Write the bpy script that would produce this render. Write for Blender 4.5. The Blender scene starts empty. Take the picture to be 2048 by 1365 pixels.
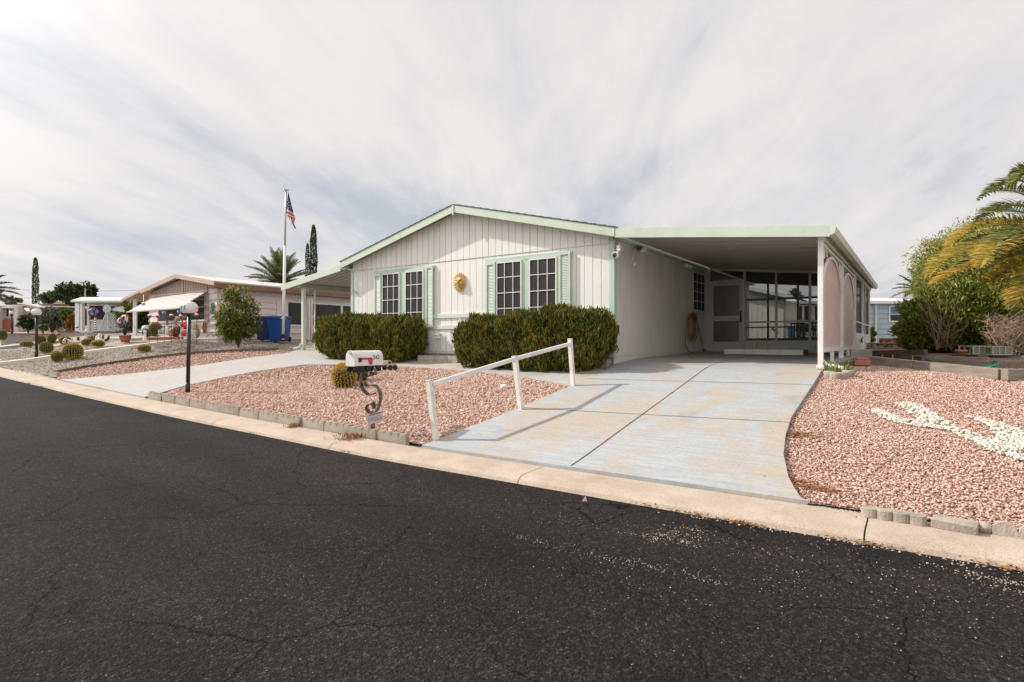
import bpy, bmesh, math, random
import numpy as np
from mathutils import Vector, Matrix
random.seed(7); RNG = np.random.default_rng(7)
SC = bpy.context.scene
COL = SC.collection
# ------------------------------------------------------------------ camera geometry
F = 1150.0; CU, CV = 1024.0, 686.0; CAMZ = 1.45
YAW = math.atan(0.708); SA, CA = math.sin(YAW), math.cos(YAW)
def cam2w(xc, yc):            # camera ground axes -> world (house aligned) axes
    return (CA * xc - SA * yc, SA * xc + CA * yc)
def w2cam(x, y):
    return (CA * x + SA * y, -SA * x + CA * y)
def at(u, v, d):              # the point seen at (u, v) of the 2048 px photo, d metres deep
    x, y = cam2w((u - CU) / F * d, d)
    return Vector((x, y, CAMZ - (v - CV) / F * d))
def at_y(u, v, y):            # ... on the plane y = const
    t = (u - CU) / F
    x = y * (t * CA - SA) / (CA + SA * t)
    return at(u, v, w2cam(x, y)[1])
def at_x(u, v, x):
    t = (u - CU) / F
    y = x * (CA + SA * t) / (t * CA - SA)
    return at(u, v, w2cam(x, y)[1])
# ------------------------------------------------------------------ terrain
def _sm(xs, ys, lo, hi, w):
    gx = np.linspace(lo, hi, 1200); gy = np.interp(gx, xs, ys)
    n = max(1, int(w / (gx[1] - gx[0]))); k = np.ones(2 * n + 1) / (2 * n + 1)
    return gx, np.convolve(np.pad(gy, n, mode='edge'), k, mode='valid')
PY = _sm([5.37, 11.3, 12.6, 18, 23, 40, 100], [.085, .972, 1.06, 1.16, 1.2, 1.35, 1.8], 5.37, 100, .3)
RS = _sm([-30, 5, 10, 13, 16, 19, 22, 26, 30, 40, 60, 100], [0, 0, .06, .13, .24, .42, .62, .8, .95, 1.1, 1.3, 1.5], -30, 100, 1.2)
RR = _sm([-30, 5, 9, 13.5, 17, 21, 26, 30, 40, 60, 100], [0, 0, .08, .21, .34, .5, .72, .85, 1.0, 1.2, 1.4], -30, 100, 1.2)
def hgt(x, y):
    x = np.asarray(x, float); y = np.asarray(y, float)
    s = -x
    k = np.clip((y - 5.4) / 5.0, 0, 1)
    rise = np.interp(s, *RR) * (1 - k) + np.interp(s, *RS) * k
    p = np.where(y < 5.37, np.interp(y, [4.85, 5.37], [0.0, .085]), np.interp(y, *PY))
    return p + rise
def H(x, y): return float(hgt(x, y))
def G(u, v, dz=0.0):          # where the sight line of (u, v) meets the ground
    d = np.arange(2.0, 120, .02)
    xc = (u - CU) / F * d
    x = CA * xc - SA * d; y = SA * xc + CA * d
    z = CAMZ - (v - CV) / F * d
    b = np.nonzero(z <= hgt(x, y) + dz)[0]
    i = b[0] if len(b) else len(d) - 1
    return Vector((float(x[i]), float(y[i]), H(x[i], y[i])))
def ct(u): return 1 / math.sqrt(1 + ((u - CU) / F) ** 2)     # round things look wider towards the frame's sides
def gp(u, d):                 # ground point below pixel column u at depth d
    x, y = cam2w((u - CU) / F * d, d); return Vector((x, y, H(x, y)))
# ------------------------------------------------------------------ mesh building
class MB:
    def __init__(s): s.v = []; s.f = []
    def add(s, vs, fs):
        o = len(s.v); s.v += [tuple(v) for v in vs]; s.f += [tuple(i + o for i in f) for f in fs]; return s
    def box(s, x0, x1, y0, y1, z0, z1):
        vs = [(x, y, z) for z in (z0, z1) for y in (y0, y1) for x in (x0, x1)]
        return s.add(vs, [(0, 2, 3, 1), (4, 5, 7, 6), (0, 1, 5, 4), (2, 6, 7, 3), (0, 4, 6, 2), (1, 3, 7, 5)])
    def obox(s, c, size, M=None):
        M = M or Matrix.Identity(3); h = [k / 2 for k in size]
        vs = [Vector(c) + M @ Vector((sx * h[0], sy * h[1], sz * h[2])) for sz in (-1, 1) for sy in (-1, 1) for sx in (-1, 1)]
        return s.add(vs, [(0, 2, 3, 1), (4, 5, 7, 6), (0, 1, 5, 4), (2, 6, 7, 3), (0, 4, 6, 2), (1, 3, 7, 5)])
    def bar(s, p0, p1, w, d, up=(0, 0, 1)):
        p0 = Vector(p0); p1 = Vector(p1); a = (p1 - p0); L = a.length; a.normalize()
        u = Vector(up); b = a.cross(u)
        if b.length < 1e-4: b = a.cross(Vector((0, 1, 0)))
        b.normalize(); c = b.cross(a)
        M = Matrix((a, b, c)).transposed()
        return s.obox((p0 + p1) / 2, (L, w, d), M)
    def prism(s, pts, vec):
        n = len(pts); vec = Vector(vec); a = [Vector(p) for p in pts]; b = [p + vec for p in a]
        fs = [tuple(range(n - 1, -1, -1)), tuple(range(n, 2 * n))] + [(i, (i + 1) % n, n + (i + 1) % n, n + i) for i in range(n)]
        return s.add(a + b, fs)
    def tube(s, pts, r, n=8, cap=True, flat=None):
        pts = [Vector(p) for p in pts]; m = len(pts)
        rs = r if isinstance(r, (list, tuple)) else [r] * m
        vs = []; prev = None
        for i, p in enumerate(pts):
            t = (pts[min(i + 1, m - 1)] - pts[max(i - 1, 0)]).normalized()
            if prev is None:
                a = Vector((0, 0, 1)) if abs(t.z) < .9 else Vector((1, 0, 0))
                b = t.cross(a).normalized()
            else:
                b = (prev - t * prev.dot(t)).normalized()
            prev = b; c = t.cross(b)
            for k in range(n):
                an = 2 * math.pi * k / n
                vs.append(p + (b * math.cos(an) + c * math.sin(an)) * rs[i])
        fs = [(i * n + k, i * n + (k + 1) % n, (i + 1) * n + (k + 1) % n, (i + 1) * n + k) for i in range(m - 1) for k in range(n)]
        if cap: fs += [tuple(range(n - 1, -1, -1)), tuple((m - 1) * n + k for k in range(n))]
        return s.add(vs, fs)
    def lathe(s, prof, c=(0, 0, 0), n=20, sx=1, sy=1, M=None):
        c = Vector(c); vs = []; fs = []; m = len(prof)
        for r, z in prof:
            for k in range(n):
                an = 2 * math.pi * k / n
                p = Vector((r * sx * math.cos(an), r * sy * math.sin(an), z))
                vs.append(c + (M @ p if M else p))
        for i in range(m - 1):
            for k in range(n):
                fs.append((i * n + k, i * n + (k + 1) % n, (i + 1) * n + (k + 1) % n, (i + 1) * n + k))
        fs += [tuple(range(n - 1, -1, -1)), tuple((m - 1) * n + k for k in range(n))]
        return s.add(vs, fs)
    def ball(s, c, r, n=16, m=9, sz=1.0):
        return s.lathe([(max(r * math.sin(math.pi * i / m), r * .01), -r * sz * math.cos(math.pi * i / m)) for i in range(m + 1)], c, n)
    def build(s, name, mat, parent=None, smooth=False, bevel=0.0, label=None):
        me = bpy.data.meshes.new(name); me.from_pydata(s.v, [], s.f); me.update()
        if len(s.f) < 30000:
            bm = bmesh.new(); bm.from_mesh(me); bmesh.ops.recalc_face_normals(bm, faces=bm.faces); bm.to_mesh(me); bm.free()
        return link(name, me, mat, parent, smooth, bevel, label)
def link(name, me, mat, parent=None, smooth=False, bevel=0.0, label=None):
    o = bpy.data.objects.new(name, me); COL.objects.link(o)
    if mat: me.materials.append(mat)
    if smooth: me.polygons.foreach_set('use_smooth', [True] * len(me.polygons))
    if bevel:
        b = o.modifiers.new('bevel', 'BEVEL'); b.width = bevel; b.segments = 2; b.limit_method = 'ANGLE'
    if parent: o.parent = parent
    if label: o['label'] = label
    return o
def np_mesh(name, V, Fc, mat, parent=None, smooth=False):
    V = np.asarray(V, np.float32); Fc = np.asarray(Fc, np.int32); k = Fc.shape[1]
    me = bpy.data.meshes.new(name)
    me.vertices.add(len(V)); me.vertices.foreach_set('co', V.ravel())
    me.loops.add(Fc.size); me.loops.foreach_set('vertex_index', Fc.ravel())
    me.polygons.add(len(Fc)); me.polygons.foreach_set('loop_start', np.arange(len(Fc), dtype=np.int32) * k)
    me.update(calc_edges=True)
    return link(name, me, mat, parent, smooth)
def tag(o, label=None, cat=None, group=None, kind=None):
    if label: o['label'] = label
    if cat: o['category'] = cat
    if group: o['group'] = group
    if kind: o['kind'] = kind
    return o
def thing(name, label, cat, loc=(0, 0, 0), rz=0.0, group=None):
    o = bpy.data.objects.new(name, None); COL.objects.link(o); o.empty_display_size = .1
    o.location = loc; o.rotation_euler = (0, 0, rz)
    return tag(o, label, cat, group)
def dup(root, loc, rz=0.0, label=None, scale=1.0, name=None):
    c = root.copy(); COL.objects.link(c); c.location = loc; c.rotation_euler = (0, 0, rz); c.scale = (scale,) * 3
    if label: c['label'] = label
    for ch in list(root.children):
        d = ch.copy(); COL.objects.link(d); d.parent = c
        for g in list(ch.children):
            e = g.copy(); COL.objects.link(e); e.parent = d
    return c
def rotz(a): return Matrix.Rotation(a, 3, 'Z')
def text(body, size, mat, parent, loc, rot, name='number', extrude=.001, label=None):
    c = bpy.data.curves.new(name, 'FONT'); c.body = body; c.size = size; c.extrude = extrude
    c.align_x = 'CENTER'; c.align_y = 'CENTER'; c.resolution_u = 3
    f = bpy.data.objects.new(name, c); COL.objects.link(f)
    bpy.context.view_layer.update()
    me = bpy.data.meshes.new_from_object(f.evaluated_get(bpy.context.evaluated_depsgraph_get()))
    bpy.data.objects.remove(f); bpy.data.curves.remove(c); me.materials.clear(); me.materials.append(mat); me.name = name
    o = bpy.data.objects.new(name, me); COL.objects.link(o)
    o.location = loc; o.rotation_euler = rot
    if parent: o.parent = parent
    return o
# ------------------------------------------------------------------ materials
def nodes(name):
    m = bpy.data.materials.new(name); m.use_nodes = True
    nt = m.node_tree; b = nt.nodes['Principled BSDF']
    def N(t, **k):
        n = nt.nodes.new(t)
        for a, v in k.items():
            if a.startswith('i_'): n.inputs[a[2:].replace('_', ' ')].default_value = v
            else: setattr(n, a, v)
        return n
    L = nt.links.new
    return m, nt, b, N, L
def rgba(c): return (c[0], c[1], c[2], 1.0)
def ramp(N, stops, interp='LINEAR'):
    r = N('ShaderNodeValToRGB'); r.color_ramp.interpolation = interp
    e = r.color_ramp.elements
    while len(e) < len(stops): e.new(.5)
    for i, (p, c) in enumerate(stops):
        e[i].position = p; e[i].color = rgba(c) if not isinstance(c, (int, float)) else (c, c, c, 1)
    return r
def M_(name, c, c2=None, scale=6.0, rough=.6, bump=0.0, bscale=60.0, metal=0.0, stretch=(1, 1, 1), spec=.4, lo=.35, hi=.65, dirt=None, dscale=1.3, coat=0.0, alpha=1.0, speck=0.0, sscale=230.0):
    m, nt, b, N, L = nodes(name)
    tc = N('ShaderNodeTexCoord'); mp = N('ShaderNodeMapping'); mp.inputs['Scale'].default_value = stretch
    L(tc.outputs['Object'], mp.inputs['Vector'])
    nz = N('ShaderNodeTexNoise', i_Scale=scale, i_Detail=6.0, i_Roughness=.6); L(mp.outputs[0], nz.inputs['Vector'])
    c2 = c2 or tuple(k * .86 for k in c)
    r = ramp(N, [(lo, c), (hi, c2)]); L(nz.outputs['Fac'], r.inputs[0])
    out = r.outputs[0]
    if dirt:
        n2 = N('ShaderNodeTexNoise', i_Scale=dscale, i_Detail=8.0, i_Roughness=.7); L(mp.outputs[0], n2.inputs['Vector'])
        r2 = ramp(N, [(.52, 0.0), (.75, .7)]); L(n2.outputs['Fac'], r2.inputs[0])
        mx = N('ShaderNodeMix', data_type='RGBA'); L(r2.outputs[0], mx.inputs[0]); L(out, mx.inputs[6]); mx.inputs[7].default_value = rgba(dirt)
        out = mx.outputs[2]
    if speck:
        n4 = N('ShaderNodeTexNoise', i_Scale=sscale, i_Detail=3.0, i_Roughness=.7); L(tc.outputs['Object'], n4.inputs['Vector'])
        r4 = ramp(N, [(.34, 1 - speck), (.5, 1.0), (.66, 1 + speck * .45)]); L(n4.outputs['Fac'], r4.inputs[0])
        m4 = N('ShaderNodeMix', data_type='RGBA', blend_type='MULTIPLY'); m4.inputs[0].default_value = 1; L(out, m4.inputs[6]); L(r4.outputs[0], m4.inputs[7]); out = m4.outputs[2]
    L(out, b.inputs['Base Color'])
    b.inputs['Roughness'].default_value = rough; b.inputs['Metallic'].default_value = metal
    b.inputs['Specular IOR Level'].default_value = spec
    if coat: b.inputs['Coat Weight'].default_value = coat
    if alpha < 1: b.inputs['Alpha'].default_value = alpha
    if bump:
        n3 = N('ShaderNodeTexNoise', i_Scale=bscale, i_Detail=5.0); L(mp.outputs[0], n3.inputs['Vector'])
        bp = N('ShaderNodeBump', i_Strength=min(1, bump), i_Distance=.02); L(n3.outputs['Fac'], bp.inputs['Height']); L(bp.outputs[0], b.inputs['Normal'])
    return m
def ISL(name, cols, rough=.7, trans=0.0, noise=.35, nscale=1.5, spec=.25, bump=0):   # colour differs from leaf to leaf / stone to stone
    m, nt, b, N, L = nodes(name)
    g = N('ShaderNodeNewGeometry'); n = len(cols)
    tc = N('ShaderNodeTexCoord'); nz = N('ShaderNodeTexNoise', i_Scale=nscale, i_Detail=3.0); L(tc.outputs['Object'], nz.inputs['Vector'])
    ma = N('ShaderNodeMath', operation='MULTIPLY_ADD'); L(nz.outputs['Fac'], ma.inputs[0]); ma.inputs[1].default_value = noise * 2; ma.inputs[2].default_value = -noise
    ad = N('ShaderNodeMath', operation='ADD'); L(g.outputs['Random Per Island'], ad.inputs[0]); L(ma.outputs[0], ad.inputs[1]); ad.use_clamp = True
    r = ramp(N, [(i / (n - 1), c) for i, c in enumerate(cols)]); L(ad.outputs[0], r.inputs[0])
    L(r.outputs[0], b.inputs['Base Color']); b.inputs['Roughness'].default_value = rough; b.inputs['Specular IOR Level'].default_value = spec
    if trans:
        t = N('ShaderNodeBsdfTranslucent'); L(r.outputs[0], t.inputs['Color'])
        mx = N('ShaderNodeMixShader'); mx.inputs[0].default_value = trans
        L(b.outputs[0], mx.inputs[1]); L(t.outputs[0], mx.inputs[2])
        L(mx.outputs[0], nt.nodes['Material Output'].inputs['Surface'])
    return m
def MESHSCREEN(name, col, op):          # insect / shade mesh: part cloth, part holes
    m, nt, b, N, L = nodes(name)
    b.inputs['Base Color'].default_value = rgba(col); b.inputs['Roughness'].default_value = .8
    t = N('ShaderNodeBsdfTransparent'); mx = N('ShaderNodeMixShader'); mx.inputs[0].default_value = op
    tc = N('ShaderNodeTexCoord'); nz = N('ShaderNodeTexNoise', i_Scale=2.0); L(tc.outputs['Object'], nz.inputs['Vector'])
    ma = N('ShaderNodeMath', operation='MULTIPLY_ADD'); L(nz.outputs['Fac'], ma.inputs[0]); ma.inputs[1].default_value = .1; ma.inputs[2].default_value = op - .05
    L(ma.outputs[0], mx.inputs[0])
    L(t.outputs[0], mx.inputs[1]); L(b.outputs[0], mx.inputs[2]); L(mx.outputs[0], nt.nodes['Material Output'].inputs['Surface'])
    return m
def GRAVEL(name, cols, scale, bump=.9):
    m, nt, b, N, L = nodes(name)
    tc = N('ShaderNodeTexCoord')
    nz = N('ShaderNodeTexNoise', i_Scale=9.0, i_Detail=2.0); L(tc.outputs['Object'], nz.inputs['Vector'])
    mxv = N('ShaderNodeMix', data_type='RGBA', blend_type='LINEAR_LIGHT'); mxv.inputs[0].default_value = .04; L(tc.outputs['Object'], mxv.inputs[6]); L(nz.outputs['Color'], mxv.inputs[7])
    vo = N('ShaderNodeTexVoronoi', i_Scale=scale); L(mxv.outputs[2], vo.inputs['Vector'])
    sp = N('ShaderNodeSeparateColor'); L(vo.outputs['Color'], sp.inputs[0])
    n = len(cols); r = ramp(N, [(i / (n - 1), c) for i, c in enumerate(cols)]); L(sp.outputs[0], r.inputs[0])
    big = N('ShaderNodeTexNoise', i_Scale=.6, i_Detail=5.0); L(tc.outputs['Object'], big.inputs['Vector'])
    rb = ramp(N, [(.3, .86), (.7, 1.06)]); L(big.outputs['Fac'], rb.inputs[0])
    mu = N('ShaderNodeMix', data_type='RGBA', blend_type='MULTIPLY'); mu.inputs[0].default_value = 1; L(r.outputs[0], mu.inputs[6]); L(rb.outputs[0], mu.inputs[7])
    L(mu.outputs[2], b.inputs['Base Color']); b.inputs['Roughness'].default_value = .85; b.inputs['Specular IOR Level'].default_value = .2
    rr = ramp(N, [(0.0, 1.0), (.75, 0.0)]); L(vo.outputs['Distance'], rr.inputs[0])
    bp = N('ShaderNodeBump', i_Strength=bump, i_Distance=.035); L(rr.outputs[0], bp.inputs['Height']); L(bp.outputs[0], b.inputs['Normal'])
    return m
# ------------------------------------------------------------------ draped ground sheets
def drape(name, poly, off, mat, step=.3, thick=0.0, parent=None, smooth=True):
    bm = bmesh.new()
    bm.faces.new([bm.verts.new((p[0], p[1], 0)) for p in poly])
    xs = [p[0] for p in poly]; ys = [p[1] for p in poly]
    for ax, lo, hi in ((0, min(xs), max(xs)), (1, min(ys), max(ys))):
        k = math.ceil(lo / step) * step
        while k < hi:
            co = (k, 0, 0) if ax == 0 else (0, k, 0); no = (1, 0, 0) if ax == 0 else (0, 1, 0)
            bmesh.ops.bisect_plane(bm, geom=bm.verts[:] + bm.edges[:] + bm.faces[:], plane_co=co, plane_no=no, dist=1e-5)
            k += step
    for v in bm.verts: v.co.z = H(v.co.x, v.co.y) + off
    bmesh.ops.recalc_face_normals(bm, faces=bm.faces)
    if bm.faces and sum(f.normal.z for f in bm.faces) < 0: bmesh.ops.reverse_faces(bm, faces=bm.faces)
    if thick:
        be = [e for e in bm.edges if e.is_boundary]
        r = bmesh.ops.extrude_edge_only(bm, edges=be)
        for v in [g for g in r['geom'] if isinstance(g, bmesh.types.BMVert)]: v.co.z -= thick
    me = bpy.data.meshes.new(name); bm.to_mesh(me); bm.free()
    return link(name, me, mat, parent, smooth and not thick)
def inpoly(px, py, poly):
    r = np.zeros(len(px), bool); n = len(poly); j = n - 1
    for i in range(n):
        xi, yi = poly[i][0], poly[i][1]; xj, yj = poly[j][0], poly[j][1]
        if yi != yj:
            r ^= ((yi > py) != (yj > py)) & (px < (xj - xi) * (py - yi) / (yj - yi) + xi)
        j = i
    return r
ICO_V = None
def stones(name, poly, dens, size, mat, kind='stuff', off=0.0, excl=(), vis=True, dmax=40, label=None, cat=None, pts=None):
    global ICO_V, ICO_F
    if ICO_V is None:
        bm = bmesh.new(); bmesh.ops.create_icosphere(bm, subdivisions=1, radius=1.0)
        bm.verts.index_update()
        ICO_V = np.array([v.co[:] for v in bm.verts]); ICO_F = np.array([[v.index for v in f.verts] for f in bm.faces]); bm.free()
    if pts is None:
        P = np.array([(p[0], p[1]) for p in poly]); lo = P.min(0); hi = P.max(0)
        n = int(dens * (hi - lo).prod()); q = RNG.uniform(lo, hi, (n, 2))
        k = inpoly(q[:, 0], q[:, 1], poly)
    else: q = pts; k = np.ones(len(q), bool)
    for e in excl: k &= ~inpoly(q[:, 0], q[:, 1], e)
    xc = CA * q[:, 0] + SA * q[:, 1]; yc = -SA * q[:, 0] + CA * q[:, 1]
    if vis: k &= (yc > 1) & (np.abs(xc / np.maximum(yc, .1)) < 1.15) & (yc < dmax)
    q = q[k]; n = len(q)
    z = hgt(q[:, 0], q[:, 1]) + off
    s = RNG.uniform(size[0], size[1], (n, 1)) * np.array([[1, 1, 1]]) * RNG.uniform(.6, 1.25, (n, 3)); s[:, 2] *= .7
    a = RNG.uniform(0, 2 * np.pi, n); b = RNG.uniform(-.5, .5, n)
    base = ICO_V[None] * (1 + RNG.uniform(-.34, .3, (n, len(ICO_V), 1))) * s[:, None, :] * .5
    ca, sa, cb, sb = [t[:, None] for t in (np.cos(a), np.sin(a), np.cos(b), np.sin(b))]
    x0, y0, z0 = base[..., 0], base[..., 1], base[..., 2]
    x1 = x0 * cb + z0 * sb; z1 = -x0 * sb + z0 * cb
    V = np.stack([x1 * ca - y0 * sa + q[:, :1], x1 * sa + y0 * ca + q[:, 1:2], z1 + (z + s[:, 2] * RNG.uniform(-.05, .45, n))[:, None]], -1)
    Fc = (ICO_F[None] + (np.arange(n) * len(ICO_V))[:, None, None]).reshape(-1, 3)
    o = np_mesh(name, V.reshape(-1, 3), Fc, mat)
    tag(o, label, cat, kind=kind)
    return o
# ------------------------------------------------------------------ foliage
def leafmesh(name, C, A, Bv, l, w, mat, parent=None):   # diamonds: centre, length axis, width axis
    n = len(C); l = np.asarray(l).reshape(-1, 1) * np.ones((n, 1)); w = np.asarray(w).reshape(-1, 1) * np.ones((n, 1))
    V = np.stack([C - A * l * .5, C + Bv * w * .5 + A * l * .08, C + A * l * .5, C - Bv * w * .5 + A * l * .08], 1).reshape(-1, 3)
    return np_mesh(name, V, np.arange(4 * n).reshape(n, 4), mat, parent)
def unit(a): return a / np.maximum(np.linalg.norm(a, axis=1, keepdims=True), 1e-6)
def crown(name, c, R, nclump, per, leaf, mat, parent=None, up=.2, clump=.28, shell=.55, asp=.5, flat=None):
    """leaves in clumps spread through an ellipsoid's volume, most near its surface"""
    d = unit(RNG.normal(size=(nclump, 3))); r = shell + (1 - shell) * RNG.random((nclump, 1)) ** .7
    r *= 1 + RNG.uniform(-.12, .14, (nclump, 1))
    cc = d * r * np.array(R); 
    if flat is not None: cc[:, 2] = np.maximum(cc[:, 2], flat)
    cs = clump * np.mean(R) * RNG.uniform(.6, 1.3, (nclump, 1))
    L = unit(RNG.normal(size=(nclump * per, 3))) * RNG.random((nclump * per, 1)) ** .5
    C = np.repeat(cc, per, 0) + L * np.repeat(cs, per, 0) + np.array(c)
    A = unit(RNG.normal(size=C.shape) + np.array([0, 0, up]) + L * .8); Bv = unit(np.cross(A, RNG.normal(size=C.shape)))
    l = leaf * RNG.uniform(.6, 1.3, len(C))
    return leafmesh(name, C, A, Bv, l, l * asp, mat, parent)
def branches(mb, base, tips, r0, r1=.006, bend=.15, n=5, fork=.35):
    base = Vector(base)
    for t in tips:
        t = Vector(t); mid = base.lerp(t, fork) + Vector((random.uniform(-1, 1), random.uniform(-1, 1), random.uniform(0, 1))) * bend * (t - base).length * .5
        pts = [base.lerp(mid, i / n).lerp(mid.lerp(t, i / n), i / n) for i in range(n + 1)]
        mb.tube(pts, [r0 + (r1 - r0) * i / n for i in range(n + 1)], 6)
    return mb
def frond(name, pts, ll, lw, mat, parent=None, n=44, stem=.02, vee=.5, hang=.35, mats=None, start=.12):
    """one palm frond along a curve: a tapering rachis with two rows of leaflets"""
    P = [Vector(p) for p in pts]
    def bz(t):
        q = P[:]
        while len(q) > 1: q = [q[i].lerp(q[i + 1], t) for i in range(len(q) - 1)]
        return q[0]
    V = []; Fc = []
    pr = None
    for i in range(n + 1):
        t = i / n; p = bz(t); tg = (bz(min(1, t + .01)) - bz(max(0, t - .01))).normalized()
        side = tg.cross(Vector((0, 0, 1)))
        side = side.normalized() if side.length > .05 else (pr or Vector((1, 0, 0))); pr = side
        up = side.cross(tg)
        if i < n:
            p2 = bz(t + 1 / n); r = stem * (1 - t) + .003; r2 = stem * (1 - t - 1 / n) + .003
            o = len(V); V += [p - side * r, p + up * r, p + side * r, p2 + side * r2, p2 + up * r2, p2 - side * r2]
            Fc += [(o, o + 1, o + 4, o + 5), (o + 1, o + 2, o + 3, o + 4)]
        if t < start: continue
        L = ll * (math.sin(math.pi * min(1, (t - start) / (1 - start) * .82 + .16)) ** .7) * random.uniform(.85, 1.1)
        for sg in (-1, 1):
            for kk in range(2):
                a = (side * sg * (.75 + .2 * kk) + tg * (.75 - .25 * kk) + up * (vee - .3 * kk) + Vector((random.uniform(-.12, .12), random.uniform(-.12, .12), random.uniform(-.12, .12)))).normalized()
                pp = p + tg * (kk * .5 / n)
                b = a.cross(up + tg * .5).normalized() * lw * .5
                m = pp + a * L * .5; e = pp + a * L + Vector((0, 0, -hang * L * .5))
                o = len(V); V += [pp - b * .5, pp + b * .5, m + b, e, m - b]; Fc += [(o, o + 1, o + 2, o + 4), (o + 4, o + 2, o + 3, o + 3)]
    me = bpy.data.meshes.new(name); me.from_pydata([tuple(v) for v in V], [], [tuple(dict.fromkeys(f)) for f in Fc]); me.update()
    return link(name, me, mat, parent)
# ================================================================== materials in use
PINK = [(.27, .145, .108), (.43, .25, .19), (.49, .31, .24), (.53, .355, .285), (.57, .41, .335), (.62, .51, .44)]
GREY = [(.15, .12, .10), (.36, .30, .245), (.47, .40, .335), (.52, .46, .40), (.24, .195, .165)]
m_pinkbed = GRAVEL('pink gravel bed', [tuple(k * .8 for k in c) for c in PINK], 26)
m_pink = ISL('pink gravel stones', PINK, .85, noise=.12, nscale=.8)
m_greybed = GRAVEL('grey gravel', GREY, 30)
m_grey = ISL('grey gravel stones', GREY, .85, noise=.1)
m_whitestone = ISL('white stones', [(.50, .43, .35), (.62, .56, .49), (.70, .66, .60)], .8, noise=.1)
m_white = M_('white paint', (.74, .73, .71), (.68, .66, .64), 3, .5, .15, 90, dirt=(.5, .45, .38), dscale=2.2)
m_postwhite = M_('weathered white paint', (.78, .76, .72), (.70, .66, .6), 5, .55, .2, 70, dirt=(.42, .34, .26), dscale=3.5)
m_cream = M_('warm white siding', (.745, .745, .685), (.69, .69, .63), 1.1, .65, .25, 45, stretch=(1, 1, .25), dirt=(.5, .47, .41), dscale=1.0)
m_mint = M_('mint green paint', (.54, .62, .51), (.49, .57, .47), 2.5, .5, .12, 60, dirt=(.42, .45, .36), dscale=2.0)
m_mintd = M_('mint trim paint', (.46, .575, .475), (.42, .53, .435), 2.5, .5, .12, 60)
m_soffit = M_('tan soffit metal', (.40, .35, .30), (.36, .31, .265), 2, .45, 0)
m_ceil = M_('ribbed aluminium ceiling', (.76, .72, .66), (.68, .64, .585), .8, .4, 0, stretch=(.3, 2, 1), dirt=(.5, .45, .39), dscale=.9)
m_shingle = M_('green asphalt shingles', (.055, .10, .08), (.09, .14, .11), 14, .9, .6, 40)
m_glass = M_('dark window screen', (.022, .020, .021), (.032, .03, .03), 1.2, .55, .1, 120, spec=.25)
m_metal = M_('dull steel', (.22, .185, .14), (.08, .065, .05), 9, .42, .2, 60, metal=.8)
m_black = M_('black enamel', (.012, .012, .013), (.018, .018, .018), 8, .4)
m_rubber = M_('black rubber', (.016, .016, .017), None, 12, .75)
m_block = M_('concrete block', (.42, .365, .30), (.32, .275, .225), 6, .9, .5, 55, dirt=(.22, .185, .15), dscale=2.5)
m_blockgrey = M_('grey concrete', (.36, .33, .29), (.28, .255, .22), 6, .9, .5, 55, dirt=(.18, .16, .14), dscale=2.5)
m_redpaint = M_('red enamel', (.55, .02, .02), (.45, .015, .02), 6, .35)
m_gold = M_('gilded plaster', (.62, .42, .13), (.46, .27, .07), 12, .5, .2, 40, spec=.5)
m_terra = M_('terracotta', (.40, .145, .065), (.33, .11, .05), 7, .75, .2, 50)
m_wood = M_('weathered timber', (.30, .255, .20), (.18, .15, .12), 4, .85, .5, 40, stretch=(1, 1, 6))
m_brown = M_('brown fascia paint', (.22, .12, .075), (.18, .095, .06), 3, .6)
m_pinkside = M_('pale pink siding', (.70, .60, .58), (.64, .545, .525), 1.5, .6, .1, 50, dirt=(.5, .42, .39), dscale=1.2)
m_tan = M_('tan paint', (.52, .40, .31), (.46, .35, .27), 3, .6)
m_bark = M_('bark', (.13, .095, .065), (.075, .055, .04), 12, .95, .8, 30)
m_concrete = M_('pale concrete', (.5, .455, .395), (.42, .375, .32), 3, .85, .25, 60, dirt=(.34, .29, .24), dscale=2)
m_dryleaf = ISL('dry leaf litter', [(.16, .06, .02), (.30, .13, .04), (.38, .22, .09)], .9)
m_wood_red = M_('red brick', (.42, .16, .095), (.34, .12, .075), 8, .85, .4, 60)
m_sage = M_('blue grey siding', (.36, .42, .47), (.32, .375, .43), 1.5, .6)
m_chrome = M_('polished metal', (.6, .6, .6), None, 5, .18, metal=1.0)
m_blue = M_('blue plastic', (.009, .062, .25), (.008, .052, .21), 4, .4)
m_navy = M_('dark blue plastic', (.008, .022, .08), (.006, .016, .06), 4, .45)
m_spine = ISL('golden spines', [(.46, .27, .035), (.66, .46, .07), (.76, .60, .18)], .7)
m_cact = M_('cactus skin', (.022, .036, .010), (.035, .045, .013), 6, .6, .2, 40)
m_cacttop = ISL('woolly crown', [(.22, .08, .03), (.36, .17, .07), (.45, .30, .14)], .9)

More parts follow.
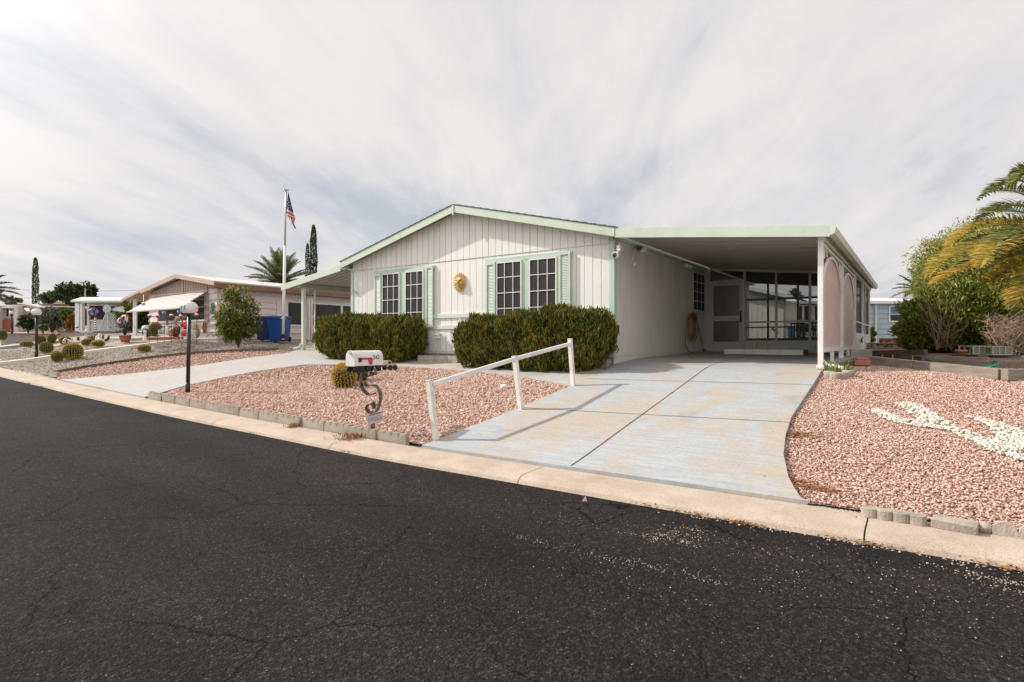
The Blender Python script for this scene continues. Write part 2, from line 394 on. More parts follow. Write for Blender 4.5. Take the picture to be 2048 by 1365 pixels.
def asphalt():
    m, nt, b, N, L = nodes('worn asphalt')
    tc = N('ShaderNodeTexCoord')
    n1 = N('ShaderNodeTexNoise', i_Scale=.45, i_Detail=6.0, i_Roughness=.6); L(tc.outputs['Object'], n1.inputs['Vector'])
    r1 = ramp(N, [(.3, (.0165, .0138, .0131)), (.55, (.0235, .0198, .019)), (.75, (.034, .0288, .0275))]); L(n1.outputs['Fac'], r1.inputs[0])
    # wheel-polished bands along the street
    mp = N('ShaderNodeMapping'); mp.inputs['Scale'].default_value = (.08, .9, 1); L(tc.outputs['Object'], mp.inputs['Vector'])
    n2 = N('ShaderNodeTexNoise', i_Scale=1.0, i_Detail=4.0); L(mp.outputs[0], n2.inputs['Vector'])
    r2 = ramp(N, [(.35, .72), (.7, 1.4)]); L(n2.outputs['Fac'], r2.inputs[0])
    mu = N('ShaderNodeMix', data_type='RGBA', blend_type='MULTIPLY'); mu.inputs[0].default_value = 1; L(r1.outputs[0], mu.inputs[6]); L(r2.outputs[0], mu.inputs[7])
    # pale aggregate
    v = N('ShaderNodeTexVoronoi', i_Scale=95.0); L(tc.outputs['Object'], v.inputs['Vector'])
    sc = N('ShaderNodeSeparateColor'); L(v.outputs['Color'], sc.inputs[0])
    n3 = N('ShaderNodeTexNoise', i_Scale=.7, i_Detail=5.0, i_Roughness=.65); L(tc.outputs['Object'], n3.inputs['Vector'])
    a = N('ShaderNodeMath', operation='MULTIPLY_ADD'); L(n3.outputs['Fac'], a.inputs[0]); a.inputs[1].default_value = .16; L(sc.outputs[0], a.inputs[2])
    r3 = ramp(N, [(.985, 0.0), (1.0, 1.0)]); a2 = N('ShaderNodeMath', operation='SUBTRACT'); L(a.outputs[0], a2.inputs[0]); a2.inputs[1].default_value = .06
    L(a2.outputs[0], r3.inputs[0])
    dd = ramp(N, [(.25, 1.0), (.55, 0.0)]); L(v.outputs['Distance'], dd.inputs[0])
    f = N('ShaderNodeMath', operation='MULTIPLY'); L(r3.outputs[0], f.inputs[0]); L(dd.outputs[0], f.inputs[1])
    mx = N('ShaderNodeMix', data_type='RGBA'); L(f.outputs[0], mx.inputs[0]); L(mu.outputs[2], mx.inputs[6]); mx.inputs[7].default_value = (.15, .125, .105, 1)
    # every stone of the mix has its own tone
    vg = N('ShaderNodeTexVoronoi', i_Scale=62.0); L(tc.outputs['Object'], vg.inputs['Vector'])
    sg = N('ShaderNodeSeparateColor'); L(vg.outputs['Color'], sg.inputs[0]); rg = ramp(N, [(0.0, .5), (.7, 1.05), (1.0, 2.1)]); L(sg.outputs[1], rg.inputs[0])
    mg = N('ShaderNodeMix', data_type='RGBA', blend_type='MULTIPLY'); mg.inputs[0].default_value = 1; L(mx.outputs[2], mg.inputs[6]); L(rg.outputs[0], mg.inputs[7]); mx = mg
    # cracks: edges of large warped cells, broken up by noise
    n4 = N('ShaderNodeTexNoise', i_Scale=1.4, i_Detail=6.0, i_Roughness=.65); L(tc.outputs['Object'], n4.inputs['Vector'])
    wv = N('ShaderNodeMix', data_type='RGBA', blend_type='LINEAR_LIGHT'); wv.inputs[0].default_value = .22; L(tc.outputs['Object'], wv.inputs[6]); L(n4.outputs['Color'], wv.inputs[7])
    ce = N('ShaderNodeTexVoronoi', feature='DISTANCE_TO_EDGE', i_Scale=.8); L(wv.outputs[2], ce.inputs['Vector'])
    n5 = N('ShaderNodeTexNoise', i_Scale=.55, i_Detail=2.0); L(tc.outputs['Object'], n5.inputs['Vector'])
    wd = ramp(N, [(.36, .0006), (.62, .0065)]); L(n5.outputs['Fac'], wd.inputs[0])
    lt = N('ShaderNodeMath', operation='LESS_THAN'); L(ce.outputs['Distance'], lt.inputs[0]); L(wd.outputs[0], lt.inputs[1])
    m2 = N('ShaderNodeMix', data_type='RGBA'); L(lt.outputs[0], m2.inputs[0]); L(mx.outputs[2], m2.inputs[6]); m2.inputs[7].default_value = (.003, .0027, .0028, 1)
    # dusty patches
    n6 = N('ShaderNodeTexNoise', i_Scale=1.1, i_Detail=9.0, i_Roughness=.75); L(mp.outputs[0], n6.inputs['Vector'])
    r6 = ramp(N, [(.62, 0.0), (.8, .22)]); L(n6.outputs['Fac'], r6.inputs[0])
    m3 = N('ShaderNodeMix', data_type='RGBA'); L(r6.outputs[0], m3.inputs[0]); L(m2.outputs[2], m3.inputs[6]); m3.inputs[7].default_value = (.075, .062, .052, 1)
    L(m3.outputs[2], b.inputs['Base Color']); b.inputs['Roughness'].default_value = .9; b.inputs['Specular IOR Level'].default_value = .14
    v2 = N('ShaderNodeTexVoronoi', i_Scale=70.0); L(tc.outputs['Object'], v2.inputs['Vector'])
    n7 = N('ShaderNodeTexNoise', i_Scale=160.0, i_Detail=3.0); L(tc.outputs['Object'], n7.inputs['Vector'])
    s = N('ShaderNodeMath', operation='SUBTRACT'); L(n7.outputs['Fac'], s.inputs[0]); L(v2.outputs['Distance'], s.inputs[1])
    s2 = N('ShaderNodeMath', operation='MULTIPLY_ADD'); L(lt.outputs[0], s2.inputs[0]); s2.inputs[1].default_value = -1.2; L(s.outputs[0], s2.inputs[2])
    bp = N('ShaderNodeBump', i_Strength=.95, i_Distance=.016); L(s2.outputs[0], bp.inputs['Height']); L(bp.outputs[0], b.inputs['Normal'])
    return m
def worn_concrete(name, rotate, c_paint=(.47, .475, .47), c_tan=(.50, .385, .265), amt=.5):
    m, nt, b, N, L = nodes(name)
    tc = N('ShaderNodeTexCoord')
    mp = N('ShaderNodeMapping'); mp.inputs['Scale'].default_value = (1.0, .45, 1); mp.inputs['Rotation'].default_value = (0, 0, rotate); L(tc.outputs['Object'], mp.inputs['Vector'])
    n1 = N('ShaderNodeTexNoise', i_Scale=1.15, i_Detail=9.0, i_Roughness=.68); L(mp.outputs[0], n1.inputs['Vector'])
    n1.inputs['Distortion'].default_value = .6
    r1 = ramp(N, [(amt, 0.0), (amt + .12, .85)]); L(n1.outputs['Fac'], r1.inputs[0])
    mp2 = N('ShaderNodeMapping'); mp2.inputs['Scale'].default_value = (1, 14, 1); mp2.inputs['Rotation'].default_value = (0, 0, rotate + .12); L(tc.outputs['Object'], mp2.inputs['Vector'])
    n2 = N('ShaderNodeTexNoise', i_Scale=2.2, i_Detail=5.0, i_Roughness=.7); L(mp2.outputs[0], n2.inputs['Vector'])
    r2 = ramp(N, [(.25, (c_paint[0] * .74, c_paint[1] * .78, c_paint[2] * .84)), (.5, c_paint), (.75, tuple(min(.62, k * 1.2) for k in c_paint))]); L(n2.outputs['Fac'], r2.inputs[0])
    n2b = N('ShaderNodeTexNoise', i_Scale=2.6, i_Detail=6.0); L(mp2.outputs[0], n2b.inputs['Vector'])
    ad = N('ShaderNodeMath', operation='MULTIPLY'); L(r1.outputs[0], ad.inputs[0])
    r2b = ramp(N, [(.36, .25), (.6, 1.0)]); L(n2b.outputs['Fac'], r2b.inputs[0]); L(r2b.outputs[0], ad.inputs[1])
    mx = N('ShaderNodeMix', data_type='RGBA'); L(ad.outputs[0], mx.inputs[0]); L(r2.outputs[0], mx.inputs[6]); mx.inputs[7].default_value = rgba(c_tan)
    n3 = N('ShaderNodeTexNoise', i_Scale=28.0, i_Detail=4.0); L(tc.outputs['Object'], n3.inputs['Vector'])
    r3 = ramp(N, [(.3, .9), (.7, 1.06)]); L(n3.outputs['Fac'], r3.inputs[0])
    mu = N('ShaderNodeMix', data_type='RGBA', blend_type='MULTIPLY'); mu.inputs[0].default_value = 1; L(mx.outputs[2], mu.inputs[6]); L(r3.outputs[0], mu.inputs[7])
    n4 = N('ShaderNodeTexNoise', i_Scale=.8, i_Detail=7.0, i_Roughness=.7); L(tc.outputs['Object'], n4.inputs['Vector'])
    r4 = ramp(N, [(.58, 1.0), (.72, .72)]); L(n4.outputs['Fac'], r4.inputs[0])
    mu2 = N('ShaderNodeMix', data_type='RGBA', blend_type='MULTIPLY'); mu2.inputs[0].default_value = 1; L(mu.outputs[2], mu2.inputs[6]); L(r4.outputs[0], mu2.inputs[7])
    L(mu2.outputs[2], b.inputs['Base Color']); b.inputs['Roughness'].default_value = .8; b.inputs['Specular IOR Level'].default_value = .3
    bp = N('ShaderNodeBump', i_Strength=.25, i_Distance=.01); L(n2.outputs['Fac'], bp.inputs['Height']); L(bp.outputs[0], b.inputs['Normal'])
    return m
m_asph = asphalt()
m_drive = worn_concrete('worn blue grey concrete', 0.0, (.34, .352, .358), (.40, .305, .21), amt=.47)
m_drive2 = worn_concrete('worn pale concrete', .1, (.365, .36, .345), (.40, .31, .225), .46)
m_curb = M_('exposed kerb concrete', (.47, .385, .30), (.40, .32, .245), 2.5, .9, .45, 130, dirt=(.31, .235, .165), dscale=1.6, speck=.28, sscale=90)

# ================================================================== ground, road, drives
def grid(name, xs, ys, zf, mat):
    X, Y = np.meshgrid(xs, ys); Z = zf(X, Y); n = len(xs); k = len(ys)
    V = np.stack([X, Y, Z], -1).reshape(-1, 3)
    i = np.arange(k - 1)[:, None] * n + np.arange(n - 1)[None]
    Fc = np.stack([i, i + 1, i + n + 1, i + n], -1).reshape(-1, 4)
    return np_mesh(name, V, Fc, mat, smooth=True)
gx = np.concatenate([np.linspace(-400, -60, 18), np.arange(-59, 12, .5), np.linspace(13, 300, 16)])
gy = np.concatenate([np.linspace(-200, -8, 8), np.arange(-7, 26, .5), np.linspace(27, 500, 24)])
def zbase(X, Y):
    z = hgt(X, np.maximum(Y, 4.0)) - .05
    return np.where(Y < 5.35, z - .08, z)
tag(grid('ground', gx, gy, zbase, m_greybed), kind='structure')
rx = np.arange(-120, 40, .5); ry = np.array([-6, -4, -2, -1, 0, 1, 2, 3, 3.6, 4.2, 4.6, 4.86])
tag(grid('road', rx, ry, lambda X, Y: np.interp(-X, *RR) - .012 * np.abs(Y - 2) * 0, m_asph), kind='structure')
# kerb in cast lengths with open joints
JX = at_y(1733, 1060, 5.1).x
kerb = MB(); prof = [(4.80, -.10), (4.845, -.01), (4.87, .035), (4.92, .066), (5.02, .078), (5.37, .088), (5.37, -.1)]
x0 = JX - 3.05 * 26
while x0 < 28:
    a, bq = x0 + .006, x0 + 3.05 - .006
    xs = np.linspace(a, bq, 5); base = len(kerb.v)
    vs = [(x, y + .012 * math.sin(x * 1.3) * (y < 5), z + float(np.interp(-x, *RR))) for x in xs for y, z in prof]
    n = len(prof)
    fs = [(i * n + k, i * n + (k + 1) % n, (i + 1) * n + (k + 1) % n, (i + 1) * n + k) for i in range(4) for k in range(n)]
    fs += [tuple(range(n)), tuple(4 * n + k for k in range(n))]
    kerb.add(vs, fs); x0 += 3.05
tag(kerb.build('kerb', m_curb), kind='structure')

DR = [G(u, v) for u, v in ((1645, 742), (1636, 757), (1610, 797), (1583, 838), (1571, 876), (1567, 915), (1577, 962), (1600, 1003), (1612, 1019))]
DR = [(p.x, p.y) for p in DR]; DR[-1] = (DR[-1][0], 5.375)
XL = -5.13
drive_poly = [(XL - .1, 5.375), (XL, 7.4), (XL, 10.4), (-5.30, 11.2), (-5.28, 23.3), (-1.15, 23.3), (-1.2, 11.7)] + DR
tag(drape('driveway', drive_poly, .03, m_drive, thick=.12), kind='structure')
def pxy(*pts): return [(lambda p: (p.x, p.y))(G(u, v)) for u, v in pts]
LR = pxy((284, 798.5), (376, 771.8), (450, 756.5), (523, 742.7), (575, 735.5), (615, 730.5))
LL = pxy((116, 762.5), (246, 751), (376, 735.9), (513, 715.4), (575, 707.5))
LR[0] = (LR[0][0], 5.375); LL[0] = (LL[0][0], 5.375)
left_poly = LR + [(-14.0, 10.75), (-13.85, 22), (-16.7, 22), (-16.4, 11.4)] + LL[::-1]
tag(drape('driveway', left_poly, .022, m_drive2, thick=.1), kind='structure')
WK = pxy((615, 730.5), (720, 731.2), (800, 734.6), (890, 740), (990, 749), (1060, 758), (1140, 774))
walk_poly = WK + [(XL - .004, WK[-1][1] + .12), (XL - .004, 10.5), (-5.3, 10.75), (-14.05, 10.75)]
tag(drape('path', walk_poly, .02, m_drive2, thick=.08), kind='structure')
lawn_poly = [(LR[0][0] + .1, 5.52)] + LR[1:] + WK[1:] + [(XL - .01, WK[-1][1]), (XL - .01, 7.4), (XL - .11, 5.5)]
tag(drape('ground', lawn_poly, -.01, m_pinkbed), kind='structure')
EDGE = pxy((105, 749), (170, 737.5), (239, 727), (315, 716.5), (393, 708.5), (496, 703.4), (556, 701.5))
strip_poly = EDGE + [(-16.5, 11.6)] + LL[::-1]
tag(drape('ground', strip_poly, -.005, m_pinkbed), kind='structure')
yard_poly = [(-1.2, 11.7), (-1.2, 16), (3, 15), (11, 14), (11, 5.5), (DR[-1][0] + .05, 5.5)] + DR[::-1][1:]
tag(drape('ground', yard_poly, -.03, m_pinkbed), kind='structure')
# joints cut in the drives: narrow dark seams of old filler
m_seam = M_('joint filler', (.045, .04, .035), (.09, .075, .06), 20, .9)
def seam(pts, w, off):
    for a, b in zip(pts, pts[1:]):
        a = Vector((a[0], a[1], 0)); b = Vector((b[0], b[1], 0)); t = (b - a).normalized(); s = Vector((-t.y, t.x, 0)) * w / 2
        yield [a - s, b - s, b + s, a + s]
A0, A1 = G(1412, 740), G(1131, 947)
for k, (pts, w) in enumerate(([((A0.x), A0.y), (A1.x, 5.4)], .022), ) if False else enumerate([([(A0.x, A0.y), (A1.x, 5.4)], .016), ([(A0.x, A0.y), (A0.x + .05, 17.4)], .012), ([(XL, 7.45), (DR[4][0] + .02, 7.75)], .012), ([(XL, 9.72), (DR[1][0], 9.95)], .012)]):
    for q in seam(pts, w, .034): tag(drape('driveway_joint', q, .034, m_seam), kind='structure')
# stones
SAG = [pxy(*p) for p in (
    [(1793, 806), (1818, 805), (1848, 814), (1890, 838), (1918, 854), (1973, 876), (2010, 884), (2060, 893), (2110, 905), (2110, 945), (2048, 924), (2010, 912), (1975, 898), (1940, 880), (1896, 862), (1850, 851), (1829, 833)],
    [(1733, 816), (1757, 818), (1800, 834), (1830, 840), (1850, 852), (1893, 858), (1866, 856), (1830, 852), (1778, 841), (1742, 826)],
    [(1934, 832), (1960, 833), (1995, 843), (2048, 862), (2110, 880), (2110, 896), (2030, 892), (1985, 881), (1991, 866), (1975, 850)])]
stones('gravel', lawn_poly, 2500, (.013, .031), m_pink, label='loose pink gravel of the front bed', cat='gravel', dmax=13.5)
stones('gravel', lawn_poly, 420, (.035, .055), m_pink, label='pink gravel at the back of the front bed', cat='gravel', dmax=20)
stones('gravel', strip_poly, 330, (.035, .055), m_pink, label='pink gravel strip beside the left driveway', cat='gravel')
stones('gravel', yard_poly, 2700, (.012, .03), m_pink, off=-.02, excl=SAG, label='pink gravel of the right yard', cat='gravel', dmax=12.5)
o = None
for k, pl in enumerate(SAG):
    stones('white_stones', pl, 1900, (.02, .042), m_whitestone, off=-.006, label='white stones laid as a branching cactus figure in the pink gravel', cat='stones')
neigh = EDGE[::-1] + pxy((2, 733)) + pxy((0, 700), (120, 692), (260, 690), (446, 678), (560, 681))
stones('gravel', neigh, 420, (.03, .055), m_grey, off=-.05, label='grey gravel of the neighbouring yard', cat='gravel')
bed = [(-14.9, 10.75), (-5.5, 10.65), (-5.35, 11.2), (-14.9, 11.2)]
stones('white_stones', bed, 120, (.03, .06), m_whitestone, off=-.04, label='small white stones under the clipped hedges', cat='stones')
# road grit and leaf litter along the kerb
m_grit = ISL('pale grit', [(.22, .18, .145), (.34, .28, .225), (.46, .39, .32)], .9)
def grit(px, n, sx, sy, size, label):
    Q = []
    for u, v in px:
        p = G(u, v); Q.append(RNG.normal(size=(n, 2)) * np.array([sx, sy]) * RNG.uniform(.3, 1.2, (n, 1)) + np.array([p.x, p.y]))
    Q = np.concatenate(Q); Q = Q[Q[:, 1] < 4.83]
    stones('gravel', None, 0, size, m_grit, pts=Q, label=label, cat='grit')
grit([(1330, 1072), (1350, 1068), (1310, 1078), (1385, 1060), (1370, 1085)], 55, .12, .05, (.004, .013), 'dense patch of pale grit on the asphalt below the driveway')
grit([(1048, 1075), (1090, 1090), (1150, 1105), (1200, 1115), (1260, 1125), (1310, 1135), (1370, 1150), (1420, 1165)], 42, .2, .05, (.003, .010), 'long pale streak of grit on the asphalt')
grit([(1100, 1040), (1250, 1060), (1460, 1090), (1560, 1110), (1650, 1100), (1750, 1130), (1500, 1160), (1650, 1170), (1850, 1170), (1300, 1180), (1950, 1210), (1800, 1230)], 40, .5, .22, (.003, .011), 'thinly scattered pale grit on the asphalt')
grit([(1990, 1165), (2030, 1185), (1950, 1150), (2045, 1170)], 55, .13, .05, (.004, .014), 'pale grit gathered near the kerb at the right edge')
grit([(1420, 1042), (1520, 1058), (1690, 1086), (1780, 1102), (1900, 1122), (2000, 1142)], 22, .22, .03, (.008, .026), 'loose pebbles lying along the kerb foot')
grit([(300, 905), (600, 900), (900, 990), (700, 1050), (400, 1000), (1000, 1180), (500, 1200), (800, 1250), (1500, 1280), (1800, 1300), (1200, 1300)], 25, 1.1, .6, (.003, .008), 'sparse small stones over the road')
def litter(px, n, spread, label):
    C = []
    for u, v in px:
        p = G(u, v); q = RNG.normal(size=(n, 3)) * np.array([spread * 2.2, spread * .45, .006]) + np.array(p) + np.array([0, 0, .012]); q[:, 2] = np.maximum(q[:, 2], p.z + .002); C.append(q)
    C = np.concatenate(C); A = unit(RNG.normal(size=C.shape) * np.array([1, 1, .45])); B = unit(np.cross(A, RNG.normal(size=C.shape)))
    tag(leafmesh('leaf_litter', C, A, B, RNG.uniform(.015, .05, len(C)), .011, m_dryleaf), label, 'leaf litter', kind='stuff')
litter([(1165, 985), (1290, 1012), (1380, 1028), (1425, 1037), (1490, 1049), (1500, 1052), (1690, 1083), (1715, 1086), (1737, 1091), (1770, 1096), (1935, 1118), (1990, 1134), (2030, 1143)], 45, .045, 'brown leaf litter caught along the kerb foot')
litter([(1735, 1072), (1733, 1060), (1731, 1045)], 26, .014, 'brown leaf litter lying in the kerb joint')
litter([(273, 822), (505, 867), (520, 868), (835, 924), (690, 905), (60, 768), (85, 774)], 30, .05, 'brown leaf litter along the far kerb foot')
litter([(1590, 965), (1610, 975), (1652, 984), (1595, 872), (1600, 868)], 130, .06, 'dry brown weeds in the gravel beside the driveway')
# ================================================================== the house
def wp(mb, name, mat, parent=None, smooth=False, bevel=0.0, label=None):   # part given in world coordinates
    o = mb.build(name, mat, parent, smooth, bevel, label)
    if parent is not None and parent.type == 'EMPTY': o.location = -parent.location
    return o
def wset(o, parent):
    if parent is not None and parent.type == 'EMPTY': o.location = -parent.location
    return o
m_mintl = M_('pale mint trim', (.60, .64, .545), (.54, .59, .49), 2, .55, .12, 60, dirt=(.48, .48, .4), dscale=2)
HX0, HX1, HY0, HY1 = -13.82, -5.30, 11.24, 23.2
RX, RZ, EZ = -9.56, 4.93, 3.85
def roofz(x): return RZ - (RZ - EZ) / 4.41 * abs(x - RX)
house = thing('mobile_home', 'wide low white mobile home with mint green trim and shutters behind clipped hedges', 'house', (RX, HY0, 1.0))
w = MB(); w.box(HX0 + .02, HX1 - .02, 11.262, 11.30, 1.0, 3.5)
x = HX0 + .09; k = 0
nb = 41; bw = (HX1 - HX0 - .18) / nb
up = MB()
for i in range(nb):
    a, b = x + i * bw, x + (i + 1) * bw - (.012 if (i % 6) else .016)
    w.box(a, b, 11.24, 11.262, 1.2, 3.566)
    za, zb = roofz(a) - .1, roofz(b) - .1
    if a < RX < b: up.prism([(a, 11.225, 3.578), (b, 11.225, 3.578), (b, 11.225, zb), (RX, 11.225, RZ - .1), (a, 11.225, za)], (0, .02, 0))
    else: up.prism([(a, 11.225, 3.578), (b, 11.225, 3.578), (b, 11.225, zb), (a, 11.225, za)], (0, .02, 0))
wp(w, 'front_wall', m_cream, house)
up.prism([(HX0 + .03, 11.25, 3.4), (HX1 - .03, 11.25, 3.4), (HX1 - .03, 11.25, roofz(HX1) - .11), (RX, 11.25, RZ - .11), (HX0 + .03, 11.25, roofz(HX0) - .11)], (0, .04, 0))
wp(up, 'gable', m_cream, house)
sw = MB(); y = HY0 + .1; k = 0
while y < HY1:
    sw.box(HX1 - .022, HX1, y, min(HY1, y + .1 - .007 - (.004 if k % 12 == 0 else 0)), 1.17, 3.66); y += .1; k += 1
sw.box(HX1 - .06, HX1 - .025, HY0 + .03, HY1, 1.0, 3.66); sw.box(HX1 - .03, HX1 - .012, HY0 + .1, HY1, .7, 1.165)
wp(sw, 'side_wall', m_cream, house)
lw = MB(); y = HY0 + .1
while y < HY1: lw.box(HX0, HX0 + .022, y, y + .195, 1.2, 3.66); y += .203
lw.box(HX0 + .025, HX0 + .06, HY0 + .05, HY1, .8, 3.66); lw.box(HX0 + .06, HX1 - .06, HY1 - .05, HY1, .8, 3.7)
wp(lw, 'side_wall', m_cream, house)
t = MB()
t.box(HX1 - .10, HX1 + .02, HY0 - .022, HY0 + .1, 1.13, 3.63); wp(t, 'corner_trim', m_mintd, house, bevel=.004); t = MB(); t.box(HX0 - .02, HX0 + .09, HY0 - .022, HY0 + .1, 1.17, 3.6)
wp(t, 'corner_trim', m_mintd, house, bevel=.004)
t = MB(); t.box(HX0 + .093, HX1 - .103, 11.208, 11.238, 2.09, 2.20); t.box(HX0 + .093, HX1 - .103, 11.21, 11.238, 1.80, 1.905); t.box(HX0 + .093, HX1 - .103, 11.212, 11.238, 1.17, 1.25)
t.box(RX - .03, RX + .03, 11.216, 11.239, 1.91, 2.08)
wp(t, 'trim_band', m_mintl, house, bevel=.004)
t = MB(); t.box(HX0 + .05, HX1 - .02, 11.25, 11.28, .75, 1.165)
wp(t, 'skirting', m_block, house)
# roof
r = MB(); y0, y1 = 10.94, HY1 + .3
for sg in (-1, 1):
    e = RX + sg * 4.41
    for i in range(20):                        # shingle courses, each lapping the one below
        a, b = i / 20, (i + 1) / 20
        xa, xb = RX + (e - RX) * a, RX + (e - RX) * b
        za, zb = RZ + (EZ - RZ) * a, RZ + (EZ - RZ) * b
        r.prism([(xa, y0 - .015, za - .01), (xb + sg * .015, y0 - .015, zb - .01), (xb + sg * .015, y0 - .015, zb + .016), (xa, y0 - .015, za + .004)], (0, y1 - y0 + .015, 0))
wp(r, 'roof', m_shingle, house)
d = MB()
for sg in (-1, 1):
    e = RX + sg * 4.40
    d.prism([(RX, y0 + .025, RZ - .03), (e, y0 + .025, EZ - .03), (e, y0 + .025, EZ - .07), (RX, y0 + .025, RZ - .07)], (0, y1 - y0 - .03, 0))
wp(d, 'roof_deck', m_mintl, house)
fz = MB()
for sg in (-1, 1):
    e = RX + sg * 4.41; q = RX + sg * .004
    fz.prism([(q, y0, RZ - .012), (e, y0, EZ - .012), (e, y0, EZ - .20), (q, y0, RZ - .20)], (0, .022, 0))
    fz.box(min(e, e - sg * .02), max(e, e - sg * .02), y0 + .023, y1, EZ - .20, EZ - .014)
    fz.box(min(e - sg * .02, HX1 if sg > 0 else HX0), max(e - sg * .02, HX1 if sg > 0 else HX0), y0 + .3, y1, EZ - .199, EZ - .19)
wp(fz, 'fascia', m_mint, house, bevel=.003)
t = MB(); t.box(RX - .022, RX + .022, y0 - .018, y0 - .001, RZ - .27, RZ - .02)
wp(t, 'ridge_block', m_mint, house)
# window groups
def ux(u): return at_y(u, 600, 11.21).x
def sash(x0, x1, z0, z1, y, cols, rows, parent):
    fr = MB(); th = .03; yb = y + .03
    fr.box(x0, x0 + th, y, yb, z0, z1); fr.box(x1 - th, x1, y, yb, z0, z1); fr.box(x0 + th, x1 - th, y, yb, z1 - th, z1); fr.box(x0 + th, x1 - th, y, yb, z0, z0 + th)
    for i in range(1, cols):
        xm = x0 + (x1 - x0) * i / cols; fr.box(xm - .009, xm + .009, y + .004, y + .012, z0 + th, z1 - th)
    for i in range(1, rows):
        zm = z0 + (z1 - z0) * i / rows; fr.box(x0 + th, x1 - th, y + .001, y + .015, zm - .009, zm + .009)
    o = wp(fr, 'window', m_white, parent)
    g = MB(); g.box(x0 + th, x1 - th, y + .016, y + .022, z0 + th, z1 - th)
    g.build('screen', m_glass, o); return o
def shutter(x0, x1, z0, z1, y, parent):
    s = MB(); th = .05
    s.box(x0, x0 + th, y, y + .035, z0, z1); s.box(x1 - th, x1, y, y + .035, z0, z1); s.box(x0 + th, x1 - th, y, y + .035, z1 - .07, z1); s.box(x0 + th, x1 - th, y, y + .035, z0, z0 + .07)
    o = wp(s, 'shutter', m_mint, parent, bevel=.003)
    l = MB(); z = z0 + .07
    while z < z1 - .075:
        l.prism([(x0 + th, y + .012, z), (x0 + th, y + .03, z + .034), (x0 + th, y + .034, z + .034), (x0 + th, y + .018, z)], (x1 - x0 - 2 * th, 0, 0)); z += .036
    l.box(x0 + th, x1 - th, y + .031, y + .034, z0 + .07, z1 - .07)
    l.build('louvres', m_mint, o); return o
WT, WB = 3.40, 1.90
for (g0, s0, s1, a0, a1, b0, b1, t0, t1, g1) in ((970.5, 973, 992, 993.5, 1044, 1059, 1114.3, 1119, 1142, 1144.7), (748.3, 750.5, 763.5, 764.8, 800, 811, 847.8, 853, 867.5, 869.5)):
    X = {k: ux(v) for k, v in zip('g0 s0 s1 a0 a1 b0 b1 t0 t1 g1'.split(), (g0, s0, s1, a0, a1, b0, b1, t0, t1, g1))}
    sr = MB(); y = 11.205
    sr.box(X['g0'], X['g1'], y, 11.239, WT + .005, WT + .105)
    sr.box(X['a1'], X['b0'], y + .004, 11.239, WB - .02, WT + .004)
    sr.box(X['b1'], X['t0'], y + .004, 11.239, WB - .02, WT + .004)
    sr.box(X['s1'], X['a0'], y + .004, 11.239, WB - .02, WT + .004)
    sr.box(X['s1'], X['t0'], y + .002, 11.239, WB - .09, WB - .021)
    wp(sr, 'window_surround', m_mintd, house, bevel=.003)
    sash(X['a0'], X['a1'], WB, WT, 11.18, 3, 4, house); sash(X['b0'], X['b1'], WB, WT, 11.18, 3, 4, house)
    shutter(X['s0'], X['s1'], WB - .05, WT + .02, 11.165, house); shutter(X['t0'], X['t1'], WB - .05, WT + .09, 11.163, house)
# side window under the carport (faces +x)
p0, p1 = at_x(1385, 541, HX1), at_x(1415.5, 628, HX1)
ya, yb, zt, zb = p0.y, p1.y, 2.98 + .0, p1.z
zt = at_x(1385, 543, HX1).z; zb = at_x(1385, 621, HX1).z
s = MB()
for a, b, c, e in ((ya - .08, yb + .08, zt, zt + .09), (ya - .08, yb + .08, zb - .09, zb), (ya - .08, ya, zb, zt), (yb, yb + .08, zb, zt)): s.box(HX1 + .002, HX1 + .025, a, b, c, e)
wp(s, 'window_surround', m_mintd, house)
fr = MB(); xx = HX1 + .03; th = .025
fr.box(HX1 + .002, xx, ya, ya + th, zb, zt); fr.box(HX1 + .002, xx, yb - th, yb, zb, zt); fr.box(HX1 + .002, xx, ya + th, yb - th, zt - th, zt); fr.box(HX1 + .002, xx, ya + th, yb - th, zb, zb + th)
for i in range(1, 4): fr.box(xx - .01, xx - .003, ya + (yb - ya) * i / 4 - .008, ya + (yb - ya) * i / 4 + .008, zb + th, zt - th); fr.box(xx - .012, xx - .004, ya + th, yb - th, zb + (zt - zb) * i / 4 - .008, zb + (zt - zb) * i / 4 + .008)
o = wp(fr, 'window', m_white, house); g = MB(); g.box(HX1 + .004, HX1 + .012, ya + th, yb - th, zb + th, zt - th); g.build('screen', m_glass, o)

# ------------------------------------------------------------------ right carport
CX0, CX1, CY0, CY1 = -5.14, -1.22, 10.95, 23.0
def cz(x): return 3.83 - (x - CX0) * (.40 / 3.92)       # top of sheet
def ribbed(xa, xb, za, zb, y0, y1, pitch=.2, h=.06):
    m = MB(); y = y0; ys = []
    while y < y1: ys += [(y, 0), (y + pitch * .74, 0), (y + pitch * .77, h), (y + pitch * .97, h)]; y += pitch
    ys.append((y, 0))
    vs = []
    for (yy, dz) in ys: vs += [(xa, yy, za + dz), (xb, yy, zb + dz), (xb, yy, zb + dz + .006), (xa, yy, za + dz + .006)]
    fs = []
    for i in range(len(ys) - 1):
        a, b = i * 4, i * 4 + 4
        for k in range(4): fs.append((a + k, a + (k + 1) % 4, b + (k + 1) % 4, b + k))
    fs += [(0, 1, 2, 3), tuple(len(vs) - 4 + k for k in range(4))]
    return m.add(vs, fs)
cp = thing('carport', 'open carport with ribbed metal roof and mint fascia at right of the white house', 'carport', (-3.2, 11, 1.0))
wp(ribbed(CX0 + .02, CX1 - .02, cz(CX0) - .13, cz(CX1) - .13, CY0 + .03, CY1), 'roof_sheet', m_ceil, cp)
f = MB(); y = CY0 + .03
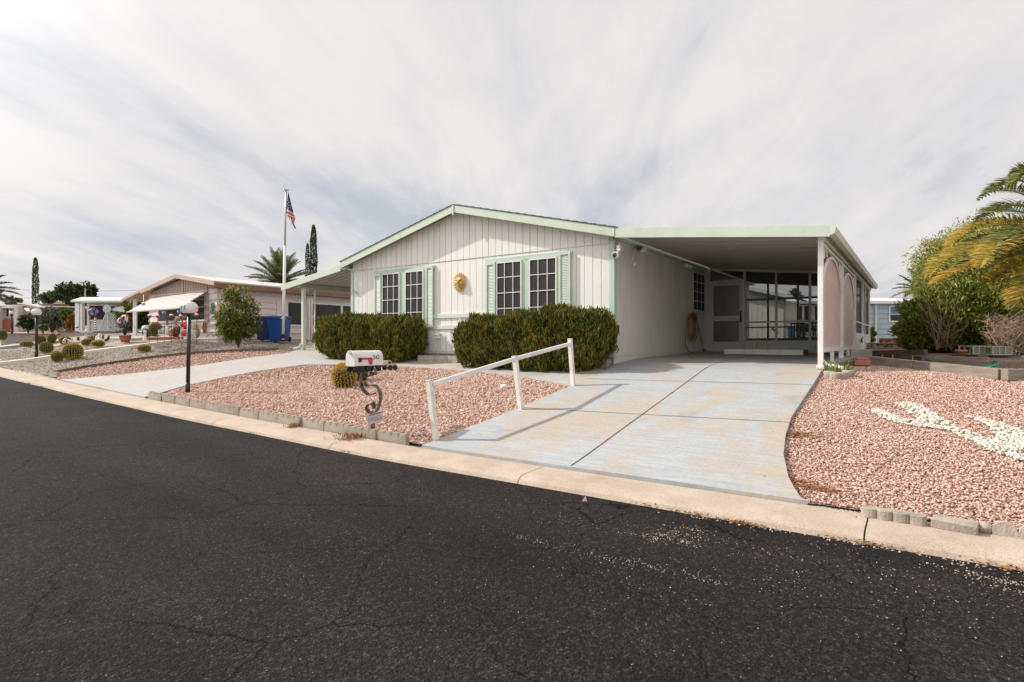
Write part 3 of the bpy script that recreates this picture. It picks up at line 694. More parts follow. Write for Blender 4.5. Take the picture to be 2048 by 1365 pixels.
while y < CY1 - .3: f.prism([(CX0 + .03, y + .146, cz(CX0) - .132), (CX1 - .03, y + .146, cz(CX1) - .132), (CX1 - .03, y + .146, cz(CX1) - .15), (CX0 + .03, y + .146, cz(CX0) - .15)], (0, .016, 0)); y += .2
wp(f, 'seam_shade_strips', M_('painted seam shade', (.30, .27, .235), (.25, .225, .195), 3, .6), cp)  # dark strips along the pan joints, their shade put into the colour
f = MB(); f.prism([(CX0, CY0, cz(CX0) - .2), (CX1, CY0, cz(CX1) - .2), (CX1, CY0, cz(CX1)), (CX0, CY0, cz(CX0))], (0, .022, 0))
wp(f, 'fascia', m_mint, cp, bevel=.003)
f = MB(); f.prism([(CX1 - .001, CY0 + .001, cz(CX1) - .17), (CX1 + .07, CY0 + .001, cz(CX1) - .15), (CX1 + .09, CY0 + .001, cz(CX1) - .04), (CX1 + .075, CY0 + .001, cz(CX1) - .01), (CX1 - .001, CY0 + .001, cz(CX1) - .01)], (0, CY1 - CY0, 0))
wp(f, 'gutter', m_mintl, cp)
f = MB(); f.box(CX1 - .21, CX1 - .11, CY0 + .2, CY1, cz(CX1) - .21, cz(CX1) - .135)
wp(f, 'beam', m_mintl, cp)
f = MB(); f.box(HX1 + .001, HX1 + .04, CY0 + .31, CY1, cz(CX0) - .2, cz(CX0) - .14)
wp(f, 'ledger', m_mintd, cp)
PXX = CX1 - .17
posts = [11.22, 14.4, 17.45, 19.9, 22.8]
for i, py in enumerate(posts):
    m = MB(); wd = .045 if i else .042
    m.box(PXX - wd, PXX + wd, py - wd, py + wd, .9, cz(CX1) - .2)
    if i == 0: m.box(PXX - .06, PXX + .06, py - .06, py + .06, 1.0, 1.06)
    wp(m, 'post', m_postwhite, cp, bevel=.006)
m = MB(); m.box(PXX - .03, PXX + .03, 11.265, 11.31, 1.1, 3.26); m.tube([(PXX, 11.29, 1.16), (PXX + .08, 11.25, 1.07), (PXX + .34, 11.14, 1.02)], .034, 8)
wp(m, 'downspout', m_postwhite, cp)
m_cloth = M_('faded pink shade cloth', (.62, .47, .42), (.56, .42, .375), 1.2, .9, .25, 140, stretch=(1, 1, 3))
for a, b in ((posts[0] + .07, posts[1] - .06), (posts[1] + .06, posts[2] - .06)):
    mid, hw = (a + b) / 2, (b - a) / 2; zb, zs, za = 1.36, 2.15, 3.12; xo = PXX
    def arc(k, off=0.0):
        th = math.pi * k / 28
        return (mid - math.cos(th) * (hw - off), zs + (za - zs) * math.sin(th) ** .85 - off)
    tr = MB(); pts = [(xo + .01, y, z) for y, z in (arc(k, .03) for k in range(29))]
    for p, q in zip(pts, pts[1:]): tr.bar(p, q, .05, .035, up=(1, 0, 0))
    tr.box(xo - .02, xo + .035, a, b, zb - .075, zb); tr.box(xo - .02, xo + .03, a, b, 3.15, 3.20)
    for yy in (a + .02, b - .02): tr.box(xo - .018, xo + .03, yy - .02, yy + .02, zb, 3.15)
    for sg in (-1, 1):                                        # little rings and struts in the spandrels
        for rr, dy, z in ((.10, hw - .17, 3.02), (.075, hw - .13, 2.83), (.06, hw - .09, 2.68)):
            ring = [(xo + .005, mid + sg * dy + math.cos(q) * rr, z + math.sin(q) * rr) for q in [2 * math.pi * j / 12 for j in range(13)]]
            tr.tube(ring, .011, 5)
        tr.bar((xo + .005, mid + sg * (hw - .3), 3.15), (xo + .005, mid + sg * (hw - .42), 2.98), .02, .02, up=(1, 0, 0)); tr.bar((xo + .005, mid + sg * (hw - .62), 3.15), (xo + .005, mid + sg * (hw - .74), 3.04), .02, .02, up=(1, 0, 0))
    tr.box(xo - .03, xo + .03, mid - .03, mid + .03, .98, zb - .076)
    o = wp(tr, 'arch_panel', m_postwhite, cp)
    cl = MB(); poly = [(xo - .012, y, z) for y, z in (arc(k, .05) for k in range(29))]
    cl.prism([(xo - .012, b - .03, zb + .0), ] + [(p[0], p[1], p[2]) for p in poly[::-1]] + [(xo - .012, a + .03, zb + .0)], (.008, 0, 0))
    cl.build('shade_cloth', m_cloth, o)

# ------------------------------------------------------------------ screened porch at the back of the carport
m_alu = M_('painted aluminium', (.50, .49, .50), (.44, .43, .44), 4, .45)
m_scr = MESHSCREEN('dark insect screen', (.045, .041, .037), .42)
m_knee = M_('pale green panel', (.52, .56, .50), (.47, .51, .455), 2, .6, .1, 50)
po = thing('screened_porch', 'dark screened porch with aluminium frame and screen door under the carport', 'porch', (-3.3, 17.5, 1.15))
PYW = 17.52
fl = 1.17
def pu(u): return at_y(u, 650, PYW).x
def pz(v, u): return at_y(u, v, PYW).z
xd0, xd1 = pu(1420.5), pu(1487)
fr = MB(); xr = PXX - .06
zr = pz(644, 1550)
def ph(x): return cz(x) - .14
fr.prism([(HX1 + .004, PYW - .03, ph(HX1) - .07), (xr, PYW - .03, ph(xr) - .07), (xr, PYW - .03, ph(xr)), (HX1 + .004, PYW - .03, ph(HX1))], (0, .06, 0))
for u in (1489.5, 1552.5, 1620): xx = pu(u); fr.box(xx - .03, xx + .03, PYW - .025, PYW + .025, 1.15, ph(xx) - .071)
fr.box(HX1 + .004, xd0 - .002, PYW - .025, PYW + .025, 1.15, ph(HX1) - .08)
fr.box(pu(1489.5) + .031, xr, PYW - .02, PYW + .02, zr - .025, zr + .025)
ztop = pz(562, 1487)
fr.box(xd0 - .001, pu(1489.5) - .031, PYW - .02, PYW + .02, ztop, ztop + .05)
wp(fr, 'frame', m_alu, po)
zk = pz(681.5, 1560)
kn = MB(); x = pu(1489.5) + .032
while x < xr - .05: kn.box(x, min(x + .3 - .008, xr), PYW - .02, PYW + .01, 1.13, zk); x += .3
kn.box(pu(1489.5) + .032, xr, PYW + .012, PYW + .03, 1.13, zk)
wp(kn, 'knee_wall', m_knee, po)
sc = MB(); sc.prism([(pu(1489.5) + .03, PYW + .004, zk), (xr, PYW + .004, zk), (xr, PYW + .004, ph(xr) - .07), (pu(1489.5) + .03, PYW + .004, ph(pu(1489)) - .07)], (0, .002, 0))
sc.prism([(xd0, PYW + .004, ztop + .05), (xd1, PYW + .004, ztop + .05), (xd1, PYW + .004, ph(xd1) - .08), (xd0, PYW + .004, ph(xd0) - .08)], (0, .002, 0))
wp(sc, 'screen', m_scr, po)
dr = MB(); zm0, zm1 = pz(642, 1455), pz(632, 1455); zp0, zp1 = pz(684, 1455), pz(681, 1455); y0, y1 = PYW - .045, PYW - .01
dr.box(xd0 + .01, xd0 + .11, y0, y1, fl, ztop - .01); dr.box(xd1 - .11, xd1 - .01, y0, y1, fl, ztop - .01)
dr.box(xd0 + .11, xd1 - .11, y0, y1, ztop - .12, ztop - .01); dr.box(xd0 + .11, xd1 - .11, y0, y1, zm0, zm1); dr.box(xd0 + .11, xd1 - .11, y0, y1, fl, zp0)
do = wp(dr, 'door', m_alu, po, bevel=.004)
ds = MB(); ds.box(xd0 + .11, xd1 - .11, PYW - .03, PYW - .028, zp0, ztop - .12); ds.build('door_screen', m_scr, do)
hd = MB(); hd.box(xd1 - .09, xd1 - .04, y0 - .03, y0, zm0 - .05, zm1 + .12); hd.build('handle', m_black, do, bevel=.006)
# side and rear of the porch
bk = MB(); xw = PXX
for py in (20.9,): bk.box(xw - .03, xw + .03, py - .03, py + .03, 1.1, ph(xw) - .1)
zr2 = 2.02
bk.box(xw - .02, xw + .02, 17.52, 22.74, zr2 - .02, zr2 + .02)
for xx in (-4.55, -3.55, -2.5): bk.box(xx - .035, xx + .035, 22.75, 22.82, 1.1, ph(xx))
bk.box(HX1 + .01, xw - .06, 22.76, 22.8, 2.0, 2.05); bk.box(HX1 + .01, xw - .06, 22.76, 22.8, 3.02, 3.1)
wp(bk, 'rear_frame', m_alu, po)
kk = MB(); y = 17.56
while y < 22.7: kk.box(xw - .015, xw + .015, y, min(y + .4 - .01, 22.72), 1.08, 1.72); y += .4
kk.box(HX1 + .01, xw - .06, 22.77, 22.79, 1.05, 1.62)
wp(kk, 'knee_wall', m_knee, po)
ss = MB(); ss.box(xw - .003, xw - .001, 17.52, 22.74, 1.72, cz(CX1) - .25)
wp(ss, 'screen', MESHSCREEN('side insect screen', (.035, .03, .028), .72), po)
# things on and under the carport
def solo(mb, name, mat, label, cat, group=None, smooth=False, bevel=0.0):
    return tag(mb.build(name, mat, None, smooth, bevel), label, cat, group)
b = MB(); p, q = G(1450, 711), G(1610, 714); b.bar(Vector(p) + Vector((0, 0, .1)), Vector(q) + Vector((0, 0, .1)), .13, .13)
pb = thing('parking_block', 'long white timber wheel stop lying on the carport floor', 'wheel stop', p)
wp(b, 'beam', m_postwhite, pb, bevel=.008)
e = MB(); dq = (q - p).normalized(); e.bar(q + Vector((0, 0, .1)) - dq * .02, q + Vector((0, 0, .1)) + dq * .05, .137, .137); wp(e, 'end_cap', m_black, pb)
# yellow hose looped on a hook
hose = MB(); c = at_x(1381, 627, HX1 + .07); hx = HX1 + .07; random.seed(3)
def wallpt(u, v, dx=0.0): q = at_x(u, v, HX1 + .06); return Vector((HX1 + .06 + dx, q.y, q.z))
pts = []
for k in range(7):
    r = 4.2 + k * .8; bot = 676 + random.uniform(-4, 7); cx = 1382 + random.uniform(-1.2, 1.2)
    for j in range(14):
        a = 2 * math.pi * j / 14
        pts.append(wallpt(cx + r * math.sin(a), (627 + bot) / 2 - (bot - 627) / 2 * math.cos(a), .012 * k + random.uniform(0, .01)))
pts += [wallpt(1372, 640, .05), wallpt(1367, 670, .05), wallpt(1366, 690, .06), wallpt(1370, 703, .1), wallpt(1377, 706, .14)]
tail = [wallpt(1388, 640, .08), wallpt(1394, 664, .08), wallpt(1398, 690, .1), wallpt(1400, 701, .12)]
hg = thing('garden_hose', 'yellow brown hose hanging in long loops on the carport wall', 'hose', c)
m_hose = M_('ochre rubber hose', (.36, .19, .035), (.28, .14, .02), 9, .5)
hh = MB(); hh.tube(pts, .016, 6); hh.tube(tail, .014, 6); wp(hh, 'hose', m_hose, hg, smooth=True)
hh = MB(); hh.obox(tail[-1], (.06, .14, .035)); wp(hh, 'nozzle', m_black, hg); hh = MB(); hh.obox(wallpt(1387, 634, .03), (.07, .12, .2)); wp(hh, 'hook', m_metal, hg)
# security camera at the house corner
p = at_y(1231.5, 511, 11.06); sc_ = thing('security_camera', 'round white security camera on the front corner of the house', 'camera', p)
cm = MB(); Mr = Matrix.Rotation(math.radians(90), 3, 'X'); cm.lathe([(.02, -.05), (.07, -.045), (.075, 0), (.072, .035), (.06, .04)], p, 24, M=rotz(-.2) @ Mr); wp(cm, 'body', m_white, sc_, smooth=True)
cm = MB(); cm.lathe([(.058, .036), (.058, .046), (.045, .047), (.03, .049)], p, 24, M=rotz(-.2) @ Mr); wp(cm, 'lens_ring', m_black, sc_, smooth=True)
cm = MB(); cm.lathe([(.043, .045), (.043, .051), (.02, .053)], p, 20, M=rotz(-.2) @ Mr); wp(cm, 'lens', m_glass, sc_)
cm = MB(); cm.box(p.x + .01, p.x + .09, 11.08, 11.2, p.z + .1, p.z + .21); cm.tube([p + Vector((.05, .05, .1)), p + Vector((.02, .03, .04))], .02, 8); cm.tube([(p.x + .07, 11.15, p.z + .2), (HX1 + .06, 11.3, p.z + .33), (HX1 + .03, 11.6, p.z + .33)], .014, 6); wp(cm, 'bracket', m_white, sc_)
def flood(u, v, label, cord=False):
    p = at_x(u, v, HX1 + .03); t = thing('floodlight', label, 'floodlight', p, group='floodlights under the carport eave')
    m = MB(); m.box(HX1 + .004, HX1 + .05, p.y - .07, p.y + .07, p.z - .06, p.z + .06); wp(m, 'junction_box', m_white, t, bevel=.005)
    for s in (-1, 1):
        m = MB(); q = p + Vector((.05, s * .06, -.02)); m.lathe([(.02, -.06), (.035, -.05), (.055, .03), (.058, .07), (.045, .075)], q + Vector((.04, s * .05, -.02)), 14, M=Matrix.Rotation(s * -1.1, 3, 'X') @ Matrix.Rotation(.6, 3, 'Y'))
        wp(m, 'lamp', m_white if s > 0 or not cord else m_metal, t, smooth=True)
    if cord:
        e = at_x(1269, 528, HX1 + .05); m = MB(); m.tube([p + Vector((.03, -.05, -.02)), p + Vector((.05, -.32, -.1)), p + Vector((.05, -.36, -.35)), e + Vector((.02, -.06, .04)), e], .013, 6); m.ball(e, .055, 12, 8); wp(m, 'cable', m_white, t, smooth=True)
flood(1274, 497, 'twin floodlight with a looping cable near the front corner of the carport wall', True)
flood(1369, 532, 'twin floodlight above the dark side window under the carport')
wcb = MB(); wcb.tube([at_x(1243, 482, HX1 + .015), at_x(1270, 492, HX1 + .012), at_x(1300, 504, HX1 + .012), at_x(1362, 527, HX1 + .012)], .009, 5); solo(wcb, 'wall_cable', m_postwhite, 'thin cable running along the top of the carport wall', 'cable')
# sun face plaque
m_dkgold = M_('dark gold', (.12, .07, .02), None, 8, .6)
p = at_y(918.7, 565, 11.2); sp = thing('sun_plaque', 'golden sun face plaque with scalloped rays between the front windows', 'wall plaque', p)
Mf = Matrix.Rotation(math.radians(90), 3, 'X')
m = MB(); m.lathe([(.122, -.03), (.122, 0), (.116, .012), (.1, .03), (.08, .042), (.05, .05), (.02, .053), (.002, .054)], p, 28, sy=1.15, M=Mf)
m.lathe([(.004, .0), (.03, .02), (.028, .045), (.012, .05)], p + Vector((0, -.045, .0)), 10, sy=1.7, M=Mf)
for s in (-1, 1): m.ball(p + Vector((s * .075, -.035, -.03)), .034, 10, 6); m.bar(p + Vector((s * .03, -.06, .055)), p + Vector((s * .09, -.05, .06)), .022, .018); m.bar(p + Vector((s * .045, -.05, -.065)), p + Vector((0, -.062, -.075)), .014, .014)
m.ball(p + Vector((0, -.035, -.115)), .03, 10, 6); m.bar(p + Vector((-.04, -.06, -.088)), p + Vector((.04, -.06, -.088)), .016, .016)
wp(m, 'face', m_gold, sp, smooth=True)
m = MB()
for k in range(20):
    a = 2 * math.pi * k / 20; r0, r1 = .105, .205
    c0 = p + Vector((math.cos(a) * r0, -.0, math.sin(a) * r0 * 1.15)); c1 = p + Vector((math.cos(a) * r1, -.005, math.sin(a) * r1 * 1.15)); s = Vector((-math.sin(a), 0, math.cos(a))) * .016
    m.prism([c0 - s, c1 - s * .6, c1 + Vector((math.cos(a), 0, math.sin(a))) * .012, c1 + s * .6, c0 + s], (0, .03, 0))
wp(m, 'rays', m_gold, sp)
m = MB()
for s in (-1, 1): m = MB(); m.ball(p + Vector((s * .05, -.05, .03)), .017, 8, 5); wp(m, 'eye', m_dkgold, sp)
m = MB(); m.bar(p + Vector((-.03, -.062, -.078)), p + Vector((.03, -.062, -.078)), .012, .014); wp(m, 'mouth', m_dkgold, sp)
# outlet box with hanging cords
p = at_y(876, 673, 11.2); ob = thing('outlet_box', 'pale outlet cover with loose cords on the wall between the hedges', 'outlet box', p)
m = MB(); m.box(p.x - .07, p.x + .07, 11.13, 11.238, p.z - .06, p.z + .03); m.prism([(p.x - .085, 11.1, p.z + .03), (p.x - .085, 11.238, p.z + .06), (p.x - .085, 11.238, p.z + .075), (p.x - .085, 11.1, p.z + .045)], (.17, 0, 0)); wp(m, 'cover', m_cream, ob, bevel=.005)
m = MB(); m.tube([p + Vector((-.03, -.02, -.06)), p + Vector((-.06, -.03, -.25)), p + Vector((.02, -.03, -.42)), p + Vector((.05, -.02, -.6))], .007, 5); m.tube([p + Vector((.03, -.02, -.06)), p + Vector((.07, -.02, -.3)), p + Vector((.0, -.03, -.36))], .007, 5); wp(m, 'cord', m_cream, ob)
m = MB(); p = at_y(711, 584, 11.22); m.tube([p + Vector((-.07, -.02, .06)), p + Vector((-.02, -.04, .0)), p + Vector((.03, -.03, -.02)), p + Vector((.1, -.02, -.035))], .012, 5); m.tube([p + Vector((.06, -.02, .0)), p + Vector((.09, -.02, -.05))], .01, 5)
solo(m, 'wall_hook', m_metal, 'small bent metal hook near the far left corner of the white house', 'hook')
# low block wall between the hedges
q0 = G(835, 733); q1 = G(912, 731); y = 10.68; bx = thing('block_wall', 'low pale concrete block wall in the gap between the two hedges', 'low wall', (q0.x, y, q0.z))
X0, X1 = at_y(835, 725, y).x, at_y(915, 725, y).x; zb = H(X0, y) - .05; zt = at_y(870, 712, y).z
n = 4; L_ = (X1 - X0) / n
for i in range(n): m = MB(); m.box(X0 + i * L_ + .004, X0 + (i + 1) * L_ - .004, y, y + .18, zb, zt); wp(m, 'block', m_block, bx, bevel=.006)
m = MB(); X0, X1 = HX1 - .5, HX1 - .04
m.box(X0, X1, 11.0, 11.2, .75, 1.1); solo(m, 'foundation_block', m_block, 'concrete block beside the house corner behind the right hedge', 'block', bevel=.01)

# ------------------------------------------------------------------ left carport
lc = thing('carport', 'narrow left carport of the white house with mint fascia and tan ribbed ceiling', 'carport', (-15.4, 11, 1.1))
LX0, LX1 = -13.99, -16.98
def lz(x): return 3.76 - (LX0 - x) * (.42 / 2.99)
wp(ribbed(LX1, LX0, lz(LX1) - .12, lz(LX0) - .12, 10.99, 19.5, .24, .06), 'roof_sheet', m_soffit, lc)
f = MB(); f.prism([(LX1, 10.95, lz(LX1) - .19), (LX0, 10.95, lz(LX0) - .19), (LX0, 10.95, lz(LX0)), (LX1, 10.95, lz(LX1))], (0, .025, 0)); wp(f, 'fascia', m_mint, lc, bevel=.003)
f = MB(); f.box(-16.15, -16.05, 11.0, 19.4, lz(-16.1) - .26, lz(-16.1) - .125); wp(f, 'beam', m_soffit, lc)
for py in (11.18, 14.6, 18.2):
    gz = H(-16.1, py); zt = lz(-16.1) - .26
    m = MB(); m.box(-16.15, -16.05, py - .05, py + .05, gz - .1, zt)
    if py < 12: m.tube([(-16.13, py - .06, gz + .22), (-16.16, py - .1, gz + .1), (-16.3, py - .22, gz + .05)], .035, 8)
    wp(m, 'post', m_mintl, lc, bevel=.006)
    m = MB(); yb = py + .42; m.box(-16.12, -16.08, yb - .02, yb + .02, gz - .1, zt)
    z = gz + .2
    for z0 in (gz + .12, gz + 1.05, gz + 1.62):
        m.tube([(-16.1, py + .05, z0), (-16.1, yb - .02, z0 + .28)], .009, 5)
        for cc in ((py + .16, z0 + .33), (py + .29, z0 + .05)):
            m.tube([(-16.1, cc[0] + .09 * math.cos(a) * (1 - a / 16), cc[1] + .09 * math.sin(a) * (1 - a / 16)) for a in [j * .5 for j in range(20)]], .008, 5)
    wp(m, 'scrolled_upright', m_mintl, lc)

# ------------------------------------------------------------------ clipped hedges
m_hedge = ISL('hedge foliage', [(.020, .034, .007), (.050, .074, .012), (.095, .122, .02), (.16, .155, .025), (.29, .17, .028)], .8, trans=.2, noise=.42, nscale=1.7)
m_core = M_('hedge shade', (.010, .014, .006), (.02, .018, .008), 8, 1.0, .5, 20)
def hedge(label, x0, x1, y0, y1, ztop, seed, wob=.12, round_l=.3):
    rng = np.random.default_rng(seed); t = thing('hedge', label, 'hedge', ((x0 + x1) / 2, (y0 + y1) / 2, H((x0 + x1) / 2, y0)), group='clipped hedges in front of the white house')
    # outline sampled as a superellipse column with a lumpy surface
    n = 15500 * (x1 - x0) / 4.0; n = int(n)
    p = .42; tt = np.linspace(0, 2 * np.pi, 8001); ax = np.sign(np.cos(tt)) * np.abs(np.cos(tt)) ** p * (x1 - x0) / 2; ay = np.sign(np.sin(tt)) * np.abs(np.sin(tt)) ** p * (y1 - y0) / 2
    sl = np.concatenate([[0], np.cumsum(np.hypot(np.diff(ax), np.diff(ay)))]); us = rng.random(n) * sl[-1]
    ex = np.interp(us, sl, ax) / ((x1 - x0) / 2); ey = np.interp(us, sl, ay) / ((y1 - y0) / 2)
    top = rng.random(n) < .3; v = rng.random(n)
    rad = np.where(top, np.sqrt(rng.random(n)), 1.0)
    hx, hy = (x1 - x0) / 2, (y1 - y0) / 2; cx, cy = (x0 + x1) / 2, (y0 + y1) / 2
    X = cx + ex * hx * rad; Y = cy + ey * hy * rad
    lump = .5 * np.sin(X * 4.1 + seed) + .5 * np.sin(X * 9.7 + v * 5 + seed * 2) + .4 * np.sin(v * 9 + X * 3.3)
    zt = ztop(X) + .06 * np.sin(X * 6.3 + seed) + .04 * np.sin(X * 15 + 1)
    zg = hgt(X, Y); bot = .10
    belly = .78 + .22 * np.clip(v * 3.2, 0, 1) ** .7
    topround = np.where(top, 1.0, 1 - .12 * np.clip((v - .8) / .2, 0, 1) ** 2)
    sc = np.where(top, 1.0, belly * topround) * (1 + .05 * lump)
    X = cx + (X - cx) * sc; Y = cy + (Y - cy) * (np.where(top, 1, belly * topround) * (1 + .12 * lump))
    Z = np.where(top, zt - .05 * (rad ** 4), zg + bot + (zt - zg - bot) * v)
    gA, gB = int(sl[-1] / .13), 14; gn = rng.random((gA + 1, gB + 1)); fa = us / sl[-1] * gA; fb = np.where(top, rad, v) * (gB - .01) * .45; i0 = np.minimum(fa.astype(int), gA - 1); j0 = fb.astype(int); wa = fa - i0; wb = fb - j0
    nz = gn[i0, j0] * (1 - wa) * (1 - wb) + gn[i0 + 1, j0] * wa * (1 - wb) + gn[i0, j0 + 1] * (1 - wa) * wb + gn[i0 + 1, j0 + 1] * wa * wb - .5
    X = X + ex * nz * .17 * ~top; Y = Y + ey * nz * .2 * ~top; Z = Z + np.where(top, nz * .16, 0)
    C = np.stack([X, Y, Z], 1) + rng.normal(size=(n, 3)) * np.array([.022, .026, .03])
    O = np.stack([ex * np.where(top, .15, 1), ey * np.where(top, .15, 1), np.where(top, 1.2, .15)], 1)
    V = []
    per = 5
    C5 = np.repeat(C, per, 0) + rng.normal(size=(n * per, 3)) * .028
    A = unit(np.repeat(unit(O) * .45, per, 0) + np.array([0, 0, 1.0]) + rng.normal(size=(n * per, 3)) * .33)
    B = unit(np.cross(A, rng.normal(size=A.shape)))
    l = rng.uniform(.05, .13, n * per) * np.repeat(np.where(top, 1.25, 1.0), per)
    o = leafmesh('foliage', C5, A, B, l, l * .24, m_hedge, t); wset(o, t)
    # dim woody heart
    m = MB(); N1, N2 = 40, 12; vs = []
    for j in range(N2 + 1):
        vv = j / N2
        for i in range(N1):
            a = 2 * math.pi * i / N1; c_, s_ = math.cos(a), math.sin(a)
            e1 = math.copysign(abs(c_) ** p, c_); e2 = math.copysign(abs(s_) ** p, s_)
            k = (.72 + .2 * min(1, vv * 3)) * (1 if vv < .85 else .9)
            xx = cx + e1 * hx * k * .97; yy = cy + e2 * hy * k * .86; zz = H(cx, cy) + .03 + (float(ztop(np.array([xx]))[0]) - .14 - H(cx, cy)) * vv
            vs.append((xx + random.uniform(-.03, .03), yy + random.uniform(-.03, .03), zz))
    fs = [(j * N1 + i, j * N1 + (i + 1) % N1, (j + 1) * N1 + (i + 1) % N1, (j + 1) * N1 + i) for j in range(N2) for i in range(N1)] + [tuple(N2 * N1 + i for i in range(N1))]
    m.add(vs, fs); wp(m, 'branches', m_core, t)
hedge('long clipped dark green hedge below the two right front windows', -8.98, -5.2, 10.1, 11.1, lambda X: np.interp(X, [-9.0, -8.6, -7.0, -6.3, -5.1], [1.84, 1.92, 1.97, 2.07, 2.02]), 3)
hedge('shorter clipped dark green hedge at the far left corner of the white house', -14.2, -10.6, 10.2, 11.1, lambda X: np.interp(X, [-14.5, -13.6, -12, -10.1], [2.06, 2.10, 2.03, 2.0]), 8)
# ================================================================== things in the front yard
# handrail beside the driveway
hb = [(873.5, 884, 858.5, 762), (1043, 823, 1029.5, 713.5), (1147, 775, 1140, 679)]
P0 = G(873, 884); hr = thing('handrail', 'white three-post sloping handrail along the driveway edge', 'handrail', P0)
tops = []
for u0, v0, u1, v1 in hb:
    b = G(u0, v0); d = w2cam(b.x, b.y)[1]; tp = at(u1, v1, d + .02)
    m = MB(); m.bar(b - Vector((0, 0, .05)), tp, .07, .07, up=(1, 0, 0)); m.bar(tp, tp + (tp - b).normalized() * .012, .08, .08, up=(1, 0, 0))
    wp(m, 'post', m_postwhite, hr, bevel=.006); tops.append((b, tp, d))
ra = at(866, 768.5, tops[0][2]); rb = at(1031, 718, tops[1][2]); rc = at(1139, 688.5, tops[2][2])
m = MB(); m.bar(ra, rb, .045, .06); m.bar(rb, rc, .045, .06); wp(m, 'rail', m_white, hr, bevel=.005)
# mailbox on a toy truck on a scrolled steel stand
base = G(745, 872); D = w2cam(base.x, base.y)[1] + .02
mbx = thing('mailbox', 'white mailbox set on a toy truck above a scrolled steel stand', 'mailbox', base)
bc = at(731, 718, D); zb = at(735, 731.5, D).z; W, Lb, Hs = .175, .50, .125
m = MB(); prof = [(-W / 2, 0), (W / 2, 0), (W / 2, Hs)] + [(W / 2 * math.cos(a), Hs + W / 2 * math.sin(a)) for a in [math.pi * k / 12 for k in range(1, 12)]] + [(-W / 2, Hs)]
m.prism([(bc.x + px, bc.y - Lb / 2, zb + pz_) for px, pz_ in prof], (0, Lb, 0))
wp(m, 'box', m_white, mbx, bevel=.004)
m = MB(); m.prism([(bc.x + px * 1.05, bc.y - Lb / 2 - .022, zb + pz_ * 1.03 - .004) for px, pz_ in prof], (0, .02, 0)); m.box(bc.x - .012, bc.x + .012, bc.y - Lb / 2 - .05, bc.y - Lb / 2 - .022, zb + Hs + .045, zb + Hs + .085)
do = wp(m, 'door', m_white, mbx, bevel=.003)
m = MB(); m.box(bc.x + W / 2 + .001, bc.x + W / 2 + .014, bc.y - Lb / 2 + .05, bc.y - Lb / 2 + .10, zb + .055, zb + .115); fo = wp(m, 'flag_bracket', m_black, mbx)
m = MB(); xx = bc.x + W / 2 + .004; ya = bc.y - Lb / 2 + .095
m.box(xx, xx + .006, ya, ya + .2, zb + .088, zb + .112); m.prism([(xx, ya + .125, zb + .088), (xx, ya + .2, zb + .088), (xx, ya + .2, zb + .02), (xx, ya + .15, zb + .02)], (.006, 0, 0))
wp(m, 'flag', m_redpaint, mbx)
o = text('242', .085, m_metal, mbx, Vector((bc.x + W / 2 + .003, bc.y + Lb / 2 - .13, zb + .115)) - mbx.location, (math.pi / 2, 0, math.pi / 2), extrude=.0015)
m = MB(); m.box(bc.x - .05, bc.x + .05, bc.y - .23, bc.y + .36, zb - .025, zb - .003); m.box(bc.x - .015, bc.x + .015, bc.y + .3, bc.y + .42, zb - .03, zb - .01)
wp(m, 'chassis', m_black, mbx)
Mw = Matrix.Rotation(math.pi / 2, 3, 'Y')
for yy in (-.22, -.13, -.02, .17):
    for s in (-1, 1):
        m = MB(); c = Vector((bc.x + s * .075, bc.y + yy, zb - .045)); m.lathe([(.012, -.022), (.04, -.02), (.044, 0), (.04, .02), (.012, .022)], c, 14, M=Mw); wp(m, 'wheel', m_rubber, mbx, smooth=True)
m = MB(); yc = bc.y + .36
m.box(bc.x - .055, bc.x + .055, yc, yc + .085, zb - .035, zb + .06); m.prism([(bc.x - .05, yc + .085, zb - .035), (bc.x - .05, yc + .085, zb + .018), (bc.x - .05, yc + .175, zb + .006), (bc.x - .05, yc + .19, zb - .03)], (.1, 0, 0)); m.box(bc.x - .05, bc.x + .05, yc + .19, yc + .2, zb - .04, zb - .02)
cab = wp(m, 'truck_cab', m_tan, mbx, bevel=.004)
m = MB(); m.box(bc.x + .054, bc.x + .0565, yc + .02, yc + .07, zb + .015, zb + .05); m.box(bc.x - .045, bc.x + .045, yc + .0845, yc + .087, zb + .022, zb + .052); wp(m, 'cab_window', m_glass, None).parent = cab; bpy.data.objects['cab_window'].location = (0, 0, 0)
for yy in (.05, .15):
    for s in (-1, 1): m = MB(); m.lathe([(.01, -.018), (.036, -.016), (.04, 0), (.036, .016), (.01, .018)], (bc.x + s * .06, yc + yy, zb - .045), 14, M=Mw); wp(m, 'wheel', m_rubber, mbx, smooth=True)
vx, vy = cam2w(0, 1); vdir = Vector((vx, vy, 0)).normalized()
wdir = (vdir * .72 + Vector((CA, SA, 0)) * .62 + Vector((0, 0, .12))).normalized()
def strip(mb, pp, wd=.054):
    q = [at(660 + a / 5.69, 660 + b / 5.69, D) for a, b in pp]
    # smooth the traced curve
    for _ in range(2):
        q = [q[0]] + [p for a, b in zip(q, q[1:]) for p in (a.lerp(b, .25), a.lerp(b, .75))] + [q[-1]]
    for a, b in zip(q, q[1:]):
        if (b - a).length > 1e-4: mb.bar(a - (b - a) * .08, b + (b - a) * .08, wd, .009, up=(b - a).cross(wdir))
m = MB()
strip(m, [(385, 480), (352, 540), (350, 620), (378, 690), (430, 735), (480, 740), (525, 715)])
strip(m, [(388, 600), (420, 640), (470, 630), (520, 632), (565, 680), (582, 760), (568, 840), (530, 868), (495, 850), (490, 825), (520, 822)])
strip(m, [(560, 850), (550, 905), (505, 945), (450, 945), (412, 900), (425, 855), (470, 838), (500, 862), (500, 900)])
strip(m, [(390, 498), (412, 528), (450, 530), (472, 500), (460, 475)], .05)
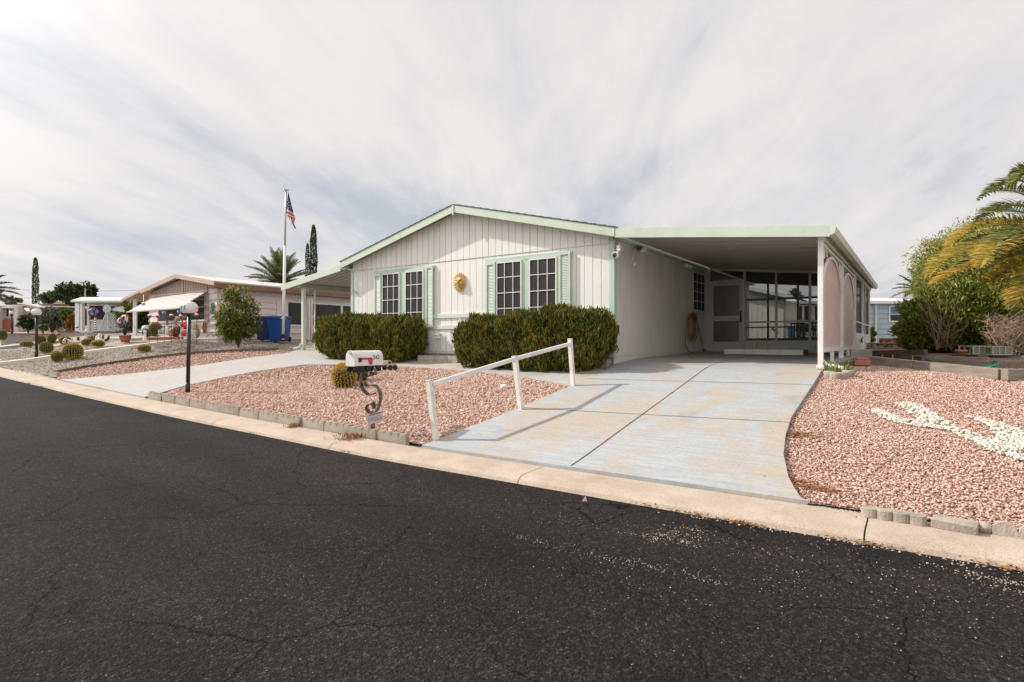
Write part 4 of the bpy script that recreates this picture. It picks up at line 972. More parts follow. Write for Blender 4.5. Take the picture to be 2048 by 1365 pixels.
strip(m, [(478, 480), (490, 515), (520, 510), (528, 480), (500, 440)], .05)
wp(m, 'scroll_stand', m_metal, mbx)
m = MB(); m.tube([at(744.5, 828, D), at(747, 876, D)], .034, 12); m.tube([at(744, 824, D), at(745, 836, D)], .022, 8); wp(m, 'post', m_metal, mbx, smooth=True)
m = MB(); pc = at(749.6, 836.6, D - .05); ang = math.radians(15); rx_ = Vector((CA, SA, 0)); ux_ = rx_ * math.cos(ang) + Vector((0, 0, math.sin(ang))); uy_ = -rx_ * math.sin(ang) + Vector((0, 0, math.cos(ang)))
def pq(a, b, dd=0): return pc + ux_ * a + uy_ * b - vdir * dd
m.prism([pq(-.115, -.07), pq(.115, -.07), pq(.115, .07), pq(-.115, .07)], vdir * .004)
m_plate = M_('faded licence plate', (.48, .42, .45), (.40, .36, .37), 8, .5, .2, 60); pl = wp(m, 'plate', m_plate, mbx)
m = MB(); m.prism([pq(-.07, .048, .001), pq(.108, .048, .001), pq(.108, .063, .001), pq(-.07, .063, .001)], vdir * .0015); o = m.build('plate_band', M_('purple band', (.10, .08, .14), (.16, .12, .18), 30, .5), pl)
o = text('59261', .082, M_('worn plate lettering', (.27, .235, .25), None, 20, .6), pl, pq(0, -.012, .002), (0, 0, 0), name='plate_number')
o.rotation_euler = Matrix((ux_, uy_, -vdir)).transposed().to_euler()
# lamp posts
m_globe = M_('white glass globe', (.70, .675, .63), (.66, .635, .60), 2, .25, spec=.5)
def lamp(label, ub, vb, vt, uc, hw, num=None, pr=.04, flat=.80):
    b = G(ub, vb); d = w2cam(b.x, b.y)[1]; r = hw / F * d * ct(ub); top = at(uc, vt, d)
    t = thing('lamp_post', label, 'street lamp', b, group='black globe lamp posts')
    zg = top.z - 2 * r * flat * .94
    m = MB(); m.tube([(b.x, b.y, b.z - .05), (top.x, top.y, zg - .03)], pr, 14); m.tube([(b.x, b.y, b.z - .02), (b.x, b.y, b.z + .22)], pr * 1.18, 14); m.lathe([(pr * 1.1, -.06), (pr * 1.9, -.03), (r * .62, .0)], (top.x, top.y, zg), 16); wp(m, 'post', m_black, t, smooth=True)
    c = Vector((top.x, top.y, zg)); prof = []
    for k in range(13):
        a = -.34 * math.pi + (.84 * math.pi) * k / 12
        prof.append((max(r * math.cos(a) ** .8 if math.cos(a) > 0 else .002, .002), r * flat * (math.sin(a) + .88)))
    m = MB(); m.lathe(prof, c, 28); wp(m, 'globe', m_globe, t, smooth=True)
    if num:
        for k, ch in enumerate(num):
            an = math.atan2(-vdir.y, -vdir.x) - math.radians(62) + math.radians(31) * k
            n = Vector((math.cos(an), math.sin(an), 0)); p = c + n * (r * 1.004) + Vector((0, 0, r * flat * .86))
            text(ch, r * .62, m_black, t, p - t.location, (math.pi / 2, 0, an + math.pi / 2), extrude=.004)
    return t
lamp('tall black lamp post with a white globe numbered 242, standing in pink gravel', 375.5, 786, 603.5, 378.5, 18.5, '242')
lamp('black lamp post with a white flattened globe beside the barrel cacti of the neighbouring yard', 73, 713.5, 618, 73, 11.3, None, .045)
lamp('far small black lamp post with a white globe behind the low block wall', 24, 667, 623, 23, 5.4, None, .05)
# scalloped edging blocks along the kerb
eg = 'scalloped edging blocks along the kerb'
m_edge = M_('edging concrete', (.40, .34, .275), (.29, .245, .20), 7, .9, .5, 60, dirt=(.17, .14, .115), dscale=5)
xs0, xs1 = G(289, 799).x, G(812, 889).x; n = int(round((xs1 - xs0) / .6)); st = (xs1 - xs0) / n
ordn = lambda k: f"{k}{'th' if 10 <= k % 100 <= 20 else {1: 'st', 2: 'nd', 3: 'rd'}.get(k % 10, 'th')}"
def scallop(w_, h_, nb_=4):
    pts = [(-w_ / 2, 0), (w_ / 2, 0)]
    for k in range(nb_):
        c = w_ / 2 - (k + .5) * w_ / nb_; r = w_ / nb_ / 2
        pts += [(c + r * math.cos(a), h_ - r * 1.0 + r * 1.0 * math.sin(a)) for a in [math.pi * j / 6 for j in range(7)]]
    return pts
for i in range(n):
    x = xs0 + (i + .5) * st; zz = H(x, 5.44)
    m = MB(); hh = .135 + random.uniform(-.012, .012); m.prism([(a, 0, b - .04) for a, b in scallop(st - .012, hh + .04)], (0, .065, 0))
    o = m.build('edging_block', m_edge, None, bevel=.005); o.location = (x, 5.40 + random.uniform(-.012, .012), zz); o.rotation_euler = (random.uniform(-.12, .08), math.atan2(zz - H(x + .3, 5.44), .3) + random.uniform(-.02, .02), random.uniform(-.03, .03))
    tag(o, f'scalloped kerb edging block of the front bed, {ordn(n - i)} from the right driveway', 'edging block', eg)
p = G(1722, 1033); xr0 = p.x
o = MB(); w_ = .42
pts = [(w_, .0), (w_, .0)]
poly = [(0, .13), (0, .03)]
for k in range(4):
    c = (k + .5) * w_ / 4; r = w_ / 8; poly += [(c - r * math.cos(a), .03 - r * .55 * math.sin(a)) for a in [math.pi * j / 6 for j in range(1, 6)]]
    poly += [(c + r, .03)]
poly += [(w_, .13)]
o.prism([(a, b, 0) for a, b in poly], (0, 0, .075)); o = o.build('edging_block', m_edge, None, bevel=.006); o.location = (xr0, 5.26, H(xr0, 5.36)); o.rotation_euler = (-.05, .0, -.05)
tag(o, 'scalloped edging block lying flat with its wavy side towards the road', 'edging block', eg)
o = MB(); o.prism([(0, 0, 0), (.27, -.02, 0), (.28, .12, 0), (.02, .14, 0)], (0, 0, .07)); o = o.build('edging_block', m_edge, None, bevel=.008); o.location = (xr0 + .445, 5.26, H(xr0, 5.36)); o.rotation_euler = (.08, .02, -.06); tag(o, 'smooth flat edging block between the scalloped blocks at the right end of the kerb', 'edging block', eg)
for k, xx in enumerate((xr0 + 1.08, xr0 + 1.66)):
    m = MB(); m.prism([(a, 0, b) for a, b in scallop(.56, .12)], (0, .065, 0)); o = m.build('edging_block', m_edge, None, bevel=.005); o.location = (xx, 5.30, H(xx, 5.36) - .012); o.rotation_euler = (-.15, 0, -.03)
    tag(o, ('upright scalloped edging block beside dry leaves at the right end of the kerb', 'half seen upright scalloped edging block at the edge of the right yard')[k], 'edging block', eg)
m = MB(); m.ball((0, 0, .03), .06, 10, 6, .8); o = m.build('edging_stone', m_edge, None, True); o.location = (xr0 + .76, 5.36, H(xr0, 5.36)); tag(o, 'small broken piece of concrete between two edging blocks', 'stone')
# ring of scalloped blocks beside the carport post, with weeds
pc = G(1676, 750)
for k, (du, dv) in enumerate(((1660, 753), (1672, 756), (1684, 756), (1697, 752))):
    q = G(du, dv); m = MB(); m.lathe([(.09, -.1), (.095, .07), (.085, .085)], (0, 0, 0), 14, sy=.8); o = m.build('edging_stone', m_edge, None, True, bevel=.004); o.location = q + Vector((0, 0, .0))
    tag(o, f'{ordn(k + 1)} round edging stone of the weed bed counting from the carport post', 'edging block', 'edging stones round the weed bed')
m_weed = ISL('weed green', [(.05, .11, .02), (.10, .2, .03), (.2, .26, .06), (.3, .27, .12)], .7, trans=.25)
def weeds(label, c, R, n, l, mat=m_weed, name='weed', up=1.0):
    C = RNG.normal(size=(n, 3)) * np.array([R, R, .0]); A = unit(RNG.normal(size=(n, 3)) * .5 + np.array([0, 0, up])); B = unit(np.cross(A, RNG.normal(size=A.shape))); L_ = l * RNG.uniform(.4, 1.2, n)
    C = C + A * (L_[:, None] * .5); o = leafmesh(name, C, A, B, L_, L_ * .13, mat); o.location = c; return tag(o, label, 'weeds', kind='stuff')
weeds('bright green weeds growing in the small bed beside the carport post', G(1668, 744), .09, 200, .17)
weeds('small dark weeds at the foot of the second carport post', G(1697, 731), .07, 90, .12)
# loose rocks
def rock(label, p, r, mat, name='rock', sz=.8, seed=1):
    rr = random.Random(seed); m = MB(); bm = bmesh.new(); bmesh.ops.create_icosphere(bm, subdivisions=2, radius=r)
    for v in bm.verts: v.co *= 1 + rr.uniform(-.16, .16); v.co.z *= sz
    m.v = [tuple(v.co) for v in bm.verts]; m.f = [tuple(v.index for v in f.verts) for f in bm.faces] if False else []
    bm.verts.index_update(); m.f = [tuple(v.index for v in f.verts) for f in bm.faces]; bm.free()
    o = m.build(name, mat, None); o.location = Vector(p) + Vector((0, 0, r * sz * .6)); return tag(o, label, 'rock')
rock('largest pale rock in the pink gravel beyond the middle rail post', G(1008, 779), .075, m_whitestone, seed=4)
rock('small pale rock lying right beside the larger one in the pink gravel', G(1016, 777), .045, m_whitestone, seed=5)
pth = G(704, 866); m = MB(); m.box(-.12, .12, -.035, .035, .02, .06); m.lathe([(.04, 0), (.045, .07), (.03, .085)], (-.09, 0, 0), 12); m.tube([(.1, 0, .04), (.22, .02, .03)], .012, 6); o = m.build('path_light', m_black, None, bevel=.004); o.location = pth; o.rotation_euler = (0, 0, .2); tag(o, 'fallen black path light lying behind the edging blocks near the mailbox', 'path light')
for px, lb in (((692, 905), 0), ((708, 872), 1), ((585, 855), 2)): pass
weeds('clump of dry red brown weeds in front of the edging blocks near the mailbox', G(706, 878), .12, 380, .10, m_dryleaf, up=.5)
weeds('small tuft of dry weeds between the kerb and the edging blocks', G(586, 857), .05, 150, .09, m_dryleaf, up=.6)
m = MB(); m.prism([(0, 0, 0), (.05, .0, .0), (.025, .0, .06)], (0, .004, 0)); o = m.build('dead_leaf', m_tan, None); o.location = G(1164, 1004); o.rotation_euler = (-.5, .2, .6); tag(o, 'single curled tan leaf lying on the asphalt below the driveway', 'leaf')
# barrel cacti
def barrel_mesh(r, h, ribs=22, nv=14):
    nu = ribs * 4; vs = []; fs = []
    for j in range(nv + 1):
        t = j / nv; a = -.42 * math.pi + .92 * math.pi * t
        rr = r * max(math.cos(a), 0.0) ** .75 if math.cos(a) > 0 else 0; z = h * (math.sin(a) + math.sin(.42 * math.pi)) / (1 + math.sin(.42 * math.pi))
        dip = -h * .05 * max(0, (t - .9) / .1)
        for i in range(nu):
            th = 2 * math.pi * i / nu; k = 1 + .10 * math.cos(ribs * th) * min(1, (1 - t) * 6)
            vs.append((max(rr, .004) * k * math.cos(th), max(rr, .004) * k * math.sin(th), z + dip))
    fs = [(j * nu + i, j * nu + (i + 1) % nu, (j + 1) * nu + (i + 1) % nu, (j + 1) * nu + i) for j in range(nv) for i in range(nu)]
    fs.append(tuple(nv * nu + i for i in range(nu)))
    m = MB(); m.add(vs, fs); return m
def barrel_spines(r, h, ribs, per, ln):
    C = []; A = []
    for k in range(ribs):
        th = 2 * math.pi * k / ribs
        for j in range(per):
            t = (j + .5) / per; a = -.36 * math.pi + .84 * math.pi * t
            rr = r * 1.085 * max(math.cos(a), 0) ** .75; z = h * (math.sin(a) + math.sin(.42 * math.pi)) / (1 + math.sin(.42 * math.pi))
            n = Vector((math.cos(th) * math.cos(a), math.sin(th) * math.cos(a), math.sin(a)))
            for q in range(10):
                d = (n * .8 + Vector((random.gauss(0, .42), random.gauss(0, .42), random.gauss(0, .42)))).normalized()
                C.append(Vector((rr * math.cos(th), rr * math.sin(th), z)) + d * ln * .45); A.append(d)
    C = np.array([c[:] for c in C]); A = np.array([c[:] for c in A]); B = unit(np.cross(A, RNG.normal(size=A.shape)))
    return C, A, B
def barrel(label, p, r, h, tilt=(0, 0), ribs=22, per=13, ln=None, dry=False, wool=True, base=None):
    ln = ln or r * .2
    t = thing('barrel_cactus', label, 'cactus', p, group='golden barrel cacti'); t.rotation_euler = (tilt[0], tilt[1], random.uniform(0, 3))
    barrel_mesh(r, h, ribs).build('body', m_cact, t, True)
    C, A, B = barrel_spines(r, h, ribs, per, ln)
    leafmesh('spines', C, A, B, ln, max(ln * .15, .005), m_spine, t)
    if wool:
        n = 260; d = RNG.normal(size=(n, 2)) * r * .2; C = np.stack([d[:, 0], d[:, 1], np.full(n, h * .985)], 1); A = unit(RNG.normal(size=(n, 3)) * .7 + np.array([0, 0, .8])); B = unit(np.cross(A, RNG.normal(size=A.shape)))
        leafmesh('crown', C, A, B, r * .3, r * .05, m_cacttop, t)
    return t
def bar_at(label, u, v0, v1, hw, tilt=(0, 0), d=None, **k):
    b = G(u, v0) if d is None else Vector(at(u, v0, d)); dd = w2cam(b.x, b.y)[1]; r = hw / F * dd * ct(u); h = (v0 - v1) / F * dd
    return barrel(label, b - Vector((0, 0, h * .05)), r, h, tilt, **k)
bar_at('golden barrel cactus leaning to the left behind the mailbox', 691, 773, 724, 21, (.15, -.42), per=18, ln=.05)
bar_at('darker barrel cactus half hidden behind the mailbox wheels', 716, 764, 722, 17, (0, .2), per=6)
# ================================================================== left: the neighbouring yard and home
NYW = 11.0
n2 = thing('mobile_home', 'pale pink neighbouring home with tan gable, slatted awning and brown side eave', 'house', (-24, 11, 1.6))
NX0, NX1 = -26.6, -21.05          # left and right wall of the gabled part
def ny(u, v, y=NYW): return at_y(u, v, y)
ge = [at_y(283, 580, 10.7), at_y(352, 548, 10.7), at_y(430, 562, 10.7)]; pe = at_y(244, 598.5, 10.7)
gl_, gr_, gt_ = ge[0], ge[2], ge[1]
def nroof(x):
    if x < gl_.x: return gl_.z + (pe.z - gl_.z) * (gl_.x - x) / (gl_.x - pe.x)
    if x < gt_.x: return gl_.z + (gt_.z - gl_.z) * (x - gl_.x) / (gt_.x - gl_.x)
    return gt_.z + (gr_.z - gt_.z) * (x - gt_.x) / (gr_.x - gt_.x)
def lap(mb, x0, x1, y, z0, z1, step=.24, sgn=-1, axis='x', off=.032):
    z = z0
    while z < z1 - .01:
        zt = min(z + step, z1)
        if axis == 'x': mb.prism([(x0, y, z), (x0, y + sgn * off, z), (x0, y + sgn * .004, zt - .018), (x0, y, zt - .018)], (x1 - x0, 0, 0))
        else: mb.prism([(y, x0, z), (y + sgn * off, x0, z), (y + sgn * .004, x0, zt - .018), (y, x0, zt - .018)], (0, x1 - x0, 0))
        z = zt
w = MB(); zb = 1.35
w.box(NX0, NX1, NYW, NYW + .1, zb, 3.5); lap(w, NX0, NX1, NYW - .001, 1.6, 3.45)
wp(w, 'front_wall', m_pinkside, n2)
w = MB(); w.box(NX1 - .1, NX1 - .001, NYW + .101, 30, zb, 3.5); lap(w, NYW + .02, 30, NX1, 1.6, 3.3, sgn=1, axis='y')
wp(w, 'side_wall', m_pinkside, n2)
w = MB(); w.box(NX0, NX0 + .1, NYW + .101, 30, zb, 3.5); wp(w, 'rear_wall', m_pinkside, n2)
g = MB(); gy = NYW - .04
xs = np.linspace(NX0 + .1, NX1 - .1, 42)
for a, b in zip(xs, xs[1:]):
    zl = 3.46; za, zb_ = nroof(a) - .16, nroof(b) - .16
    if min(za, zb_) > zl + .02: g.prism([(a, gy, zl), (b - .045, gy, zl), (b - .045, gy, zb_), (a, gy, za)], (0, .035, 0))
g.box(gt_.x - .03, gt_.x + .03, gy - .03, gy, 3.2, nroof(gt_.x) - .17)
wp(g, 'gable_slats', m_tan, n2)
g = MB(); g.prism([(NX0 + .1, NYW + .02, 3.4), (NX1 - .1, NYW + .02, 3.4), (NX1 - .1, NYW + .02, nroof(NX1 - .1) - .14), (gt_.x, NYW + .02, nroof(gt_.x) - .14), (NX0 + .1, NYW + .02, nroof(NX0 + .1) - .14)], (0, .03, 0)); wp(g, 'gable_panel', M_('dark brown panel', (.12, .075, .05), None, 4, .8), n2)
r = MB(); y1 = 30
for a, b in ((pe, gl_), (gl_, gt_), (gt_, gr_)):
    r.prism([(a.x, 10.68, a.z), (b.x, 10.68, b.z), (b.x, 10.68, b.z - .05), (a.x, 10.68, a.z - .05)], (0, y1 - 10.68, 0))
m_nroof = M_('pale metal roof', (.6, .57, .53), (.5, .47, .44), 2, .5)
wp(r, 'roof', m_nroof, n2)
f = MB()
m_ntan = M_('pale tan fascia', (.50, .38, .30), (.44, .33, .26), 2, .55)
for a, b, k in ((pe, gl_, .10), (gl_, gt_, .17), (gt_, gr_, .17)):
    f.prism([(a.x, 10.655, a.z - .002), (b.x, 10.655, b.z - .002), (b.x, 10.655, b.z - k), (a.x, 10.655, a.z - k)], (0, .024, 0))
wp(f, 'fascia', m_ntan, n2)
f = MB(); ex = gr_.x; f.box(ex - .03, ex + .012, 10.68, 30, gr_.z - .24, gr_.z - .052); f.box(NX1 + .03, ex - .031, 10.72, 30, gr_.z - .235, gr_.z - .20); wp(f, 'eave_board', m_brown, n2)
f = MB(); f.prism([(pe.x + .1, 10.72, pe.z - .055), (gl_.x + .6, 10.72, nroof(gl_.x + .6) - .07), (gl_.x + .6, 10.72, nroof(gl_.x + .6) - .09), (pe.x + .1, 10.72, pe.z - .075)], (0, 18, 0)); wp(f, 'porch_ceiling', m_ntan, n2)
for u in (268, 271.8):
    b = at_y(u, 671, 10.9); m = MB(); m.box(b.x - .035, b.x + .035, 10.87, 10.94, H(b.x, 10.9) - .1, pe.z - .02); wp(m, 'porch_post', m_white, n2)
# tree of roof screws along the ridge side: small bumps
m = MB()
for k in range(14):
    p = Vector((NX1 - .25 + .1 * math.sin(k * 3), 11.3 + k * .42, nroof(NX1 - .25) + .03)); m.ball(p, .05, 6, 4)
# front window and awning
wz0, wz1 = at_y(330, 646, NYW).z, at_y(330, 600, NYW).z; xa, xb = at_y(318, 640, NYW).x, at_y(414, 640, NYW).x
fr = MB(); fr.box(xa, xb, NYW - .06, NYW - .022, wz0, wz0 + .06); fr.box(xa, xa + .06, NYW - .06, NYW - .022, wz0, wz1); fr.box(xb - .06, xb, NYW - .06, NYW - .022, wz0, wz1); fr.box((xa + xb) / 2 - .03, (xa + xb) / 2 + .03, NYW - .06, NYW - .022, wz0, wz1)
o = wp(fr, 'window', m_white, n2); g = MB(); g.box(xa, xb, NYW - .035, NYW - .023, wz0, wz1); g.build('pane', m_glass, o)
m_shut = M_('rosy shutter', (.45, .33, .31), (.4, .29, .27), 3, .6)
s = MB(); x0 = at_y(411.5, 630, NYW).x; s.box(x0, x0 + .28, NYW - .06, NYW - .022, wz0 - .08, wz1 + .05)
for k in range(16): s.box(x0 + .04, x0 + .24, NYW - .072, NYW - .06, wz0 + .0 + k * .085, wz0 + .05 + k * .085)
wp(s, 'shutter', m_shut, n2)
TL, TR = at_y(311, 592, NYW - .05), at_y(415, 582.5, NYW - .05); zt = (TL.z + TR.z) / 2
yf = NYW - 1.1; BL, BR = at_y(291, 621.5, yf), at_y(392.6, 612.5, yf); zbm = (BL.z + BR.z) / 2 - .02
aw = MB(); ns = 11
XL0, XR0 = TL.x, TR.x
for k in range(ns):
    a, b = k / ns, (k + .74) / ns
    ya, yb = (NYW - .05) + (yf - NYW + .05) * a, (NYW - .05) + (yf - NYW + .05) * b
    za, zb_ = zt + (zbm - zt) * a, zt + (zbm - zt) * b
    aw.prism([(XL0, ya, za), (XL0, yb, zb_), (XL0, yb + .004, zb_ - .012), (XL0, ya + .004, za - .012)], (XR0 - XL0, 0, 0))
a_o = wp(aw, 'awning', M_('faded awning metal', (.47, .405, .37), (.42, .36, .33), 2, .5, dirt=(.36, .29, .26), dscale=2), n2)
m = MB(); m.bar((XL0, yf - .015, zbm), (XR0, yf - .015, zbm), .03, .05); m.bar((XL0 + .02, NYW - .05, zt - .02), (XL0 + .02, yf, zbm - .02), .03, .03); m.bar((XR0 - .02, NYW - .05, zt - .02), (XR0 - .02, yf, zbm - .02), .03, .03); m.bar((XR0 - .05, NYW - .05, zbm + .12), (XR0 - .05, yf, zbm), .02, .02)
m.build('awning_frame', m_tan, a_o)
# door, screens and windows along the side wall
def sx_(u, v=640): return at_x(u, v, NX1 + .02)
m = MB(); y0, y1_ = sx_(553).y, sx_(574).y; zd = 3.15
m.box(NX1 + .022, NX1 + .06, y0, y1_, 1.6, zd); wp(m, 'door', m_pinkside, n2, bevel=.01)
m_dscr = M_('dark shade cloth', (.055, .05, .048), (.035, .032, .03), 2, .8)
for u0, u1, v0, v1, z0 in ((575.5, 602, 588, 640, 2.2), (621, 681, 588.5, 638, 2.2), (685, 722, 592, 640, 2.2)):
    a, b = sx_(u0).y, sx_(u1).y; za = 3.1
    fr = MB(); xx = NX1 + .05
    fr.box(NX1 + .022, xx, a - .05, a, z0 - .06, za + .06); fr.box(NX1 + .022, xx, b, b + .05, z0 - .06, za + .06); fr.box(NX1 + .022, xx, a, b, za, za + .06); fr.box(NX1 + .022, xx, a, b, z0 - .06, z0)
    o = wp(fr, 'window', m_white, n2); g = MB(); g.box(NX1 + .024, NX1 + .035, a, b, z0, za); g.build('screen', m_dscr, o)
for u in (609, 614):
    b = sx_(u).y; m = MB(); m.box(NX1 + .30, NX1 + .37, b - .04, b + .04, 1.4, 3.3); wp(m, 'post', m_pinkside, n2)
# hangings on its front wall
p = at_y(424.5, 613.5, NYW - .07); t = thing('wall_plaque', 'green leaf shaped wall plaque between the awning and the home corner', 'wall plaque', p)
m_green = M_('verdigris', (.10, .25, .20), (.07, .17, .14), 9, .6)
m = MB(); m.lathe([(.002, -.02), (.09, -.02), (.1, 0), (.08, .02), (.01, .03)], p, 16, sy=1.55, M=Mf); wp(m, 'disc', m_green, t, smooth=True)
m = MB()
for k in range(4): m.bar(p + Vector((-.14 + k * .09, 0, -.22)), p + Vector((-.12 + k * .09, 0, -.12)), .015, .02)
m.bar(p + Vector((-.16, 0, -.22)), p + Vector((.16, 0, -.22)), .015, .02); wp(m, 'stand', m_metal, t)
p = at_y(408.5, 655, NYW - .07); m = MB(); m.tube([p + Vector((.06 * math.cos(a), 0, .18 * math.sin(a))) for a in [2 * math.pi * k / 16 for k in range(17)]], .035, 7); solo(m, 'wreath', m_terra, 'small oval brown wreath low on the neighbouring front wall', 'wreath', smooth=True)

# ------------------------------------------------------------------ ground features of that yard
m_strip = M_('whitewashed concrete', (.66, .60, .50), (.60, .54, .44), 3, .8, .2, 60)
SP = pxy((-60, 738), (0, 728.3), (55, 721.5), (105, 714.6), (166, 706.3), (260, 694.5), (350, 682.8), (446, 676.5))
def ribbon(pts, wd):
    L_ = []; R_ = []
    for i, p in enumerate(pts):
        a = Vector(pts[max(0, i - 1)]); b = Vector(pts[min(len(pts) - 1, i + 1)]); t = (b - a).normalized(); n = Vector((-t.y, t.x)) * wd / 2
        L_.append((p[0] + n.x, p[1] + n.y)); R_.append((p[0] - n.x, p[1] - n.y))
    return L_ + R_[::-1]
tag(drape('edging_strip', ribbon(SP, .2), .06, m_strip, thick=.12), 'pale concrete strip running through the grey gravel to the neighbouring home', 'garden edging')
tag(drape('path', ribbon(pxy((-30, 699), (30, 692), (60, 688.5), (120, 683)), .9), .05, m_drive2, thick=.08), kind='structure')
tag(drape('path', pxy((190, 678.5), (262, 675), (330, 672), (446, 672.5), (440, 675), (350, 677.5), (250, 679.5)), .04, m_drive2, thick=.08), kind='structure')
m = MB()
for a, b in zip(EDGE, EDGE[1:]):
    A_ = Vector((a[0], a[1], H(*a) + .02)); B_ = Vector((b[0], b[1], H(*b) + .02)); m.bar(A_, B_, .05, .14)
solo(m, 'garden_edging', M_('brown edging board', (.16, .10, .065), (.12, .075, .05), 5, .8, .3, 40, stretch=(2, 2, 2)), 'long brown edging board between pink gravel and grey gravel', 'garden edging')
e0, e1 = G(80, 746), G(114, 755)
for k in range(2):
    a = e0.lerp(e1, k / 2); b = e0.lerp(e1, (k + 1) / 2); mid = (a + b) / 2; m = MB(); m.prism([(q, 0, z) for q, z in scallop((b - a).length * .97, .15)], (0, .06, 0)); o = m.build('edging_block', m_edge, None, bevel=.005); o.location = Vector((mid.x, mid.y, H(mid.x, mid.y) - .03)); d = b - a; o.rotation_euler = (0, 0, math.atan2(-d.y, -d.x) + math.pi)
    tag(o, ('scalloped edging block at the kerb end of the grey gravel', 'scalloped edging block where the brown edging board meets the kerb')[k], 'edging block', eg)
# low block wall with a red cap, in two heights
m_cap = M_('red brick cap', (.28, .085, .06), (.22, .065, .045), 8, .8)
def blockwall(label, u0, u1, d0, d1, v_top0, v_top1, hh):
    a = at(u0, v_top0, d0); b = at(u1, v_top1, d1); zt = (a.z + b.z) / 2; t = thing('block_wall', label, 'low wall', (a.x, a.y, zt - hh))
    d = (Vector((b.x, b.y, 0)) - Vector((a.x, a.y, 0))); n = max(3, int(d.length / .8)); up = Vector((0, 0, 1))
    m = MB(); rows = max(2, int(hh / .2))
    for r_ in range(rows + 2):
        z1 = zt - .05 - r_ * .2
        for k in range(n):
            p = Vector((a.x, a.y, z1 - .1)) + d * ((k + .5) / n); m.obox(p, (d.length / n - .008, .16, .194), rotz(math.atan2(d.y, d.x)))
    wp(m, 'courses', m_blockgrey, t); m = MB(); m.obox(Vector((a.x, a.y, zt - .025)) + d * .5, (d.length, .22, .05), rotz(math.atan2(d.y, d.x))); wp(m, 'cap', m_cap, t)
blockwall('low grey block wall with a red cap across the neighbouring yard', 2, 121, 25.5, 27, 667.5, 667.5, .45)
blockwall('higher grey block wall with a red cap behind the birdbath', 118, 272, 27.2, 27.4, 662, 664, .55)
# ------------------------------------------------------------------ cacti of that yard
bar_at('large golden barrel cactus on the grey gravel beside the white strip', 145.5, 717.5, 686.5, 19.5, ribs=26, per=12)
bar_at('golden barrel cactus leaning against the large one by the white strip', 117.5, 721.5, 701, 11.5, (0, -.45), per=10)
bar_at('dull green round cactus at the bottom of the stack behind the lamp post', 92.5, 705, 684, 13.5, per=9)
bar_at('left one of two small cacti growing atop the round one behind the lamp', 86, 688, 669, 9, (0, -.35), d=w2cam(*G(92, 705)[:2])[1] + .05, per=8)
bar_at('right one of two small cacti growing atop the round one behind the lamp', 100.5, 686, 665.5, 8.5, (0, .3), d=w2cam(*G(92, 705)[:2])[1] + .05, per=8)
bar_at('small flat barrel cactus left of the tall lamp post at the pale path', 53.5, 693.5, 682, 13, per=8)
bar_at('barrel cactus behind the driftwood left of the birdbath', 128.5, 688.5, 672.5, 12, (0, .3), per=8)
bar_at('left one of two barrel cacti in front of the birdbath', 176, 689.5, 677, 11, (0, -.35), per=8)
bar_at('right one of two barrel cacti in front of the birdbath', 196, 692.5, 681, 12.5, per=8)
bar_at('lone small barrel cactus on the gravel strip beside the white edging', 288, 702.5, 690, 12.5, per=9)
bar_at('barrel cactus cut by the left edge of the photo before the block wall', 5, 680, 659, 9.5, per=8, d=23.5)
bar_at('tall barrel cactus in the planting bed under the neighbouring awning', 311, 672.5, 644.5, 13, ribs=24, per=10, d=20.0)
bar_at('small barrel cactus at the left foot of the tall one under the awning', 297.5, 673, 656, 8, (0, -.5), per=8, d=19.7)
bar_at('barrel cactus behind the lamp post in the bed under the awning', 350, 673.5, 651, 7.5, (0, .2), per=8, d=20.0)
bar_at('little barrel cactus clinging to another beside the red lantern', 356, 667, 652, 4.5, (0, .3), per=7, d=19.8)
def column(label, pts, r, d):
    q = [at(u, v, d) for u, v in pts]; t = thing('column_cactus', label, 'cactus', q[0]); m = MB(); m.tube(q, [r * .85] + [r] * (len(q) - 2) + [r * .5], 10); wp(m, 'stem', m_cact, t, smooth=True)
    n = 260; i = RNG.integers(0, len(q) - 1, n); f = RNG.random((n, 1)); A0_ = np.array([k[:] for k in q]); C = A0_[i] * (1 - f) + A0_[i + 1] * f; A = unit(RNG.normal(size=(n, 3))); C = C + A * r; B = unit(np.cross(A, RNG.normal(size=A.shape)))
    wset(leafmesh('spines', C, A, B, r * .9, r * .12, m_spine, t), t)
dd_ = w2cam(*G(157, 681)[:2])[1]
column('short single cactus stub left of the birdbath', [(156.5, 681.5), (156.5, 677), (156.5, 674)], .05, dd_)
dd_ = w2cam(*G(212, 682)[:2])[1]
column('curved cactus arm lying on the gravel right of the birdbath', [(206, 681), (212, 680.5), (216, 677.5), (218.5, 672)], .055, dd_)
column('upright cactus stem behind the white cat figure', [(204, 681), (205.5, 676), (206, 669.5)], .05, dd_ + .3)
column('leftmost short cactus stem of the clump right of the birdbath', [(180, 681), (179, 677), (178, 673.5)], .05, dd_ + .2)
column('middle short cactus stem of the clump right of the birdbath', [(185, 681), (184, 676), (183.5, 671.5)], .055, dd_ + .2)
column('tallest short cactus stem of the clump right of the birdbath', [(189, 681), (190, 676), (190, 670)], .05, dd_ + .2)
